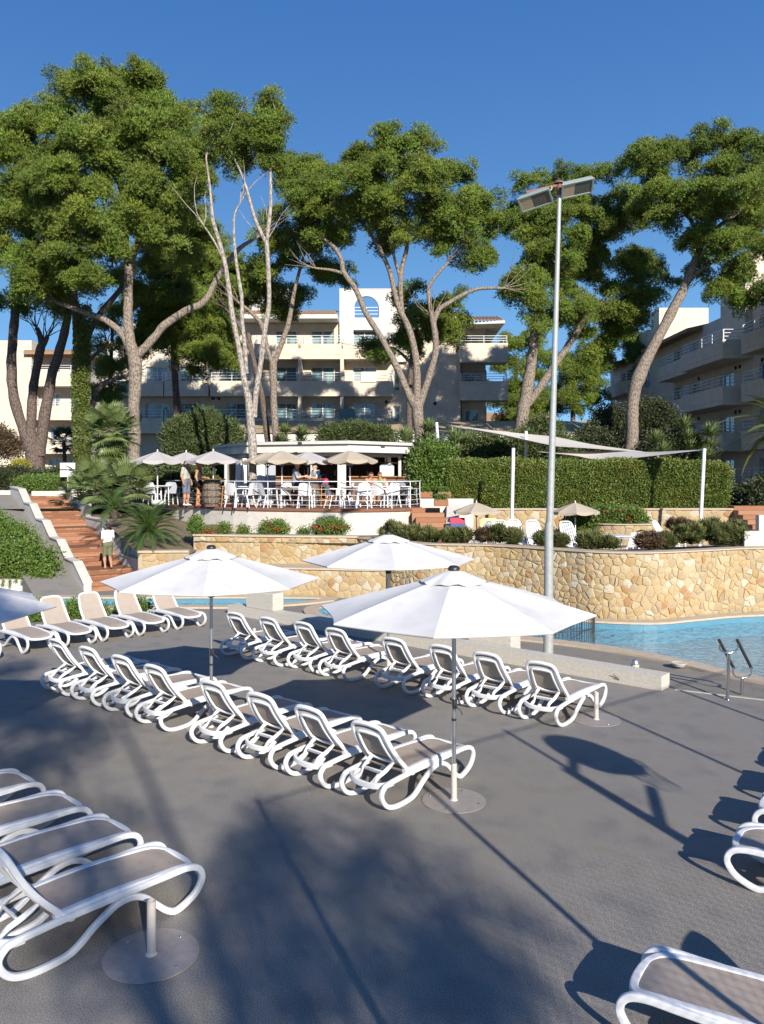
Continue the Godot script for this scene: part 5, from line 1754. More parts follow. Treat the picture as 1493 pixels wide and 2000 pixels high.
func bush(called: String, label: String, cat: String, blobs: Array, mesh: Mesh, m: Material, size: float, n: int, group := "", flowers = null, nf := 0) -> Node3D:
	# blobs: [centre, radii]
	var o := thing(called, label, cat, Vector3.ZERO, 0.0, group)
	var xf := []
	var cols := []
	var fx := []
	var stems := mk()
	for b in blobs:
		var c: Vector3 = b[0]
		var r: Vector3 = b[1]
		for i in int(n * (r.x * r.y + r.y * r.z + r.x * r.z)):
			var d := Vector3(rng.randfn(), rng.randfn() + 0.25, rng.randfn()).normalized()
			var lump := 1.0 + 0.16 * sin(d.x * 7.0 + c.x * 3) * sin(d.y * 6.0 + 1.0) + 0.1 * sin(d.z * 11.0)
			var p := c + d * r * pow(rng.randf(), 0.25) * lump
			var s := size * rr(0.7, 1.3)
			var up := (d + Vector3.UP * 0.5).normalized()
			var bx := up.cross(Vector3(rr(-1, 1), rr(-1, 1), rr(-1, 1))).normalized()
			xf.append(Transform3D(Basis(bx, up, bx.cross(up)).scaled_local(Vector3(s, s, s)), p))
			var v := rr(0.75, 1.25)
			cols.append(Color(v * rr(0.9, 1.15), v, v * rr(0.8, 1.1)))
		for i in 6:
			var e := c + Vector3(rr(-0.6, 0.6) * r.x, rr(-0.2, 0.5) * r.y, rr(-0.6, 0.6) * r.z)
			stems.tube([Vector3(c.x, c.y - r.y, c.z), c.lerp(e, 0.5) - Vector3(0, r.y * 0.3, 0), e], [0.02 * size / 0.2, 0.014 * size / 0.2, 0.006 * size / 0.2], 4)
		for i in nf:
			var d := Vector3(rng.randfn(), absf(rng.randfn()) * 0.8 + 0.1, absf(rng.randfn())).normalized()
			var bx := d.cross(Vector3.UP).normalized()
			fx.append(Transform3D(Basis(bx, d, bx.cross(d)).scaled_local(Vector3.ONE * rr(0.8, 1.3)), c + d * r * rr(0.92, 1.12)))
	part(o, "stem", stems.mesh(), M.bark_dark)
	scatter(o, "foliage", mesh, m, xf, cols)
	if flowers != null: scatter(o, "blossoms", flowers, M.blossom, fx)
	return o

func frond_mesh(sd: int, L: float, leaflet: float, n: int, droop: float, lift: float, slim := 0.045) -> ArrayMesh:
	# a feather leaf along +x from the origin, arching over
	var r := RandomNumberGenerator.new()
	r.seed = sd
	var m := mk()
	m.tint = Color(1.1, 1.1, 0.8)
	var pts := []
	for i in 9:
		var t := i / 8.0
		pts.append(Vector3(L * (t - 0.10 * t * t * droop), L * (lift * t - droop * t * t), 0))
	m.tube(pts, [0.022, 0.02, 0.018, 0.015, 0.013, 0.011, 0.009, 0.006, 0.003], 5)
	for i in n:
		var t := 0.12 + 0.88 * i / (n - 1.0)
		var k := minf(t * 8.0, 7.999)
		var p: Vector3 = pts[int(k)].lerp(pts[int(k) + 1], k - int(k))
		var tg: Vector3 = (pts[int(k) + 1] - pts[int(k)]).normalized()
		var l := leaflet * sin(PI * clampf(0.12 + t * 0.83, 0, 1)) * r.randf_range(0.85, 1.1)
		for s in [-1.0, 1.0]:
			var d := (tg * 0.75 + Vector3(0, 0.22 - 0.1 * t, s * 0.9)).normalized()
			var w := tg * leaflet * slim
			var sh := r.randf_range(0.8, 1.15)
			m.tint = Color(sh, sh, sh * 0.9)
			var mid := p + d * l * 0.55 + Vector3(0, l * 0.03, 0)
			var e := p + d * l - Vector3(0, l * 0.16, 0)
			m.quad(p - w, p + w, mid + w, mid - w)
			m.tri(mid - w, mid + w, e)
	return m.mesh()

func fan_mesh(sd: int, R: float, stalk: float) -> ArrayMesh:
	# a fan leaf: stalk along +x, then blades spread in a fan
	var r := RandomNumberGenerator.new()
	r.seed = sd
	var m := mk()
	m.tint = Color(1.1, 1.1, 0.8)
	m.tube([Vector3.ZERO, Vector3(stalk * 0.5, stalk * 0.06, 0), Vector3(stalk, 0, 0)], [0.016, 0.012, 0.01], 5)
	var o := Vector3(stalk, 0, 0)
	for i in 22:
		var a := (i - 10.5) / 10.5 * 1.75
		var d := Vector3(cos(a), 0.18 * cos(a * 2.0), sin(a)).normalized()
		var s := Vector3(-sin(a), 0, cos(a))
		var l := R * (1.0 - 0.12 * absf(a)) * r.randf_range(0.85, 1.05)
		var w := R * 0.045
		var sh := r.randf_range(0.75, 1.2)
		m.tint = Color(sh, sh, sh * 0.9)
		var mid := o + d * l * 0.55
		var e := o + d * l + Vector3(0, -l * 0.12, 0)
		m.tri(o, mid + s * w + Vector3(0, w * 0.5, 0), mid)
		m.tri(o, mid, mid - s * w + Vector3(0, w * 0.5, 0))
		m.tri(mid, mid + s * w + Vector3(0, w * 0.5, 0), e)
		m.tri(mid, e, mid - s * w + Vector3(0, w * 0.5, 0))
	return m.mesh()

func palm(called: String, label: String, base: Vector3, trunk_h: float, tr: float, meshes: Array, n: int, m: Material, lo: float, hi: float, group := "", trunk_mat = null) -> Node3D:
	var o := thing(called, label, "palm", base, 0.0, group)
	if trunk_h > 0:
		var t := mk()
		var rows := []
		var rad := []
		for i in 13:
			rows.append(Vector3(sin(i * 0.4) * 0.03, trunk_h * i / 12.0, 0))
			rad.append(tr * (1.1 - 0.15 * i / 12.0) * (1.0 + (0.12 if i % 2 else -0.05)))
		t.tube(rows, rad, 10)
		part(o, "trunk", t.mesh(), trunk_mat if trunk_mat != null else M.bark_dark)
	for i in n:
		var f := part(o, "frond", meshes[i % meshes.size()], m)
		var t := float(i) / n
		var pitch := lerpf(lo, hi, pow(t, 0.9)) + rr(-0.08, 0.08)
		f.basis = Basis(Vector3.UP, i * 2.39996 + rr(-0.15, 0.15)) * Basis(Vector3.BACK, pitch) * Basis(Vector3.RIGHT, rr(-0.25, 0.25))
		f.scale *= rr(0.85, 1.1)
		f.position = Vector3(0, trunk_h, 0)
	return o

func blade_rosette(sd: int, n: int, L: float, w: float) -> ArrayMesh:
	var r := RandomNumberGenerator.new()
	r.seed = sd
	var m := mk()
	for i in n:
		var a := i * 2.39996
		var el := lerpf(1.35, 0.15, float(i) / n) + r.randf_range(-0.1, 0.1)
		var d := Vector3(cos(a) * cos(el), sin(el), sin(a) * cos(el))
		var s := d.cross(Vector3.UP).normalized()
		var l := L * r.randf_range(0.8, 1.1)
		var sh := r.randf_range(0.75, 1.25)
		m.tint = Color(sh, sh, sh * 0.9)
		var nn := s.cross(d) * w * 0.4
		var mid := d * l * 0.55
		var e := d * l - Vector3(0, l * 0.12 * cos(el), 0)
		m.quad(-s * w * 0.8, nn * -0.4, mid + nn * -0.4, mid - s * w + nn)
		m.quad(nn * -0.4, s * w * 0.8, mid + s * w + nn, mid + nn * -0.4)
		m.tri(mid - s * w + nn, mid - nn * 0.4, e)
		m.tri(mid - nn * 0.4, mid + s * w + nn, e)
	return m.mesh()

func plants() -> void:
	leafy("hedge_leaf", lin(0.135, 0.19, 0.035))
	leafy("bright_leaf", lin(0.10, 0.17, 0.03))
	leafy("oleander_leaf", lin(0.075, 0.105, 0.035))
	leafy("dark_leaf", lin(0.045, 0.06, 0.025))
	leafy("aloe_leaf", lin(0.12, 0.145, 0.05))
	leafy("aloe_purple", lin(0.12, 0.085, 0.055))
	leafy("cycad_leaf", lin(0.075, 0.13, 0.035), 0.4)
	leafy("fan_leaf", lin(0.15, 0.20, 0.075), 0.45)
	leafy("date_leaf", lin(0.13, 0.15, 0.035), 0.45)
	leafy("ivy_leaf", lin(0.13, 0.17, 0.03))
	leafy("yellow_leaf", lin(0.35, 0.33, 0.04))
	mat("blossom", lin(0.42, 0.02, 0.03), 0.6)
	var c1 := leaf_clump(1, 16, 0.55, 0.14, 1.0)
	var c2 := leaf_clump(2, 18, 0.8, 0.10, 1.0)
	var c3 := leaf_clump(3, 14, 0.45, 0.17, 1.0)
	var fl := leaf_clump(4, 9, 0.07, 0.03, 0.05)
	# long clipped hedge: leaves over a box with a twiggy core
	var h := thing("clipped_hedge", "long clipped box-shaped hedge above the rubble wall", "hedge")
	var core := mk()
	core.bbox(Vector3(7.55, 3.08, -30.55), Vector3(10.1, 1.5, 0.95), 0.08)
	part(h, "inner_branches", core.mesh(), M.bark_dark)
	var xf := []
	var cols := []
	for i in 9500:
		var f := rng.randf()
		var p: Vector3
		var d: Vector3
		if f < 0.62: p = Vector3(rr(2.45, 12.65), rr(2.28, 3.9), -29.98); d = Vector3(0, 0, 1)
		elif f < 0.92: p = Vector3(rr(2.45, 12.65), 3.9, rr(-31.15, -29.98)); d = Vector3.UP
		else: p = Vector3(2.45 if rng.randf() < 0.5 else 12.65, rr(2.28, 3.9), rr(-31.15, -29.98)); d = Vector3(signf(p.x - 7), 0, 0)
		p.y -= 0.16 * pow(maxf(0.0, (p.x - 11.7) / 0.95), 2.0) * (1.0 if p.y > 3.3 else 0.0)
		p += d * (0.06 * sin(p.x * 2.3) * sin(p.y * 3.1 + p.x) + rr(-0.09, 0.05))
		var up := (d * 0.8 + Vector3.UP * 0.6 + Vector3(rr(-1, 1), rr(-1, 1), rr(-1, 1)) * 0.5).normalized()
		var bx := up.cross(Vector3(rr(-1, 1), rr(-1, 1), rr(-1, 1))).normalized()
		var s := rr(0.12, 0.2)
		xf.append(Transform3D(Basis(bx, up, bx.cross(up)).scaled_local(Vector3(s, s, s)), p))
		var v := rr(0.75, 1.25)
		var dry := 1.0 + (0.6 if sin(p.x * 1.7 + 2.0) * sin(p.y * 2.9) > 0.55 and rng.randf() < 0.5 else 0.0)
		cols.append(Color(v * (0.6 + 0.4 * dry) * rr(0.9, 1.15), v, v))
	scatter(h, "foliage", c3, M.hedge_leaf, xf, cols)
	bush("round_bush", "big round glossy green bush between bar terrace and clipped hedge", "bush", [[at(842, 912, 30.6), Vector3(0.78, 0.85, 0.75)], [at(838, 945, 30.8), Vector3(0.7, 0.6, 0.7)]], c1, M.bright_leaf, 0.2, 700)
	# shrubs in the ramp planter
	bush("planter_shrub", "thick green creeping shrub spilling over the ramp planter wall", "shrub", [[Vector3(-11.0, 0.75, -25.2), Vector3(0.95, 0.55, 0.5)], [Vector3(-12.4, 0.8, -25.2), Vector3(1.0, 0.6, 0.7)], [Vector3(-12.3, 1.2, -26.6), Vector3(1.0, 0.6, 1.0)], [Vector3(-13.4, 1.5, -27.6), Vector3(1.0, 0.7, 1.0)], [Vector3(-14.2, 1.4, -26.0), Vector3(1.3, 0.9, 1.0)], [Vector3(-10.35, 0.35, -24.75), Vector3(0.3, 0.35, 0.15)]], c1, M.bright_leaf, 0.17, 420)
	var trail := thing("trailing_creeper", "thin creeper strands hanging over the ramp planter wall", "creeper")
	var tx := []
	var tc := []
	for k in 11:
		var x := -11.9 + k * 0.19
		var L := rr(0.1, 0.36)
		for i in int(L * 60):
			tx.append(Transform3D(Basis(Vector3.UP, rr(0, TAU)).scaled(Vector3.ONE * 0.06), Vector3(x + rr(-0.03, 0.03), 0.36 - L * rng.randf(), -24.44 + (x + 11.9) * -0.115 + 0.03)))
			tc.append(Color.WHITE * rr(0.8, 1.2))
	scatter(trail, "foliage", c3, M.hedge_leaf, tx, tc)
	# hedges at the head of the stairs
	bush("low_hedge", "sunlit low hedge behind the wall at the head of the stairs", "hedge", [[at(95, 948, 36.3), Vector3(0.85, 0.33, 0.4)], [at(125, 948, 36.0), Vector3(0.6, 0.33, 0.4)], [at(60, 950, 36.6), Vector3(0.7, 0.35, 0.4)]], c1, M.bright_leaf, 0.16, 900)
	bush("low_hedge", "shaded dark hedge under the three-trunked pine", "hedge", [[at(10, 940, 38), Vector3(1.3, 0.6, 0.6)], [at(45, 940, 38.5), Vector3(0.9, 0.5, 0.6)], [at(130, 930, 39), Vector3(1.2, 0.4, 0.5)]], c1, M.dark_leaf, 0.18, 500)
	bush("yellow_shrub", "yellow-leaved shrub beside the three-trunked pine", "shrub", [[at(40, 912, 40), Vector3(0.36, 0.28, 0.3)]], c1, M.yellow_leaf, 0.13, 1500)
	bush("purple_tree", "dark purple-leaved shrub before the pale apartment block", "shrub", [[at(18, 872, 42), Vector3(0.7, 0.6, 0.6)], [at(-10, 860, 42), Vector3(0.8, 0.8, 0.6)]], c1, M.aloe_purple, 0.2, 260)
	# beds
	var roses := [[383, 1030, 12, 18, 0, "tall leafy rose bush beside the cycad"], [408, 1040, 9, 6, 16, "tiny rose bush with a clump of red blooms"], [438, 1036, 11, 10, 2, "low rose bush with few blooms on the bed"], [475, 1040, 9, 8, 1, "smallest sparse rose bush on the bed"], [535, 1036, 26, 14, 14, "wide rose bush dotted with red blooms at the bed middle"], [592, 1042, 9, 6, 0, "small green rose bush between two wide flowering ones"], [644, 1034, 32, 15, 18, "widest rose bush with red blooms below the bar terrace"]]
	for q in roses:
		var c := at(q[0], q[1], 25.2)
		bush("rose_bush", q[5], "rose bush", [[c, Vector3(q[2], q[3], q[2]) * 25.2 / F]], c1, M.bright_leaf, 0.11, 1300, "rose bushes in the flower bed", fl, q[4])
	# spiky aloes along the edge of the sunbed terrace
	var ros := blade_rosette(8, 26, 0.42, 0.03)
	var al := [[765, 1042, 26, 18, 0, 23.5], [800, 1048, 24, 16, 0, 23.3], [838, 1050, 22, 13, 0, 22.9], [880, 1050, 24, 13, 0, 22.6], [902, 1050, 20, 14, 0, 22.5], [945, 1050, 17, 11, 1, 22.4], [975, 1047, 17, 16, 0, 22.3], [1003, 1053, 17, 14, 0, 22.0], [1062, 1056, 17, 12, 0, 21.4], [1095, 1060, 13, 11, 0, 21.0], [1150, 1060, 25, 16, 0, 20.7], [1190, 1066, 14, 8, 0, 20.5], [1268, 1060, 26, 16, 1, 20.5], [1300, 1062, 18, 13, 0, 20.6], [1345, 1046, 30, 20, 0, 21.4], [1395, 1044, 32, 24, 0, 21.6], [1432, 1046, 24, 24, 0, 21.8], [1330, 1028, 26, 10, 1, 23.0]]
	for i in al.size():
		var q: Array = al[i]
		var o := thing("aloe_clump", "spiky %s aloe clump on the wall top, %s from the terracotta terrace steps" % ["green" if q[4] == 0 else "purplish", (["thirteenth", "fourteenth", "fifteenth", "sixteenth", "seventeenth", "last"][i - 12]) if i >= 12 else ORD[i]], "aloe", Vector3.ZERO, 0.0, "aloes along the stone wall top")
		var ax := []
		var ac := []
		var c := at(q[0], q[1], q[5])
		var r: Vector3 = Vector3(q[2], q[3], q[2]) * (q[5] / F)
		for k in int(60 + 500 * r.x * r.y):
			var d := Vector3(rng.randfn(), rng.randfn(), rng.randfn()).normalized()
			var p: Vector3 = c + d * r * pow(rng.randf(), 0.4)
			ax.append(Transform3D(Basis(Vector3.UP, rr(0, TAU)) * Basis(Vector3.RIGHT, rr(-0.6, 0.6)).scaled(Vector3.ONE * rr(0.38, 0.62)), p))
			var v := rr(0.7, 1.3)
			ac.append(Color(v * rr(0.9, 1.25), v, v))
		scatter(o, "leaves", ros, M.aloe_leaf if q[4] == 0 else M.aloe_purple, ax, ac)
	bush("geranium_shrub", "wide leafy shrub in the planter on the sunbed terrace", "shrub", [[at(1140, 1020, 27.6), Vector3(0.6, 0.3, 0.5)], [at(1185, 1014, 27.6), Vector3(0.75, 0.35, 0.5)], [at(1228, 1016, 27.6), Vector3(0.55, 0.32, 0.5)]], c1, M.bright_leaf, 0.14, 900, "", fl, 12)
	bush("low_bush", "low green bush between the loungers and the back pool", "bush", [[Vector3(-8.4, 0.16, -19.6), Vector3(0.6, 0.22, 0.3)], [Vector3(-7.2, 0.16, -20.0), Vector3(0.5, 0.2, 0.3)], [Vector3(-6.2, 0.15, -20.3), Vector3(0.4, 0.2, 0.25)]], c1, M.bright_leaf, 0.12, 900)
	# cycads and palms
	var fr := [frond_mesh(1, 1.25, 0.24, 46, 0.55, 0.35, 0.026), frond_mesh(2, 1.35, 0.22, 46, 0.75, 0.45, 0.026)]
	palm("cycad_palm", "big dark green cycad in the stone planter beside the stairs", at(290, 1066, 25.3), 0.42, 0.17, fr, 60, M.cycad_leaf, -0.45, 1.25, "cycads")
	palm("cycad_palm", "smaller cycad half hidden behind the big one by the stairs", at(222, 1010, 27.2), 0.25, 0.14, fr, 26, M.cycad_leaf, -0.3, 1.2, "cycads")
	var fans := [fan_mesh(3, 0.62, 0.75), fan_mesh(4, 0.68, 0.6)]
	var p1 := palm("fan_palm", "tall fan palm on an ivy-wrapped trunk beside the forked pine", at(218, 965, 32.5), 2.55, 0.22, fans, 46, M.fan_leaf, -1.1, 1.35, "fan palms")
	ivy(p1, Vector3.ZERO, 2.2, 0.34, 900)
	palm("fan_palm", "bushy low fan palm leaning over the stairs wall", at(188, 985, 31.0), 0.75, 0.14, fans, 34, M.fan_leaf, -0.7, 1.3, "fan palms")
	palm("fan_palm", "bushy low fan palm beside the terrace railing", at(248, 985, 30.4), 0.6, 0.13, fans, 28, M.fan_leaf, -0.7, 1.3, "fan palms")
	palm("fan_palm", "young fan palm growing at the shaded foot of the bank", at(160, 985, 33.0), 0.3, 0.1, fans, 18, M.fan_leaf, -0.6, 1.2, "fan palms")
	palm("fan_palm", "slim dark fan palm far back before the pale apartment block", at(126, 930, 55.0), 2.3, 0.12, fans, 26, M.dark_leaf, -0.9, 1.3, "fan palms")
	var dates := [frond_mesh(5, 2.6, 0.42, 54, 0.55, 0.35), frond_mesh(6, 2.8, 0.42, 54, 0.75, 0.4)]
	palm("date_palm", "feathery date palm whose fronds hang before the shaded balconies", Vector3(16.3, 2.1, -33.0), 3.0, 0.25, dates, 30, M.date_leaf, -0.5, 1.2, "date palms")
	palm("date_palm", "feathery palm whose frond tips show beside the huge pine", Vector3(-16.4, 0.3, -29.0), 10.6, 0.25, dates, 30, M.date_leaf, -0.9, 1.2, "date palms")
	# ivy-clad trunk
	var iv := thing("ivy_trunk", "straight tree trunk wrapped in sunlit ivy near the white sign", "ivy-clad tree", at(160, 970, 40.0))
	var im := mk()
	im.tube([Vector3.ZERO, Vector3(-0.05, 3, 0), Vector3(-0.15, 6.5, 0), Vector3(-0.35, 9.6, 0), Vector3(-0.3, 10.6, 0)], [0.26, 0.22, 0.2, 0.17, 0.1], 8)
	part(iv, "trunk", im.mesh(), M.bark_dark)
	ivy(iv, Vector3.ZERO, 9.3, 0.22, 2400)
	# yuccas
	var yu := blade_rosette(12, 60, 0.75, 0.04)
	for q in [[800, 862, 38, "yucca with two heads beside the pine that splits in three"], [838, 842, 40, "tall yucca behind the round bush"], [880, 868, 36, "broad yucca beside the leaning white sail pole"], [908, 868, 37, "yucca standing between round bush and sail pole"], [928, 862, 39, "dark yucca next to the clipped hedge corner"], [560, 846, 44, "yucca behind the bar roof near the twin trunks"], [585, 852, 44, "small yucca behind the bar roof"], [1284, 864, 39, "pale yucca beside the thick bent pine trunk"], [1340, 838, 41, "sunlit yucca below the shaded balconies"], [1383, 852, 40, "dark drooping yucca behind the sail pole tip"]]:
		var g := at(q[0], q[1], q[2])
		var o := thing("yucca", q[3], "yucca", Vector3(g.x, 2.15, g.z), 0.0, "yuccas")
		var m := mk()
		m.tube([Vector3.ZERO, Vector3(0.05, (g.y - 2.15) * 0.5, 0), Vector3(0, g.y - 2.15, 0)], [0.09, 0.07, 0.06], 7)
		part(o, "stem", m.mesh(), M.bark_grey)
		for k in 3:
			var r := part(o, "leaf_head", yu, M.fan_leaf)
			r.position = Vector3(rr(-0.25, 0.25), g.y - 2.15 - 0.55 * k, rr(-0.2, 0.2))
			r.basis = Basis(Vector3.UP, rr(0, 6)).scaled(Vector3.ONE * rr(0.9, 1.25))
	# oleanders and other shrubs behind
	bush("oleander", "tall grey-green oleander left of the bar roof", "oleander", [[at(358, 856, 41), Vector3(0.8, 0.85, 0.8)], [at(400, 846, 41), Vector3(0.85, 1.05, 0.8)], [at(440, 856, 41), Vector3(0.75, 0.8, 0.7)], [at(370, 900, 40.5), Vector3(1.2, 1.1, 0.7)], [at(430, 900, 40.5), Vector3(1.1, 1.1, 0.7)]], c2, M.oleander_leaf, 0.26, 330, "oleanders")
	bush("oleander", "low grey-green oleander row above the bar roof", "oleander", [[at(655, 856, 43), Vector3(0.8, 0.5, 0.6)], [at(700, 852, 43), Vector3(0.9, 0.55, 0.6)], [at(740, 858, 43), Vector3(0.7, 0.5, 0.6)], [at(660, 905, 43), Vector3(0.9, 1.2, 0.6)], [at(720, 905, 43), Vector3(0.9, 1.2, 0.6)]], c2, M.oleander_leaf, 0.24, 420, "oleanders")
	bush("oleander", "grey-green oleander beside the two leaning pine trunks", "oleander", [[at(1060, 850, 40), Vector3(0.9, 0.7, 0.6)], [at(1020, 875, 39), Vector3(0.8, 0.6, 0.6)], [at(1090, 880, 39), Vector3(0.7, 0.6, 0.6)]], c2, M.oleander_leaf, 0.26, 330, "oleanders")
	for q in [[1195, 840, 46, 1.3, 1.2, "dark shrub below the corner balconies"], [1270, 820, 48, 1.5, 1.1, "tall dark shrub behind the thick bent pine trunk"], [1320, 880, 42, 1.6, 0.8, "dark undergrowth shrub behind the hanging sail"], [1160, 870, 44, 1.2, 0.8, "shaded shrub behind the hedge middle"], [1455, 985, 33, 1.0, 0.55, "dark shrub past the end of the clipped hedge"], [1500, 975, 31, 0.9, 0.7, "dark shrub beside the far ramp"], [350, 940, 34, 1.3, 0.45, "leafy shrub behind the couple on the terrace"], [300, 930, 34.5, 0.8, 0.5, "leafy shrub beside the forked pine foot"], [955, 880, 36, 0.9, 0.6, "brown-green shrub behind the hedge corner"], [770, 905, 36.5, 0.5, 0.7, "dark shrub beside the bar corner"]]:
		bush("garden_shrub", q[5], "shrub", [[at(q[0], q[1], q[2]), Vector3(q[3], q[4], q[3] * 0.7)]], c1, M.dark_leaf if q[0] > 1000 or q[0] == 770 else M.oleander_leaf, 0.24, 300, "shrubs in the garden")

func ivy(parent: Node3D, o: Vector3, h: float, r: float, n: int) -> void:
	var xf := []
	var cols := []
	var c := leaf_clump(7, 12, 0.5, 0.2, 1.0)
	for i in n:
		var t := rng.randf()
		var a := rr(0, TAU)
		var rad := r * (1.0 + 0.25 * sin(t * 9.0 + a)) * rr(0.85, 1.1)
		var d := Vector3(cos(a), 0.2, sin(a)).normalized()
		var bx := d.cross(Vector3(rr(-1, 1), rr(-1, 1), rr(-1, 1))).normalized()
		xf.append(Transform3D(Basis(bx, d, bx.cross(d)).scaled_local(Vector3.ONE * rr(0.12, 0.2)), o + Vector3(cos(a) * rad, t * h, sin(a) * rad)))
		var v := rr(0.75, 1.2)
		cols.append(Color(v, v, v))
	scatter(parent, "ivy", c, M.ivy_leaf, xf, cols)

func armchair_model(label: String, m: Material, group: String) -> Node3D:
	# moulded plastic armchair, front towards +z
	var o := thing("plastic_armchair", label, "chair", Vector3.ZERO, 0.0, group)
	var s := mk()
	var rows := []
	for i in 7:
		var row := PackedVector3Array()
		for j in 7:
			var x := -0.23 + 0.46 * j / 6.0
			var z := -0.2 + 0.42 * i / 6.0
			row.append(Vector3(x * (0.92 + 0.08 * i / 6.0), 0.43 - 0.02 * cos(x * 6.5) + 0.015 * i / 6.0, z))
		rows.append(row)
	s.grid(rows, false, false, true)
	s.bbox(Vector3(0, 0.405, 0.21), Vector3(0.46, 0.05, 0.02), 0.004)
	part(o, "seat", s.mesh(), m)
	var b := mk()
	rows = []
	for i in 8:
		var t := i / 7.0
		var row := PackedVector3Array()
		var hw := 0.23 * (1.0 - 0.25 * pow(t, 4.0))
		for j in 9:
			var x := hw * (j - 4) / 4.0
			row.append(Vector3(x, 0.43 + 0.44 * t - 0.05 * pow(absf(x) / 0.23, 3.0) * t, -0.2 - 0.10 * t - 0.05 * cos(x * 5.0)))
		rows.append(row)
	b.grid(rows)
	var back: Array = rows
	var rows_b := []
	for row in back:
		var r2 := PackedVector3Array()
		for p in row: r2.append(p + Vector3(0, 0, -0.02))
		rows_b.append(r2)
	b.grid(rows_b, false, false, true)
	part(o, "backrest", b.mesh(), m)
	for sx in [-1.0, 1.0]:
		var a := mk()
		a.sweep(curve([Vector3(sx * 0.21, 0.66, -0.26), Vector3(sx * 0.27, 0.67, -0.1), Vector3(sx * 0.28, 0.66, 0.12), Vector3(sx * 0.27, 0.62, 0.2)], 3), ring2(0.03, 0.014, 0.008, 3))
		part(o, "armrest", a.mesh(), m)
		var f := mk()
		f.sweep([Vector3(sx * 0.27, 0.63, 0.19), Vector3(sx * 0.26, 0.42, 0.2), Vector3(sx * 0.27, 0.0, 0.25)], ring2(0.026, 0.02, 0.008, 3), false, Vector3.BACK, [1.0, 1.0, 0.7])
		part(o, "leg", f.mesh(), m)
		var g := mk()
		g.sweep([Vector3(sx * 0.22, 0.44, -0.2), Vector3(sx * 0.26, 0.0, -0.32)], ring2(0.026, 0.02, 0.008, 3), false, Vector3.BACK, [1.0, 0.7])
		part(o, "leg", g.mesh(), m)
	return o

func recliner_model(label: String, group: String) -> Node3D:
	# slatted plastic deck chair, front towards +z
	var o := thing("deck_chair", label, "deck chair", Vector3.ZERO, 0.0, group)
	var sl := mk()
	sl.bbox(Vector3.ZERO, Vector3(0.055, 0.78, 0.018), 0.004)
	var slm := sl.mesh()
	var tilt := Basis(Vector3.RIGHT, -0.5)
	for k in 6:
		var p := part(o, "back_slat", slm, M.white_plastic)
		p.transform = Transform3D(tilt, Vector3(-0.2 + 0.08 * k, 0.40, -0.18) + tilt * Vector3(0, 0.38 - absf(k - 2.5) * 0.008, 0))
	var fr := mk()
	fr.sweep(curve([Vector3(-0.25, 0.36, -0.17), Vector3(-0.26, 0.36, -0.17) + tilt * Vector3(0, 0.4, 0), Vector3(-0.2, 0.36, -0.17) + tilt * Vector3(0, 0.8, 0), Vector3(0, 0.36, -0.17) + tilt * Vector3(0, 0.86, 0), Vector3(0.2, 0.36, -0.17) + tilt * Vector3(0, 0.8, 0), Vector3(0.26, 0.36, -0.17) + tilt * Vector3(0, 0.4, 0), Vector3(0.25, 0.36, -0.17)], 4), ring2(0.024, 0.02, 0.008, 3), false, tilt * Vector3.BACK)
	part(o, "back_frame", fr.mesh(), M.white_plastic)
	var st := mk()
	st.bbox(Vector3.ZERO, Vector3(0.5, 0.018, 0.06), 0.004)
	var stm := st.mesh()
	for k in 6:
		var p := part(o, "seat_slat", stm, M.white_plastic)
		p.position = Vector3(0, 0.36 - 0.01 * k, -0.16 + 0.085 * k)
	for sx in [-1.0, 1.0]:
		var a := mk()
		a.sweep(curve([Vector3(sx * 0.28, 0.56, -0.34), Vector3(sx * 0.3, 0.57, 0.0), Vector3(sx * 0.3, 0.55, 0.28), Vector3(sx * 0.29, 0.3, 0.36), Vector3(sx * 0.29, 0.0, 0.38)], 3), ring2(0.03, 0.016, 0.008, 3))
		part(o, "arm_and_leg", a.mesh(), M.white_plastic)
		var g := mk()
		g.sweep([Vector3(sx * 0.27, 0.56, -0.34), Vector3(sx * 0.27, 0.3, -0.22), Vector3(sx * 0.28, 0.0, -0.42)], ring2(0.026, 0.018, 0.008, 3), false, Vector3.BACK)
		part(o, "leg", g.mesh(), M.white_plastic)
	return o

const TY := 2.33
func on_terrace(px: float, z: float, y := TY) -> Vector3:
	return Vector3((px - CX) * z / F, y, -z)

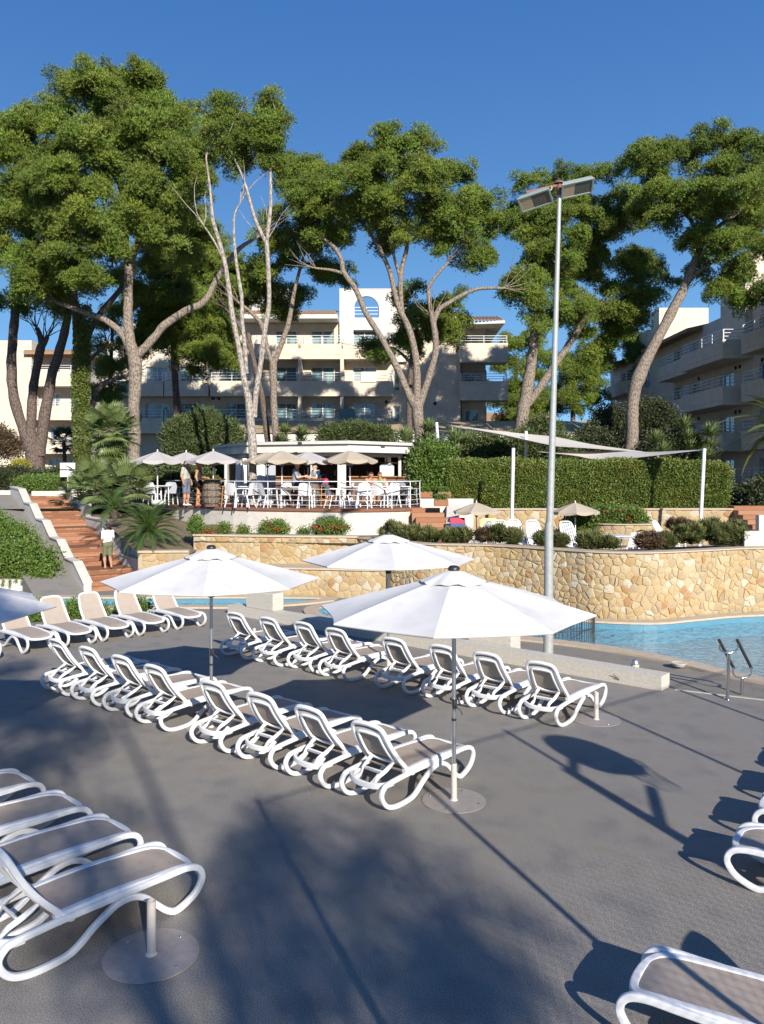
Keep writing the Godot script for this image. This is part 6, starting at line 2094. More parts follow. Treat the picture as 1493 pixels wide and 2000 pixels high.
func terrace() -> void:
	mat("chair_grey", lin(0.36, 0.38, 0.42), 0.45)
	relief(world_tex(mat("barrel_wood", lin(0.24, 0.18, 0.13), 0.85), M.bark_grey.albedo_texture, 0.9), M.bark_grey.albedo_texture, 0.8)
	world_tex(mat("table_wood", lin(0.20, 0.10, 0.045), 0.6), M.bark_grey.albedo_texture, 1.4)
	mat("stool_wood", lin(0.36, 0.17, 0.06), 0.6)
	mat("bar_brown", lin(0.17, 0.095, 0.06), 0.7)
	mat("bag_red", lin(0.5, 0.03, 0.06), 0.7)
	mat("bag_blue", lin(0.05, 0.07, 0.25), 0.7)
	mat("towel_yellow", lin(0.72, 0.62, 0.28), 0.95)
	mat("bottle_glass", lin(0.10, 0.12, 0.08), 0.15)
	# railing
	var T := terrace_path()
	var rail := thing("terrace_railing", "white metal railing with four rails along the bar terrace edge", "railing")
	var path := []
	for i in T.size():
		var a: Vector2 = T[maxi(i - 1, 0)]
		var b: Vector2 = T[mini(i + 1, T.size() - 1)]
		var t := (b - a).normalized()
		var p: Vector2 = T[i] - Vector2(-t.y, t.x) * 0.12
		path.append(Vector3(p.x, TY, p.y))
	for q in [[0.92, 0.018], [0.66, 0.009], [0.46, 0.009], [0.28, 0.009], [0.12, 0.009]]:
		var m := mk()
		var pp := []
		for p in path: pp.append(p + Vector3.UP * q[0])
		m.tube(pp, q[1], 6)
		part(rail, "rail", m.mesh(), M.rail_white)
	for i in range(0, path.size(), 2):
		var m := mk()
		m.tube([path[i], path[i] + Vector3.UP * 0.92], 0.017, 6)
		part(rail, "post", m.mesh(), M.rail_white)
	for i in range(1, path.size() - 1, 2):
		var m := mk()
		m.tube(curve([path[i - 1] + Vector3.UP * 0.9, path[i] + Vector3.UP * 0.72, path[i + 1] + Vector3.UP * 0.3], 4), 0.010, 5)
		part(rail, "curved_bar", m.mesh(), M.black_iron)
	# parasols of the bar
	var tops := [[308, 31.0, "grey_canvas", "grey scalloped parasol over the end chairs near the fan palms"], [364, 31.8, "grey_canvas", "grey scalloped parasol above the standing couple"], [417, 30.2, "grey_canvas", "grey scalloped parasol above the first barrel table"], [523, 31.6, "tan_canvas", "tan scalloped parasol just behind the pale pine stem"], [551, 29.6, "tan_canvas", "tan scalloped parasol beside the bald man"], [602, 31.0, "grey_canvas", "pale grey scalloped parasol above the second barrel table"], [684, 29.4, "tan_canvas", "tan scalloped parasol before the bar columns"]]
	var protos := {}
	for q in tops:
		var g := "scalloped parasols on the bar terrace"
		var u: Node3D
		if not protos.has(q[2]):
			u = umbrella_model("cafe_parasol", q[3], 1.0, 2.02, 1.66, 8, M[q[2]], 0.13, g)
			var bm := mk()
			bm.lathe([Vector2(0, 0.0), Vector2(0.24, 0.0), Vector2(0.24, 0.14), Vector2(0.2, 0.18), Vector2(0.05, 0.2)], 14)
			part(u, "base", bm.mesh(), M.white_plastic)
			protos[q[2]] = u
			u.position = on_terrace(q[0], q[1])
			u.rotation.y = rr(0, 1)
		else: u = copy(protos[q[2]], q[3], on_terrace(q[0], q[1]), rr(0, 1), g)
	for q in [[931, 27.0, "tan parasol throwing its shadow on the rubble wall beside the steps"], [1124, 26.8, "tan parasol before the planter shrub on the sunbed terrace"], [913, 33.5, "tan parasol top peeping over the clipped hedge"]]:
		var u := copy(protos["tan_canvas"], q[2], on_terrace(q[0], q[1], 0.95 if q[0] != 913 else 2.15), rr(0, 1), "tan parasols beyond the bar terrace")
		u.scale = Vector3(0.78, 0.80, 0.78)
	# chairs
	var gname := "white plastic chairs on the bar terrace"
	var ch := [[298, 31.2, 3.0], [336, 31.6, 3.3], [462, 28.9, 2.6], [496, 29.4, 3.4], [524, 28.6, 2.2], [549, 28.9, 4.0], [598, 28.2, 3.1], [655, 28.3, 2.0], [711, 28.4, 3.2], [745, 28.9, 2.7], [763, 29.0, 3.6], [796, 29.9, 2.4], [478, 28.6, 4.4], [672, 29.2, 4.5]]
	var proto = null
	var gproto = null
	for i in ch.size():
		var grey: bool = i in [1, 3, 11]
		var lb := "%s plastic armchair on the bar terrace, %s from the fan palms" % ["grey" if grey else "white", ["first", "second", "third", "fifth", "sixth", "seventh", "ninth", "tenth", "twelfth", "thirteenth", "fourteenth", "last", "fourth", "eleventh"][i]]
		var w := on_terrace(ch[i][0], ch[i][1])
		if grey and gproto == null:
			gproto = armchair_model(lb, M.chair_grey, gname)
			gproto.position = w
			gproto.rotation.y = ch[i][2]
		elif not grey and proto == null:
			proto = armchair_model(lb, M.white_plastic, gname)
			proto.position = w
			proto.rotation.y = ch[i][2]
		else: copy(gproto if grey else proto, lb, w, ch[i][2], gname)
	# square tables
	var tb = null
	for q in [[318, 31.4, "square white table between the end chairs near the fan palms"], [478, 29.6, "square white table beside the pale pine stem"], [570, 28.8, "square white table below the bald man"], [685, 29.0, "square white table under the tan parasol before the bar"], [735, 29.7, "square white table of the two seated women"], [780, 29.6, "square white table at the steps end of the terrace"]]:
		if tb == null:
			tb = thing("cafe_table", q[2], "table", on_terrace(q[0], q[1]), 0.0, "square tables on the bar terrace")
			var m := mk()
			m.bbox(Vector3(0, 0.72, 0), Vector3(0.78, 0.03, 0.78), 0.008)
			part(tb, "table_top", m.mesh(), M.white_plastic)
			for k in 4:
				var l := mk()
				l.tube([Vector3(0.32 * (1 if k % 2 else -1), 0, 0.32 * (1 if k < 2 else -1)), Vector3(0.3 * (1 if k % 2 else -1), 0.71, 0.3 * (1 if k < 2 else -1))], 0.022, 6)
				part(tb, "leg", l.mesh(), M.white_plastic)
		else: copy(tb, q[2], on_terrace(q[0], q[1]), rr(-0.2, 0.2), "square tables on the bar terrace")
	# barrel tables and stools
	var br = null
	for q in [[414, 29.6, "barrel table with dark wooden top beside the couple"], [607, 29.3, "barrel table with dark wooden top beside the bald man"]]:
		if br == null:
			br = thing("barrel_table", q[2], "barrel table", on_terrace(q[0], q[1]), 0.0, "barrel tables")
			for k in 14:
				var m := mk()
				var rows := []
				for i in 7:
					var t := i / 6.0
					var r := 0.27 + 0.07 * sin(PI * t)
					var row := PackedVector3Array()
					for j in 3:
						var w := TAU * (k + 0.03 + 0.47 * j) / 14
						row.append(Vector3(r * cos(w), 0.95 * t, -r * sin(w)))
					rows.append(row)
				m.grid(rows)
				part(br, "stave", m.mesh(), M.barrel_wood)
			for y in [0.12, 0.36, 0.6, 0.84]:
				var m := mk()
				var r := 0.275 + 0.07 * sin(PI * y / 0.95)
				m.lathe([Vector2(r, y - 0.02), Vector2(r + 0.006, y - 0.02), Vector2(r + 0.006, y + 0.02), Vector2(r, y + 0.02)], 20)
				part(br, "hoop", m.mesh(), M.black_iron)
			var top := mk()
			top.lathe([Vector2(0, 0.96), Vector2(0.50, 0.96), Vector2(0.51, 0.98), Vector2(0.50, 1.0), Vector2(0, 1.0)], 24)
			part(br, "table_top", top.mesh(), M.table_wood)
		else: copy(br, q[2], on_terrace(q[0], q[1]), 0.5, "barrel tables")
	var sto = null
	for q in [[445, 29.4, "wooden bar stool beside the first barrel table"], [394, 30.0, "wooden bar stool between woman and barrel table"], [578, 29.8, "wooden bar stool under the bald man"], [632, 29.6, "wooden bar stool carrying the red bag"], [640, 30.6, "wooden bar stool behind the second barrel table"], [545, 31.5, "wooden bar stool before the bar counter"]]:
		if sto == null:
			sto = thing("bar_stool", q[2], "stool", on_terrace(q[0], q[1]), 0.0, "wooden bar stools")
			var m := mk()
			m.bbox(Vector3(0, 0.73, 0), Vector3(0.36, 0.04, 0.36), 0.01)
			part(sto, "seat", m.mesh(), M.stool_wood)
			for k in 4:
				var l := mk()
				var sx := 1 if k % 2 else -1
				var sz := 1 if k < 2 else -1
				l.tube([Vector3(0.19 * sx, 0, 0.19 * sz), Vector3(0.14 * sx, 0.72, 0.14 * sz)], 0.02, 6)
				part(sto, "leg", l.mesh(), M.stool_wood)
			var fr := mk()
			for y in [0.25, 0.45]:
				for k in 4:
					var a := Vector3(0.175, y, 0.175).rotated(Vector3.UP, k * PI / 2)
					fr.tube([a, a.rotated(Vector3.UP, PI / 2)], 0.012, 5)
			part(sto, "footrest", fr.mesh(), M.stool_wood)
		else: copy(sto, q[2], on_terrace(q[0], q[1]), rr(0, 1), "wooden bar stools")
	var bag := thing("beach_bag", "red and blue beach bag on a bar stool", "bag", on_terrace(632, 29.6, TY + 0.75))
	var bm1 := mk()
	bm1.bbox(Vector3(0, 0.13, 0), Vector3(0.36, 0.26, 0.16), 0.04)
	part(bag, "body", bm1.mesh(), M.bag_red)
	var bm2 := mk()
	bm2.bbox(Vector3(0, 0.06, 0.083), Vector3(0.3, 0.08, 0.012), 0.004)
	part(bag, "pocket", bm2.mesh(), M.bag_blue)
	var bm3 := mk()
	bm3.tube(curve([Vector3(-0.1, 0.25, 0), Vector3(-0.08, 0.38, 0), Vector3(0.08, 0.38, 0), Vector3(0.1, 0.25, 0)], 4), 0.01, 5)
	part(bag, "handle", bm3.mesh(), M.bag_blue)
	bar_house()
	shade_sails()
	# sunbed terrace chairs
	var rg := "slatted white deck chairs on the sunbed terrace"
	var rc = null
	var spots := [[903, 26.2, 0.2, "white deck chair with a red and blue towel on its back"], [952, 26.0, -0.2, "white deck chair draped with a yellow towel"], [984, 25.8, 0.1, "white slatted deck chair, first past the yellow towel"], [1015, 26.2, 0.2, "white slatted deck chair, second past the yellow towel"], [1053, 25.8, 0.25, "white slatted deck chair next to the lamp post line"], [1122, 25.2, 0.3, "white slatted deck chair under the parasol before the planter"], [1312, 25.6, 0.9, "white deck chair half hidden between the large aloes"], [926, 25.4, -1.2, "white deck chair turned sideways between the two towels"]]
	for q in spots:
		if rc == null:
			rc = recliner_model(q[3], rg)
			rc.position = on_terrace(q[0], q[1], 0.95)
			rc.rotation.y = q[2]
			rc.scale = Vector3.ONE * 0.95
		else: copy(rc, q[3], on_terrace(q[0], q[1], 0.95), q[2], rg)
	for q in [[903, 26.2, 0.2, "bag_red", "red and blue striped towel hanging on a deck chair"], [952, 26.0, -0.2, "towel_yellow", "pale yellow towel hanging on a deck chair"]]:
		var tw := thing("beach_towel", q[4], "towel", on_terrace(q[0], q[1], 0.95), q[2])
		var tilt := Basis(Vector3.RIGHT, -0.5)
		for k in 3:
			var m := mk()
			var y0 := 0.86 - 0.2 * k
			m.bbox(Vector3(0, 0.36, -0.15) + tilt * Vector3(0, y0 - 0.1, 0.02), Vector3(0.5, 0.198, 0.022), 0.006, tilt)
			part(tw, "stripe", m.mesh(), M[q[3]] if (k != 1 or q[3] == "towel_yellow") else M.bag_blue)
	copy(gproto, "grey plastic armchair beside the white table on the sunbed terrace", on_terrace(1180, 24.4, 0.95), 1.5, "chairs on the sunbed terrace")
	copy(tb, "square white table on the sunbed terrace near the purple aloe", on_terrace(1205, 24.4, 0.95), 0.2, "tables on the sunbed terrace")
	copy(proto, "white plastic armchair pushed to the table near the purple aloe", on_terrace(1226, 24.0, 0.95), 3.6, "chairs on the sunbed terrace")
	# flower boxes
	var fb = null
	for q in [[862, 27.6, 2.42, "terracotta flower box on the sloping wall beside the steps"], [832, 30.0, 2.63, "terracotta flower box at the foot of the round bush"], [868, 29.9, 2.63, "terracotta flower box between round bush and hedge"]]:
		var w := on_terrace(q[0], q[1], q[2])
		if fb == null:
			fb = thing("flower_box", q[3], "flower box", w, 0.0, "terracotta flower boxes")
			var m := mk()
			m.bbox(Vector3(0, 0.11, 0), Vector3(0.48, 0.22, 0.22), 0.012)
			part(fb, "trough", m.mesh(), M.terracotta)
			var xf := []
			var cols := []
			for i in 60:
				xf.append(Transform3D(Basis(Vector3.UP, rr(0, TAU)).scaled(Vector3.ONE * rr(0.1, 0.16)), Vector3(rr(-0.2, 0.2), rr(0.22, 0.32), rr(-0.08, 0.08))))
				cols.append(Color.WHITE * rr(0.8, 1.2))
			scatter(fb, "foliage", leaf_clump(9, 12, 0.5, 0.12, 0.8), M.bright_leaf, xf, cols)
		else: copy(fb, q[3], w, 0.0, "terracotta flower boxes")
	# white notice board on a post
	var sg := thing("notice_board", "blank white double notice board on a post at the head of the stairs", "sign", at(133, 962, 34.6))
	var pm := mk()
	pm.tube([Vector3.ZERO, Vector3(0, 1.25, 0)], 0.025, 6)
	part(sg, "post", pm.mesh(), M.rail_white)
	for y in [1.12, 0.80]:
		var m := mk()
		m.bbox(Vector3(0.0, y, 0.03), Vector3(0.64, 0.27, 0.025), 0.005)
		part(sg, "board", m.mesh(), M.white_plastic)

func bar_house() -> void:
	var o := thing("pool_bar", "low pool bar with pale flat roof, white columns and dark open front", "bar building")
	var roof := PackedVector2Array([Vector2(-7.6, -37.5), Vector2(-5.55, -33.6), Vector2(-1.3, -31.9), Vector2(1.15, -34.2), Vector2(1.4, -38.4), Vector2(-7.6, -38.4)])
	var m := mk()
	m.prism(roof, 4.36, 4.68)
	part(o, "roof", m.mesh(), M.building_white)
	var m2 := mk()
	var inner := Geometry2D.offset_polygon(roof, 0.12)[0]
	m2.prism(inner, 4.684, 4.80)
	part(o, "roof_edge", m2.mesh(), M.building_white)
	var low := Geometry2D.offset_polygon(roof, -0.35)[0]
	var m3 := mk()
	m3.prism(low, 4.22, 4.356)
	part(o, "beam", m3.mesh(), M.building_white)
	for q in [[668, 33.0, 0.34], [758, 34.6, 0.26], [476, 34.6, 0.3], [612, 33.2, 0.2]]:
		var c := mk()
		var w := on_terrace(q[0], q[1])
		c.bbox(w + Vector3(0, 0.95, 0), Vector3(q[2], 1.89, 0.28), 0.01)
		part(o, "column", c.mesh(), M.building_white)
	var bk := mk()
	bk.box(Vector3(-2.6, 3.3, -38.0), Vector3(8.2, 1.9, 0.2))
	part(o, "back_wall", bk.mesh(), M.bar_brown)
	for q in [[-3.9, 2.4], [-0.2, 2.3]]:
		var c := mk()
		c.bbox(Vector3(q[0], 2.85, -34.3), Vector3(q[1], 1.03, 0.5), 0.01)
		part(o, "counter_front", c.mesh(), M.bar_brown)
		var ct := mk()
		ct.bbox(Vector3(q[0], 3.39, -34.25), Vector3(q[1] + 0.1, 0.05, 0.65), 0.01)
		part(o, "counter_top", ct.mesh(), M.stool_wood)
	for k in 3:
		var s := mk()
		s.bbox(Vector3(-1.9, 3.05 + 0.35 * k, -37.75), Vector3(5.2, 0.03, 0.24), 0.004)
		part(o, "shelf", s.mesh(), M.bar_brown)
	for q in [[-6.6, 1.0], [0.75, 1.1]]:
		var s := mk()
		s.bbox(Vector3(q[0], 3.28, -36.2), Vector3(0.12, 1.88, 3.2), 0.01)
		part(o, "side_wall", s.mesh(), M.building_white)
	var shut := mk()
	for k in 4: shut.bbox(Vector3(-5.95 + 0.26 * k, 3.25, -33.9 - 0.02 * k), Vector3(0.2, 1.8, 0.05), 0.008)
	part(o, "shutter", shut.mesh(), M.window_white).set_meta("kind", "stuff")
	var dr := mk()
	dr.bbox(Vector3(-5.0, 3.25, -33.6), Vector3(0.46, 1.82, 0.06), 0.008)
	part(o, "door", dr.mesh(), M.white_plastic)
	var pn := mk()
	pn.bbox(Vector3(-4.55, 3.25, -33.5), Vector3(0.4, 1.82, 0.05), 0.008)
	part(o, "panel", pn.mesh(), M.chair_grey)
	for q in [[586, 866], [748, 872]]:
		var sp := mk()
		sp.bbox(at(q[0], q[1], 32.0), Vector3(0.16, 0.12, 0.14), 0.02)
		part(o, "floodlight", sp.mesh(), M.black_plastic)
	# bottles and machines
	var bt := mk()
	bt.lathe([Vector2(0, 0), Vector2(0.035, 0), Vector2(0.035, 0.16), Vector2(0.014, 0.22), Vector2(0.014, 0.28), Vector2(0, 0.285)], 8)
	var bmesh := bt.mesh()
	for k in 26:
		var b := single("bottle", bmesh, [M.bottle_glass, M.curtain_teal, M.terracotta, M.white_plastic][k % 4], "small %s bottle on the %s back shelf of the bar" % [["dark green", "teal", "brown", "white"][k % 4], "lower" if k < 13 else "upper"], "bottle", "bottles behind the bar")
		b.position = Vector3(-4.3 + (k % 13) * 0.36 + rr(-0.05, 0.05), 3.066 + 0.35 * (k / 13), -37.72)
	var cm := thing("coffee_machine", "white and steel coffee machine on the bar counter", "coffee machine", Vector3(0.2, 3.415, -34.3))
	var c1 := mk()
	c1.bbox(Vector3(0, 0.22, 0), Vector3(0.6, 0.44, 0.4), 0.03)
	part(cm, "body", c1.mesh(), M.window_white)
	var c2 := mk()
	c2.bbox(Vector3(0, 0.47, 0), Vector3(0.5, 0.05, 0.34), 0.01)
	part(cm, "cup_tray", c2.mesh(), M.chrome)
	# hanging lamps under the roof
	for q in [[-3.6, -33.6], [-0.7, -33.3], [0.2, -34.4]]:
		var l := thing("ceiling_fan", "dark ceiling fan under the bar roof " + {-3.6: "near the pale pine stem", -0.7: "beside the bar column", 0.2: "above the coffee machine"}[q[0]], "ceiling fan", Vector3(q[0], 4.22, q[1]), 0.0, "fans under the bar roof")
		var st := mk()
		st.tube([Vector3.ZERO, Vector3(0, -0.22, 0)], 0.015, 6)
		st.lathe([Vector2(0, -0.3), Vector2(0.06, -0.28), Vector2(0.06, -0.22), Vector2(0, -0.2)], 10)
		part(l, "motor", st.mesh(), M.black_iron)
		for k in 4:
			var bl := mk()
			bl.bbox(Vector3(0.3, -0.25, 0), Vector3(0.5, 0.01, 0.1), 0.003)
			var p := part(l, "blade", bl.mesh(), M.bar_brown)
			p.rotation.y = k * PI / 2 + 0.4

func sail_mesh(c: Array, sag: float) -> ArrayMesh:
	# a cloth between three or four corners with edges curved inwards
	var m := mk()
	var rows := []
	var N := 14
	for i in N + 1:
		var row := PackedVector3Array()
		for j in N + 1:
			var u := i / float(N)
			var v := j / float(N)
			var p: Vector3 = c[0].lerp(c[1], u).lerp(c[3].lerp(c[2], u), v)
			var mid: Vector3 = (c[0] + c[1] + c[2] + c[3]) / 4.0
			var eu := 4 * u * (1 - u)
			var ev := 4 * v * (1 - v)
			p = p.lerp(mid, 0.10 * (eu * (1 - ev) * absf(2 * v - 1) + ev * (1 - eu) * absf(2 * u - 1)))
			p.y -= sag * eu * ev + 0.25 * sag * (eu + ev) * 0.5
			p.y += 0.03 * sin(u * 9.0 + v * 4.0) * ev
			row.append(p)
		rows.append(row)
	m.grid(rows)
	return m.mesh()

func shade_sails() -> void:
	var poles := [[999, 1003, 875, 27.6, 0.95, "white sail pole rising before the clipped hedge beside the lamp post"], [1366, 1376, 876, 27.4, 0.95, "white sail pole rising before the far end of the clipped hedge"], [866, 853, 825, 33.0, 2.15, "leaning white sail pole behind the round bush"], [1028, 1028, 842, 34.0, 2.15, "white sail pole behind the middle of the clipped hedge"], [1275, 1277, 898, 34.0, 2.15, "short white sail pole end behind the clipped hedge"]]
	for q in poles:
		var top := at(q[1], q[2], q[3])
		var foot := on_terrace(q[0], q[3], q[4])
		var o := thing("sail_pole", q[5], "pole", foot, 0.0, "poles of the shade sails")
		var m := mk()
		m.tube([Vector3.ZERO, top - foot], 0.06, 10)
		part(o, "pole", m.mesh(), M.white_plastic)
		var e := mk()
		e.tube([top - foot + Vector3(-0.05, -0.04, 0), top - foot + Vector3(0.05, -0.04, 0)], 0.03, 6)
		part(o, "eye_bolt", e.mesh(), M.chrome)
	var a := single("shade_sail", sail_mesh([at(872, 829, 33.0), at(1080, 852, 36.5), at(1270, 884, 33.6), at(1090, 872, 32.0)], 0.12), M.sail_canvas, "long pale shade sail stretched from the leaning pole over the hedge", "shade sail", "shade sails")
	var b := single("shade_sail", sail_mesh([at(1048, 882, 32.5), at(1200, 880, 35.0), at(1374, 879, 27.5), at(1190, 901, 31.4)], 0.14), M.sail_canvas, "sagging pale shade sail tied to the far white pole", "shade sail", "shade sails")
	var w := mk()
	w.tube([at(1270, 884, 33.6), at(1374, 878, 27.5)], 0.012, 5)
	single("sail_rope", w.mesh(), M.rail_white, "thin rope from the long sail to the far white pole", "rope")

func field(bones: Array, p: Vector3, k: float) -> float:
	var d := 1e9
	for b in bones:
		var a: Vector3 = b[0]
		var ab: Vector3 = b[1] - a
		var t := clampf((p - a).dot(ab) / maxf(ab.length_squared(), 1e-9), 0.0, 1.0)
		var e: float = (p - a - ab * t).length() - lerpf(b[2], b[3], t)
		if e > 0.25 and d < 0.2: continue
		var h := maxf(k - absf(d - e), 0.0) / k
		d = minf(d, e) - h * h * k * 0.25
	return d

func nets(m: Mesher, bones: Array, cell: float, k: float) -> void:
	# surface nets over the smooth union of tapered capsules
	var lo := Vector3.ONE * 1e9
	var hi := -lo
	for b in bones:
		for e in 2:
			lo = lo.min(b[e] - Vector3.ONE * (b[2 + e] + cell * 2))
			hi = hi.max(b[e] + Vector3.ONE * (b[2 + e] + cell * 2))
	var n := Vector3i(((hi - lo) / cell).ceil()) + Vector3i.ONE
	var v := PackedFloat32Array()
	v.resize(n.x * n.y * n.z)
	var sx := 1
	var sy := n.x
	var sz := n.x * n.y
	for z in n.z:
		for y in n.y:
			for x in n.x: v[x + y * sy + z * sz] = field(bones, lo + Vector3(x, y, z) * cell, k)
	var id := {}
	var pos := []
	var offs := [0, sx, sy, sx + sy, sz, sx + sz, sy + sz, sx + sy + sz]
	var cor := [Vector3(0, 0, 0), Vector3(1, 0, 0), Vector3(0, 1, 0), Vector3(1, 1, 0), Vector3(0, 0, 1), Vector3(1, 0, 1), Vector3(0, 1, 1), Vector3(1, 1, 1)]
	var edges := [[0, 1], [2, 3], [4, 5], [6, 7], [0, 2], [1, 3], [4, 6], [5, 7], [0, 4], [1, 5], [2, 6], [3, 7]]
	var base := m.v.size()
	for z in n.z - 1:
		for y in n.y - 1:
			for x in n.x - 1:
				var i := x + y * sy + z * sz
				var inside := 0
				for o in offs:
					if v[i + o] < 0: inside += 1
				if inside == 0 or inside == 8: continue
				var s := Vector3.ZERO
				var c := 0
				for e in edges:
					var a := v[i + offs[e[0]]]
					var b := v[i + offs[e[1]]]
					if (a < 0) != (b < 0):
						s += cor[e[0]].lerp(cor[e[1]], a / (a - b))
						c += 1
				var p := lo + (Vector3(x, y, z) + s / c) * cell
				var g := Vector3(v[i + sx] - v[i] + v[i + sx + sy + sz] - v[i + sy + sz], v[i + sy] - v[i] + v[i + sx + sy + sz] - v[i + sx + sz], v[i + sz] - v[i] + v[i + sx + sy + sz] - v[i + sx + sy])
				var best := 1e9
				var col := Color.WHITE
				for b in bones:
					var ab: Vector3 = b[1] - b[0]
					var t: float = clampf((p - b[0]).dot(ab) / maxf(ab.length_squared(), 1e-9), 0.0, 1.0)
					var e: float = (p - b[0] - ab * t).length() - lerpf(b[2], b[3], t)
					if e < best:
						best = e
						col = b[4]
				m.tint = col
				id[i] = base + pos.size()
				pos.append(p)
				m.vert(p, g.normalized())
	for i in id:
		for ax in [[sx, sy, sz], [sy, sz, sx], [sz, sx, sy]]:
			var a := v[i] < 0
			var b := v[i + ax[0]] < 0
			if a == b: continue
			var q := [i, i - ax[1], i - ax[1] - ax[2], i - ax[2]]
			if not (id.has(q[1]) and id.has(q[2]) and id.has(q[3])): continue
			var w := [id[q[0]], id[q[1]], id[q[2]], id[q[3]]]
			if a: m.ix.append_array([w[0], w[2], w[1], w[0], w[3], w[2]])
			else: m.ix.append_array([w[0], w[1], w[2], w[0], w[2], w[3]])

func hand(m: Mesher, wrist: Vector3, dir: Vector3, palm_n: Vector3, skin: Color, side: float) -> void:
	var d := dir.normalized()
	var nn := (palm_n - d * palm_n.dot(d)).normalized()
	var s := d.cross(nn) * side
	var bones := [[wrist, wrist + d * 0.05, 0.024, 0.026, skin], [wrist + d * 0.03 + s * 0.018, wrist + d * 0.085 + s * 0.024, 0.017, 0.013, skin], [wrist + d * 0.03 - s * 0.014, wrist + d * 0.085 - s * 0.022, 0.018, 0.013, skin]]
	var lens := [0.072, 0.08, 0.075, 0.058]
	for k in 4:
		var r := wrist + d * (0.088 - 0.004 * absf(k - 1.2)) + s * (0.028 - 0.019 * k)
		var mid: Vector3 = r + (d * 0.9 + nn * 0.35).normalized() * lens[k] * 0.5
		bones.append([r, mid, 0.0105, 0.0095, skin])
		bones.append([mid, mid + (d * 0.55 + nn * 0.8).normalized() * lens[k] * 0.5, 0.0095, 0.0075, skin])
	var tb := wrist + d * 0.03 + s * 0.026
	var tm := tb + (d * 0.6 + s * 0.75 + nn * 0.2).normalized() * 0.04
	bones.append([tb, tm, 0.013, 0.011, skin])
	bones.append([tm, tm + (d * 0.9 + s * 0.25 + nn * 0.35).normalized() * 0.032, 0.011, 0.008, skin])
	nets(m, bones, 0.009, 0.006)

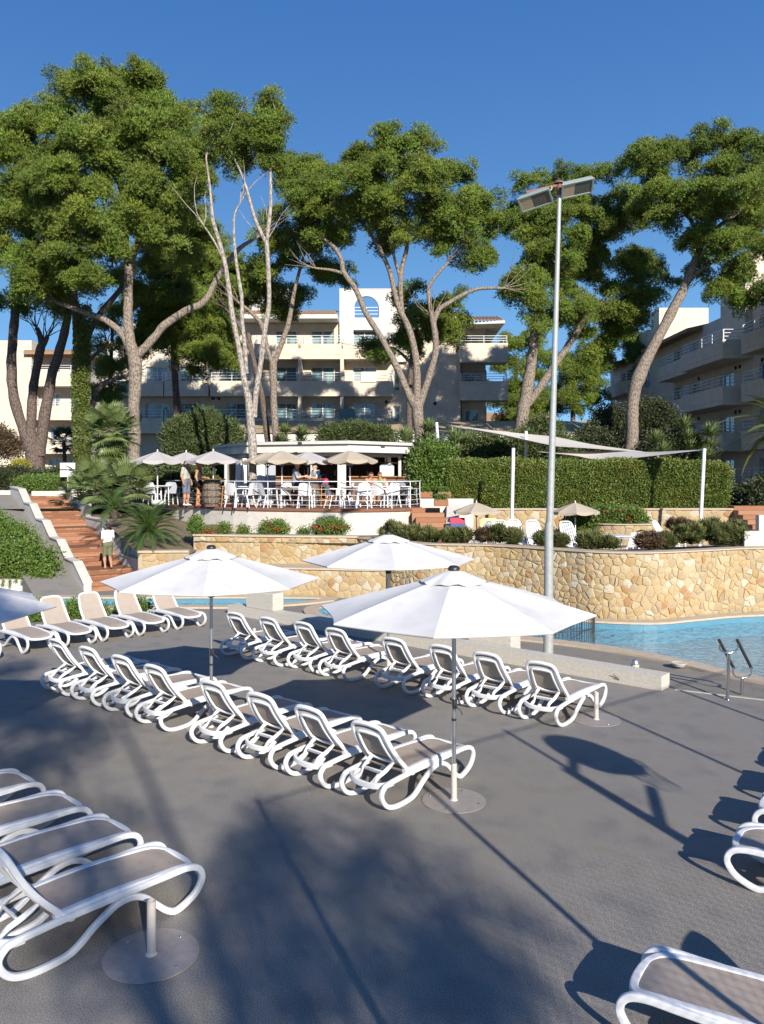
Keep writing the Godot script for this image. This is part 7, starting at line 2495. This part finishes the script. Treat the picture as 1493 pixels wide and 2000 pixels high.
func person(label: String, where: Vector3, yaw: float, H: float, J: Dictionary, col: Dictionary) -> Node3D:
	# J overrides joints given for a figure 1.7 m tall that faces +z
	var o := thing("person", label, "person", where, yaw)
	o.scale = Vector3.ONE * (H / 1.7)
	var j := {"pelvis": Vector3(0, 0.95, 0), "chest": Vector3(0, 1.28, 0), "neck": Vector3(0, 1.44, 0.0), "head": Vector3(0, 1.585, 0.02), "look": Vector3(0, 0, 1)}
	for s in ["l", "r"]:
		var q := 1.0 if s == "l" else -1.0
		j["hip" + s] = Vector3(0.085 * q, 0.92, 0); j["knee" + s] = Vector3(0.10 * q, 0.49, 0.02); j["ankle" + s] = Vector3(0.10 * q, 0.075, -0.02); j["toe" + s] = Vector3(0.115 * q, 0.03, 0.14)
		j["sh" + s] = Vector3(0.175 * q, 1.40, 0); j["elbow" + s] = Vector3(0.235 * q, 1.12, -0.03); j["wrist" + s] = Vector3(0.235 * q, 0.89, 0.06)
	for k in J: j[k] = J[k]
	var skin: Color = col.skin
	var top: Color = col.top
	var bot: Color = col.bottom
	var sh: Color = col.get("shoes", skin)
	var B := []
	var pe: Vector3 = j.pelvis
	var ch: Vector3 = j.chest
	var ax: Vector3 = (j.shl - j.shr).normalized()
	for q in [-1.0, 1.0]:
		B.append([pe + ax * 0.065 * q + Vector3(0, 0.09, 0), ch + ax * 0.075 * q, 0.108, 0.112, top])
		B.append([pe + ax * 0.06 * q + Vector3(0, -0.03, 0), pe + ax * 0.06 * q + Vector3(0, 0.05, 0), 0.118, 0.112, bot])
	B.append([ch, j.neck - Vector3(0, 0.04, 0), 0.10, 0.075, top])
	B.append([j.neck - Vector3(0, 0.04, 0), j.head - Vector3(0, 0.04, 0.01), 0.055, 0.052, skin])
	for s in ["l", "r"]:
		var kn: Vector3 = j["knee" + s]
		var hp: Vector3 = j["hip" + s]
		var cut := hp.lerp(kn, col.get("leg_cut", 0.75))
		B.append([hp, cut, 0.105, 0.085, bot])
		B.append([cut, kn, 0.066, 0.054, col.get("leg", skin)])
		var an: Vector3 = j["ankle" + s]
		var cf := kn.lerp(an, 0.35) + (an - kn).cross(ax).normalized() * 0.012
		B.append([kn, cf, 0.054, 0.056, col.get("leg", skin)]); B.append([cf, an, 0.056, 0.036, col.get("leg", skin)])
		B.append([an - Vector3(0, 0.035, 0), j["toe" + s], 0.04, 0.03, sh])
		var sp: Vector3 = j["sh" + s]
		var el: Vector3 = j["elbow" + s]
		B.append([ch + Vector3(0, 0.06, 0), sp, 0.08, 0.064, col.get("shoulder", top)])
		var sc := sp.lerp(el, col.get("sleeve", 0.6))
		B.append([sp, sc, 0.062, 0.056, col.get("shoulder", top)]); B.append([sc, el, 0.044, 0.04, skin])
		B.append([el, j["wrist" + s], 0.042, 0.027, skin])
	var m := mk()
	nets(m, B, 0.028, 0.05)
	for s in ["l", "r"]:
		var fore: Vector3 = j["wrist" + s] - j["elbow" + s]
		hand(m, j["wrist" + s], fore, Vector3(-1.0 if s == "l" else 1.0, 0, 0.2), skin, 1.0 if s == "l" else -1.0)
	var hd: Vector3 = j.head
	var lk: Vector3 = j.look.normalized()
	var rt := Vector3.UP.cross(lk).normalized()
	var dark := Color(0.03, 0.025, 0.02)
	var HB := [[hd + Vector3(0, 0.02, 0) - lk * 0.012, hd + Vector3(0, 0.02, 0) + lk * 0.012, 0.088, 0.085, skin], [hd + Vector3(0, -0.05, 0) + lk * 0.035, hd + Vector3(0, -0.075, 0) + lk * 0.05, 0.055, 0.034, skin], [hd + lk * 0.085 + Vector3(0, 0.012, 0), hd + lk * 0.11 - Vector3(0, 0.022, 0), 0.010, 0.015, skin]]
	for q in [-1.0, 1.0]:
		HB.append([hd + rt * 0.085 * q + Vector3(0, 0.015, 0), hd + rt * 0.09 * q - Vector3(0, 0.02, 0), 0.013, 0.01, skin])
		HB.append([hd + rt * 0.033 * q + lk * 0.086 + Vector3(0, 0.012, 0), hd + rt * 0.036 * q + lk * 0.086 + Vector3(0, 0.012, 0), 0.0115, 0.0115, dark])
	HB.append([hd + lk * 0.086 - Vector3(0, 0.052, 0) - rt * 0.018, hd + lk * 0.086 - Vector3(0, 0.052, 0) + rt * 0.018, 0.009, 0.009, skin * Color(0.7, 0.45, 0.42)])
	nets(m, HB, 0.0105, 0.02)
	part(o, "body", m.mesh(), M.people_paint)
	if col.has("hair"):
		var hm := mk()
		var hc: Color = col.hair
		var R := [[hd + Vector3(0, 0.045, 0) - lk * 0.02, hd + Vector3(0, 0.05, 0) + lk * 0.02, 0.086, 0.078, hc], [hd - lk * 0.045, hd - lk * 0.04 - Vector3(0, 0.05, 0), 0.075, 0.058, hc]]
		if col.get("bun", false): R.append([hd + Vector3(0, 0.13, 0) - lk * 0.04, hd + Vector3(0, 0.15, 0) - lk * 0.05, 0.045, 0.04, hc])
		if col.get("long", false): R.append([hd - lk * 0.06, hd - lk * 0.08 - Vector3(0, 0.2, 0), 0.07, 0.05, hc])
		nets(hm, R, 0.014, 0.02)
		part(o, "hair", hm.mesh(), M.people_paint)
	return o

func people() -> void:
	var pm := mat("people_paint", Color.WHITE, 0.75)
	pm.vertex_color_use_as_albedo = true
	var tanned := Color(0.42, 0.22, 0.13)
	var fair := Color(0.55, 0.33, 0.23)
	var s1 := 1.15
	person("barefoot boy in white t-shirt and olive shorts walking up the brick stairs", stair(s1, 0.05, stair_y(s1)), atan2(STAIR_D.x, STAIR_D.y) + 0.1, 1.42, {
		"kneel": Vector3(0.10, 0.50, 0.07), "anklel": Vector3(0.10, 0.085, 0.0), "toel": Vector3(0.11, 0.03, 0.15), "kneer": Vector3(-0.09, 0.49, 0.0), "ankler": Vector3(-0.09, 0.12, -0.12), "toer": Vector3(-0.10, 0.03, 0.0),
		"elbowl": Vector3(0.23, 1.13, -0.06), "wristl": Vector3(0.22, 0.95, 0.14), "elbowr": Vector3(-0.22, 1.13, 0.03), "wristr": Vector3(-0.18, 1.02, 0.22)},
		{"skin": tanned, "top": Color(0.78, 0.78, 0.77), "bottom": Color(0.13, 0.14, 0.08), "hair": Color(0.02, 0.015, 0.012), "leg_cut": 0.85, "sleeve": 0.75})
	person("man in grey t-shirt and denim shorts standing beside a woman on the bar terrace", on_terrace(364, 30.3), 1.1, 1.66, {"look": Vector3(0.3, 0, 1), "elbowr": Vector3(-0.24, 1.13, -0.02)},
		{"skin": tanned, "top": Color(0.36, 0.36, 0.31), "bottom": Color(0.12, 0.14, 0.19), "hair": Color(0.03, 0.02, 0.015), "leg_cut": 0.9, "sleeve": 0.6, "shoes": Color(0.6, 0.6, 0.58)})
	person("blonde woman in black strapless top and denim shorts standing on the bar terrace", on_terrace(388, 30.0), 1.5, 1.62, {"elbowl": Vector3(0.24, 1.13, 0.06), "wristl": Vector3(0.2, 1.08, 0.28), "look": Vector3(0.1, 0, 1)},
		{"skin": tanned, "top": Color(0.015, 0.015, 0.017), "shoulder": tanned, "bottom": Color(0.015, 0.015, 0.017), "hair": Color(0.45, 0.30, 0.12), "leg_cut": 0.4, "leg": tanned, "sleeve": 0.1, "bun": true, "shoes": Color(0.35, 0.1, 0.08)})
	var seat := func(h: float) -> Dictionary:
		return {"pelvis": Vector3(0, h + 0.10, -0.02), "chest": Vector3(0, h + 0.43, 0.0), "neck": Vector3(0, h + 0.59, 0.02), "head": Vector3(0, h + 0.735, 0.05), "hipl": Vector3(0.085, h + 0.08, 0.0), "hipr": Vector3(-0.085, h + 0.08, 0.0), "kneel": Vector3(0.12, h + 0.06, 0.42), "kneer": Vector3(-0.12, h + 0.06, 0.42), "anklel": Vector3(0.11, h - 0.36, 0.38), "ankler": Vector3(-0.11, h - 0.36, 0.38), "toel": Vector3(0.12, h - 0.40, 0.53), "toer": Vector3(-0.12, h - 0.40, 0.53),
			"shl": Vector3(0.175, h + 0.55, 0.0), "shr": Vector3(-0.175, h + 0.55, 0.0), "elbowl": Vector3(0.23, h + 0.30, 0.12), "elbowr": Vector3(-0.23, h + 0.30, 0.12), "wristl": Vector3(0.12, h + 0.34, 0.34), "wristr": Vector3(-0.12, h + 0.34, 0.34)}
	person("bald man in grey-blue t-shirt sitting at the second barrel table", on_terrace(578, 29.8), 1.45, 1.7, seat.call(0.75),
		{"skin": fair, "top": Color(0.20, 0.23, 0.27), "bottom": Color(0.04, 0.05, 0.12), "leg_cut": 0.9, "sleeve": 0.7, "shoes": Color(0.1, 0.1, 0.1)})
	person("person in pale patterned shirt sitting behind the second barrel table", on_terrace(617, 30.4), -0.9, 1.65, seat.call(0.75),
		{"skin": fair, "top": Color(0.45, 0.46, 0.50), "bottom": Color(0.08, 0.08, 0.09), "hair": Color(0.25, 0.22, 0.2), "leg_cut": 0.9, "sleeve": 0.7, "shoes": Color(0.1, 0.1, 0.1)})
	person("dark-haired woman in bikini top sitting at the terrace table before the bar", on_terrace(724, 30.3), 0.5, 1.62, seat.call(0.45),
		{"skin": tanned, "top": Color(0.30, 0.14, 0.09), "shoulder": tanned, "bottom": Color(0.05, 0.05, 0.06), "hair": Color(0.05, 0.03, 0.02), "leg_cut": 0.3, "sleeve": 0.1, "long": true})
	person("woman in green bikini top sitting beside her friend at the terrace table", on_terrace(743, 30.4), -0.3, 1.62, seat.call(0.45),
		{"skin": tanned, "top": Color(0.10, 0.25, 0.08), "shoulder": tanned, "bottom": Color(0.05, 0.12, 0.06), "hair": Color(0.14, 0.07, 0.03), "leg_cut": 0.3, "sleeve": 0.1, "long": true})
	var pc: Node3D = null
	for c in get_children():
		if c.name == "plastic_armchair": pc = c
	for q in [[724, 30.3, 0.5, "white plastic armchair under the dark-haired seated woman"], [743, 30.4, -0.3, "white plastic armchair under the woman in green"]]:
		copy(pc, q[3], on_terrace(q[0], q[1]) - Vector3(sin(q[2]), 0, cos(q[2])) * 0.05, q[2], "white plastic chairs on the bar terrace")
	for c in get_children():
		if c.name == "bar_stool": copy(c, "wooden bar stool under the person in pale patterned shirt", on_terrace(617, 30.4), -0.9, "wooden bar stools"); break

func behind_camera() -> void:
	# wire fence beside the camera whose mesh and posts throw the lines of shadow on the deck
	var o := thing("wire_fence", "tall chain-link fence with steel posts beside the deck", "fence")
	var A := Vector2(1.55, -1.05)
	var D := Vector2(1.53, -1.19).normalized()
	var L := 13.5
	var H := 4.0
	var P := func(u: float, y: float) -> Vector3: return Vector3(A.x + D.x * u, y, A.y + D.y * u)
	for k in 8:
		var m := mk()
		m.tube([P.call(k * 1.92, 0.0), P.call(k * 1.92, H + 0.05)], 0.03, 8)
		part(o, "post", m.mesh(), M.galvanised)
	var wires := mk()
	var s := 0.085
	for dirn in [1.0, -1.0]:
		var u := -H if dirn > 0 else 0.0
		while u < (L if dirn > 0 else L + H):
			var a := Vector2(u, 0)
			var b := Vector2(u + dirn * H, H)
			# clip to 0 .. L
			var t0 := 0.0
			var t1 := 1.0
			for lim in [0.0, L]:
				var t: float = (lim - a.x) / (b.x - a.x)
				if (dirn > 0) == (lim == 0.0): t0 = maxf(t0, t)
				else: t1 = minf(t1, t)
			if t1 > t0:
				var p := a.lerp(b, t0)
				var q := a.lerp(b, t1)
				wires.tube([P.call(p.x, p.y), P.call(q.x, q.y)], 0.0021, 3, false)
			u += s
	part(o, "chain_link", wires.mesh(), M.galvanised).set_meta("kind", "stuff")
	for y in [0.1, H]:
		var m := mk()
		m.tube([P.call(0.0, y), P.call(L, y)], 0.012, 6)
		part(o, "tension_rail", m.mesh(), M.galvanised)
	# basketball hoop just outside the fence
	var hp := thing("basketball_hoop", "basketball hoop with fan-shaped board beside the fence", "basketball hoop", Vector3(4.75, 0, -2.85))
	var m1 := mk()
	m1.tube([Vector3.ZERO, Vector3(0, 3.57, 0)], 0.07, 10)
	part(hp, "pole", m1.mesh(), M.galvanised)
	var fwd := Vector3(0.17, 0, -0.985)
	var rgt := Vector3(0.985, 0, 0.17)
	for y in [3.5, 2.75]:
		var m := mk()
		m.tube([Vector3(0, y, 0), fwd * 1.12 + Vector3(0, y - 0.05, 0)], 0.045, 8)
		part(hp, "arm", m.mesh(), M.galvanised)
	var bd := mk()
	var ring := []
	for q in curve([Vector2(-0.2, 2.9), Vector2(-0.36, 3.05), Vector2(-0.4, 3.3), Vector2(-0.28, 3.55), Vector2(0, 3.64), Vector2(0.28, 3.55), Vector2(0.4, 3.3), Vector2(0.36, 3.05), Vector2(0.2, 2.9)], 3, true): ring.append(q)
	var f0 := []
	var f1 := []
	for q in ring:
		f0.append(fwd * 1.14 + rgt * q.x + Vector3(0, q.y, 0))
		f1.append(fwd * 1.18 + rgt * q.x + Vector3(0, q.y, 0))
	bd.fan(f0); bd.fan(f1, true)
	bd.grid([PackedVector3Array(f0), PackedVector3Array(f1)], true)
	part(hp, "backboard", bd.mesh(), M.white_plastic)
	var rm := mk()
	var rc := fwd * 1.5 + Vector3(0, 2.9, 0)
	var circ := []
	for k in 17: circ.append(rc + rgt * 0.23 * cos(TAU * k / 16) + fwd * 0.23 * sin(TAU * k / 16))
	rm.tube(circ, 0.012, 6, false)
	part(hp, "rim", rm.mesh(), M.terracotta)
	var nt := mk()
	for k in 12:
		for dd in [1.0, -1.0]:
			var pts := []
			for j in 5:
				var w: float = TAU * (k + dd * j * 0.5) / 12
				var r := 0.23 - 0.10 * sin(j / 4.0 * 1.4)
				pts.append(rc + rgt * r * cos(w) + fwd * r * sin(w) - Vector3(0, j * 0.1, 0))
			nt.tube(pts, 0.004, 3, false)
	part(hp, "net", nt.mesh(), M.white_plastic)
	# pine behind the camera that dapples the deck
	var t := thing("pine_tree", "pine standing behind the viewer that dapples the deck", "pine tree", Vector3.ZERO, 0.0, "pines between pool and apartments")
	var tm := mk()
	tm.tube(curve([Vector3(7.2, 0, 16.0), Vector3(7.0, 4, 15.2), Vector3(6.2, 8, 13.5), Vector3(5.6, 11, 12.6), Vector3(5.0, 13, 12.2)], 4), [0.14, 0.135, 0.13, 0.125, 0.12, 0.11, 0.1, 0.09, 0.08, 0.07, 0.06, 0.055, 0.05, 0.045, 0.04, 0.035, 0.03], 8)
	part(t, "trunk", tm.mesh(), M.bark_grey)
	var xs := []
	var blobs := [[-0.2, 6.7, 1.1, 0.7, 20.0, 30], [0.4, 5.7, 0.9, 0.55, 20.0, 19], [-1.0, 7.8, 0.6, 0.4, 21.0, 8], [-0.7, 5.3, 0.8, 0.35, 19.5, 12], [-4.7, 11.2, 1.4, 0.7, 24.0, 34], [-4.2, 9.4, 0.8, 0.4, 23.0, 12], [-5.9, 12.4, 1.0, 0.6, 24.0, 18], [-2.3, 6.2, 0.6, 0.3, 20.5, 9], [-3.0, 7.7, 0.7, 0.35, 21.5, 9], [-6.6, 14.6, 0.9, 0.5, 25.0, 12], [0.9, 5.0, 0.6, 0.35, 19.0, 7]]
	var tn := tan(deg_to_rad(26.0))
	for b in blobs:
		var c := Vector3(b[0] + 0.35 * b[4], b[4] * tn, -b[1] + 0.937 * b[4])
		for i in int(b[5]):
			var d := Vector3(rng.randfn(), rng.randfn(), rng.randfn()).normalized() * pow(rng.randf(), 0.5)
			var sc := rr(0.36, 0.6)
			xs.append(Transform3D(Basis(Vector3.UP, rr(0, TAU)).scaled(Vector3.ONE * sc), c + d * Vector3(b[2], b[3], b[2])))
		var lm := mk()
		var st := Vector3(6.2, 8.0, 13.5)
		lm.tube(curve([st, st.lerp(c, 0.5) + Vector3(0, 0.4, 0), c], 4), [0.045, 0.042, 0.038, 0.034, 0.03, 0.026, 0.022, 0.018, 0.014], 6)
		part(t, "limb", lm.mesh(), M.bark_grey)
	scatter(t, "crown", puffs[2], M.pine_needles, xs)
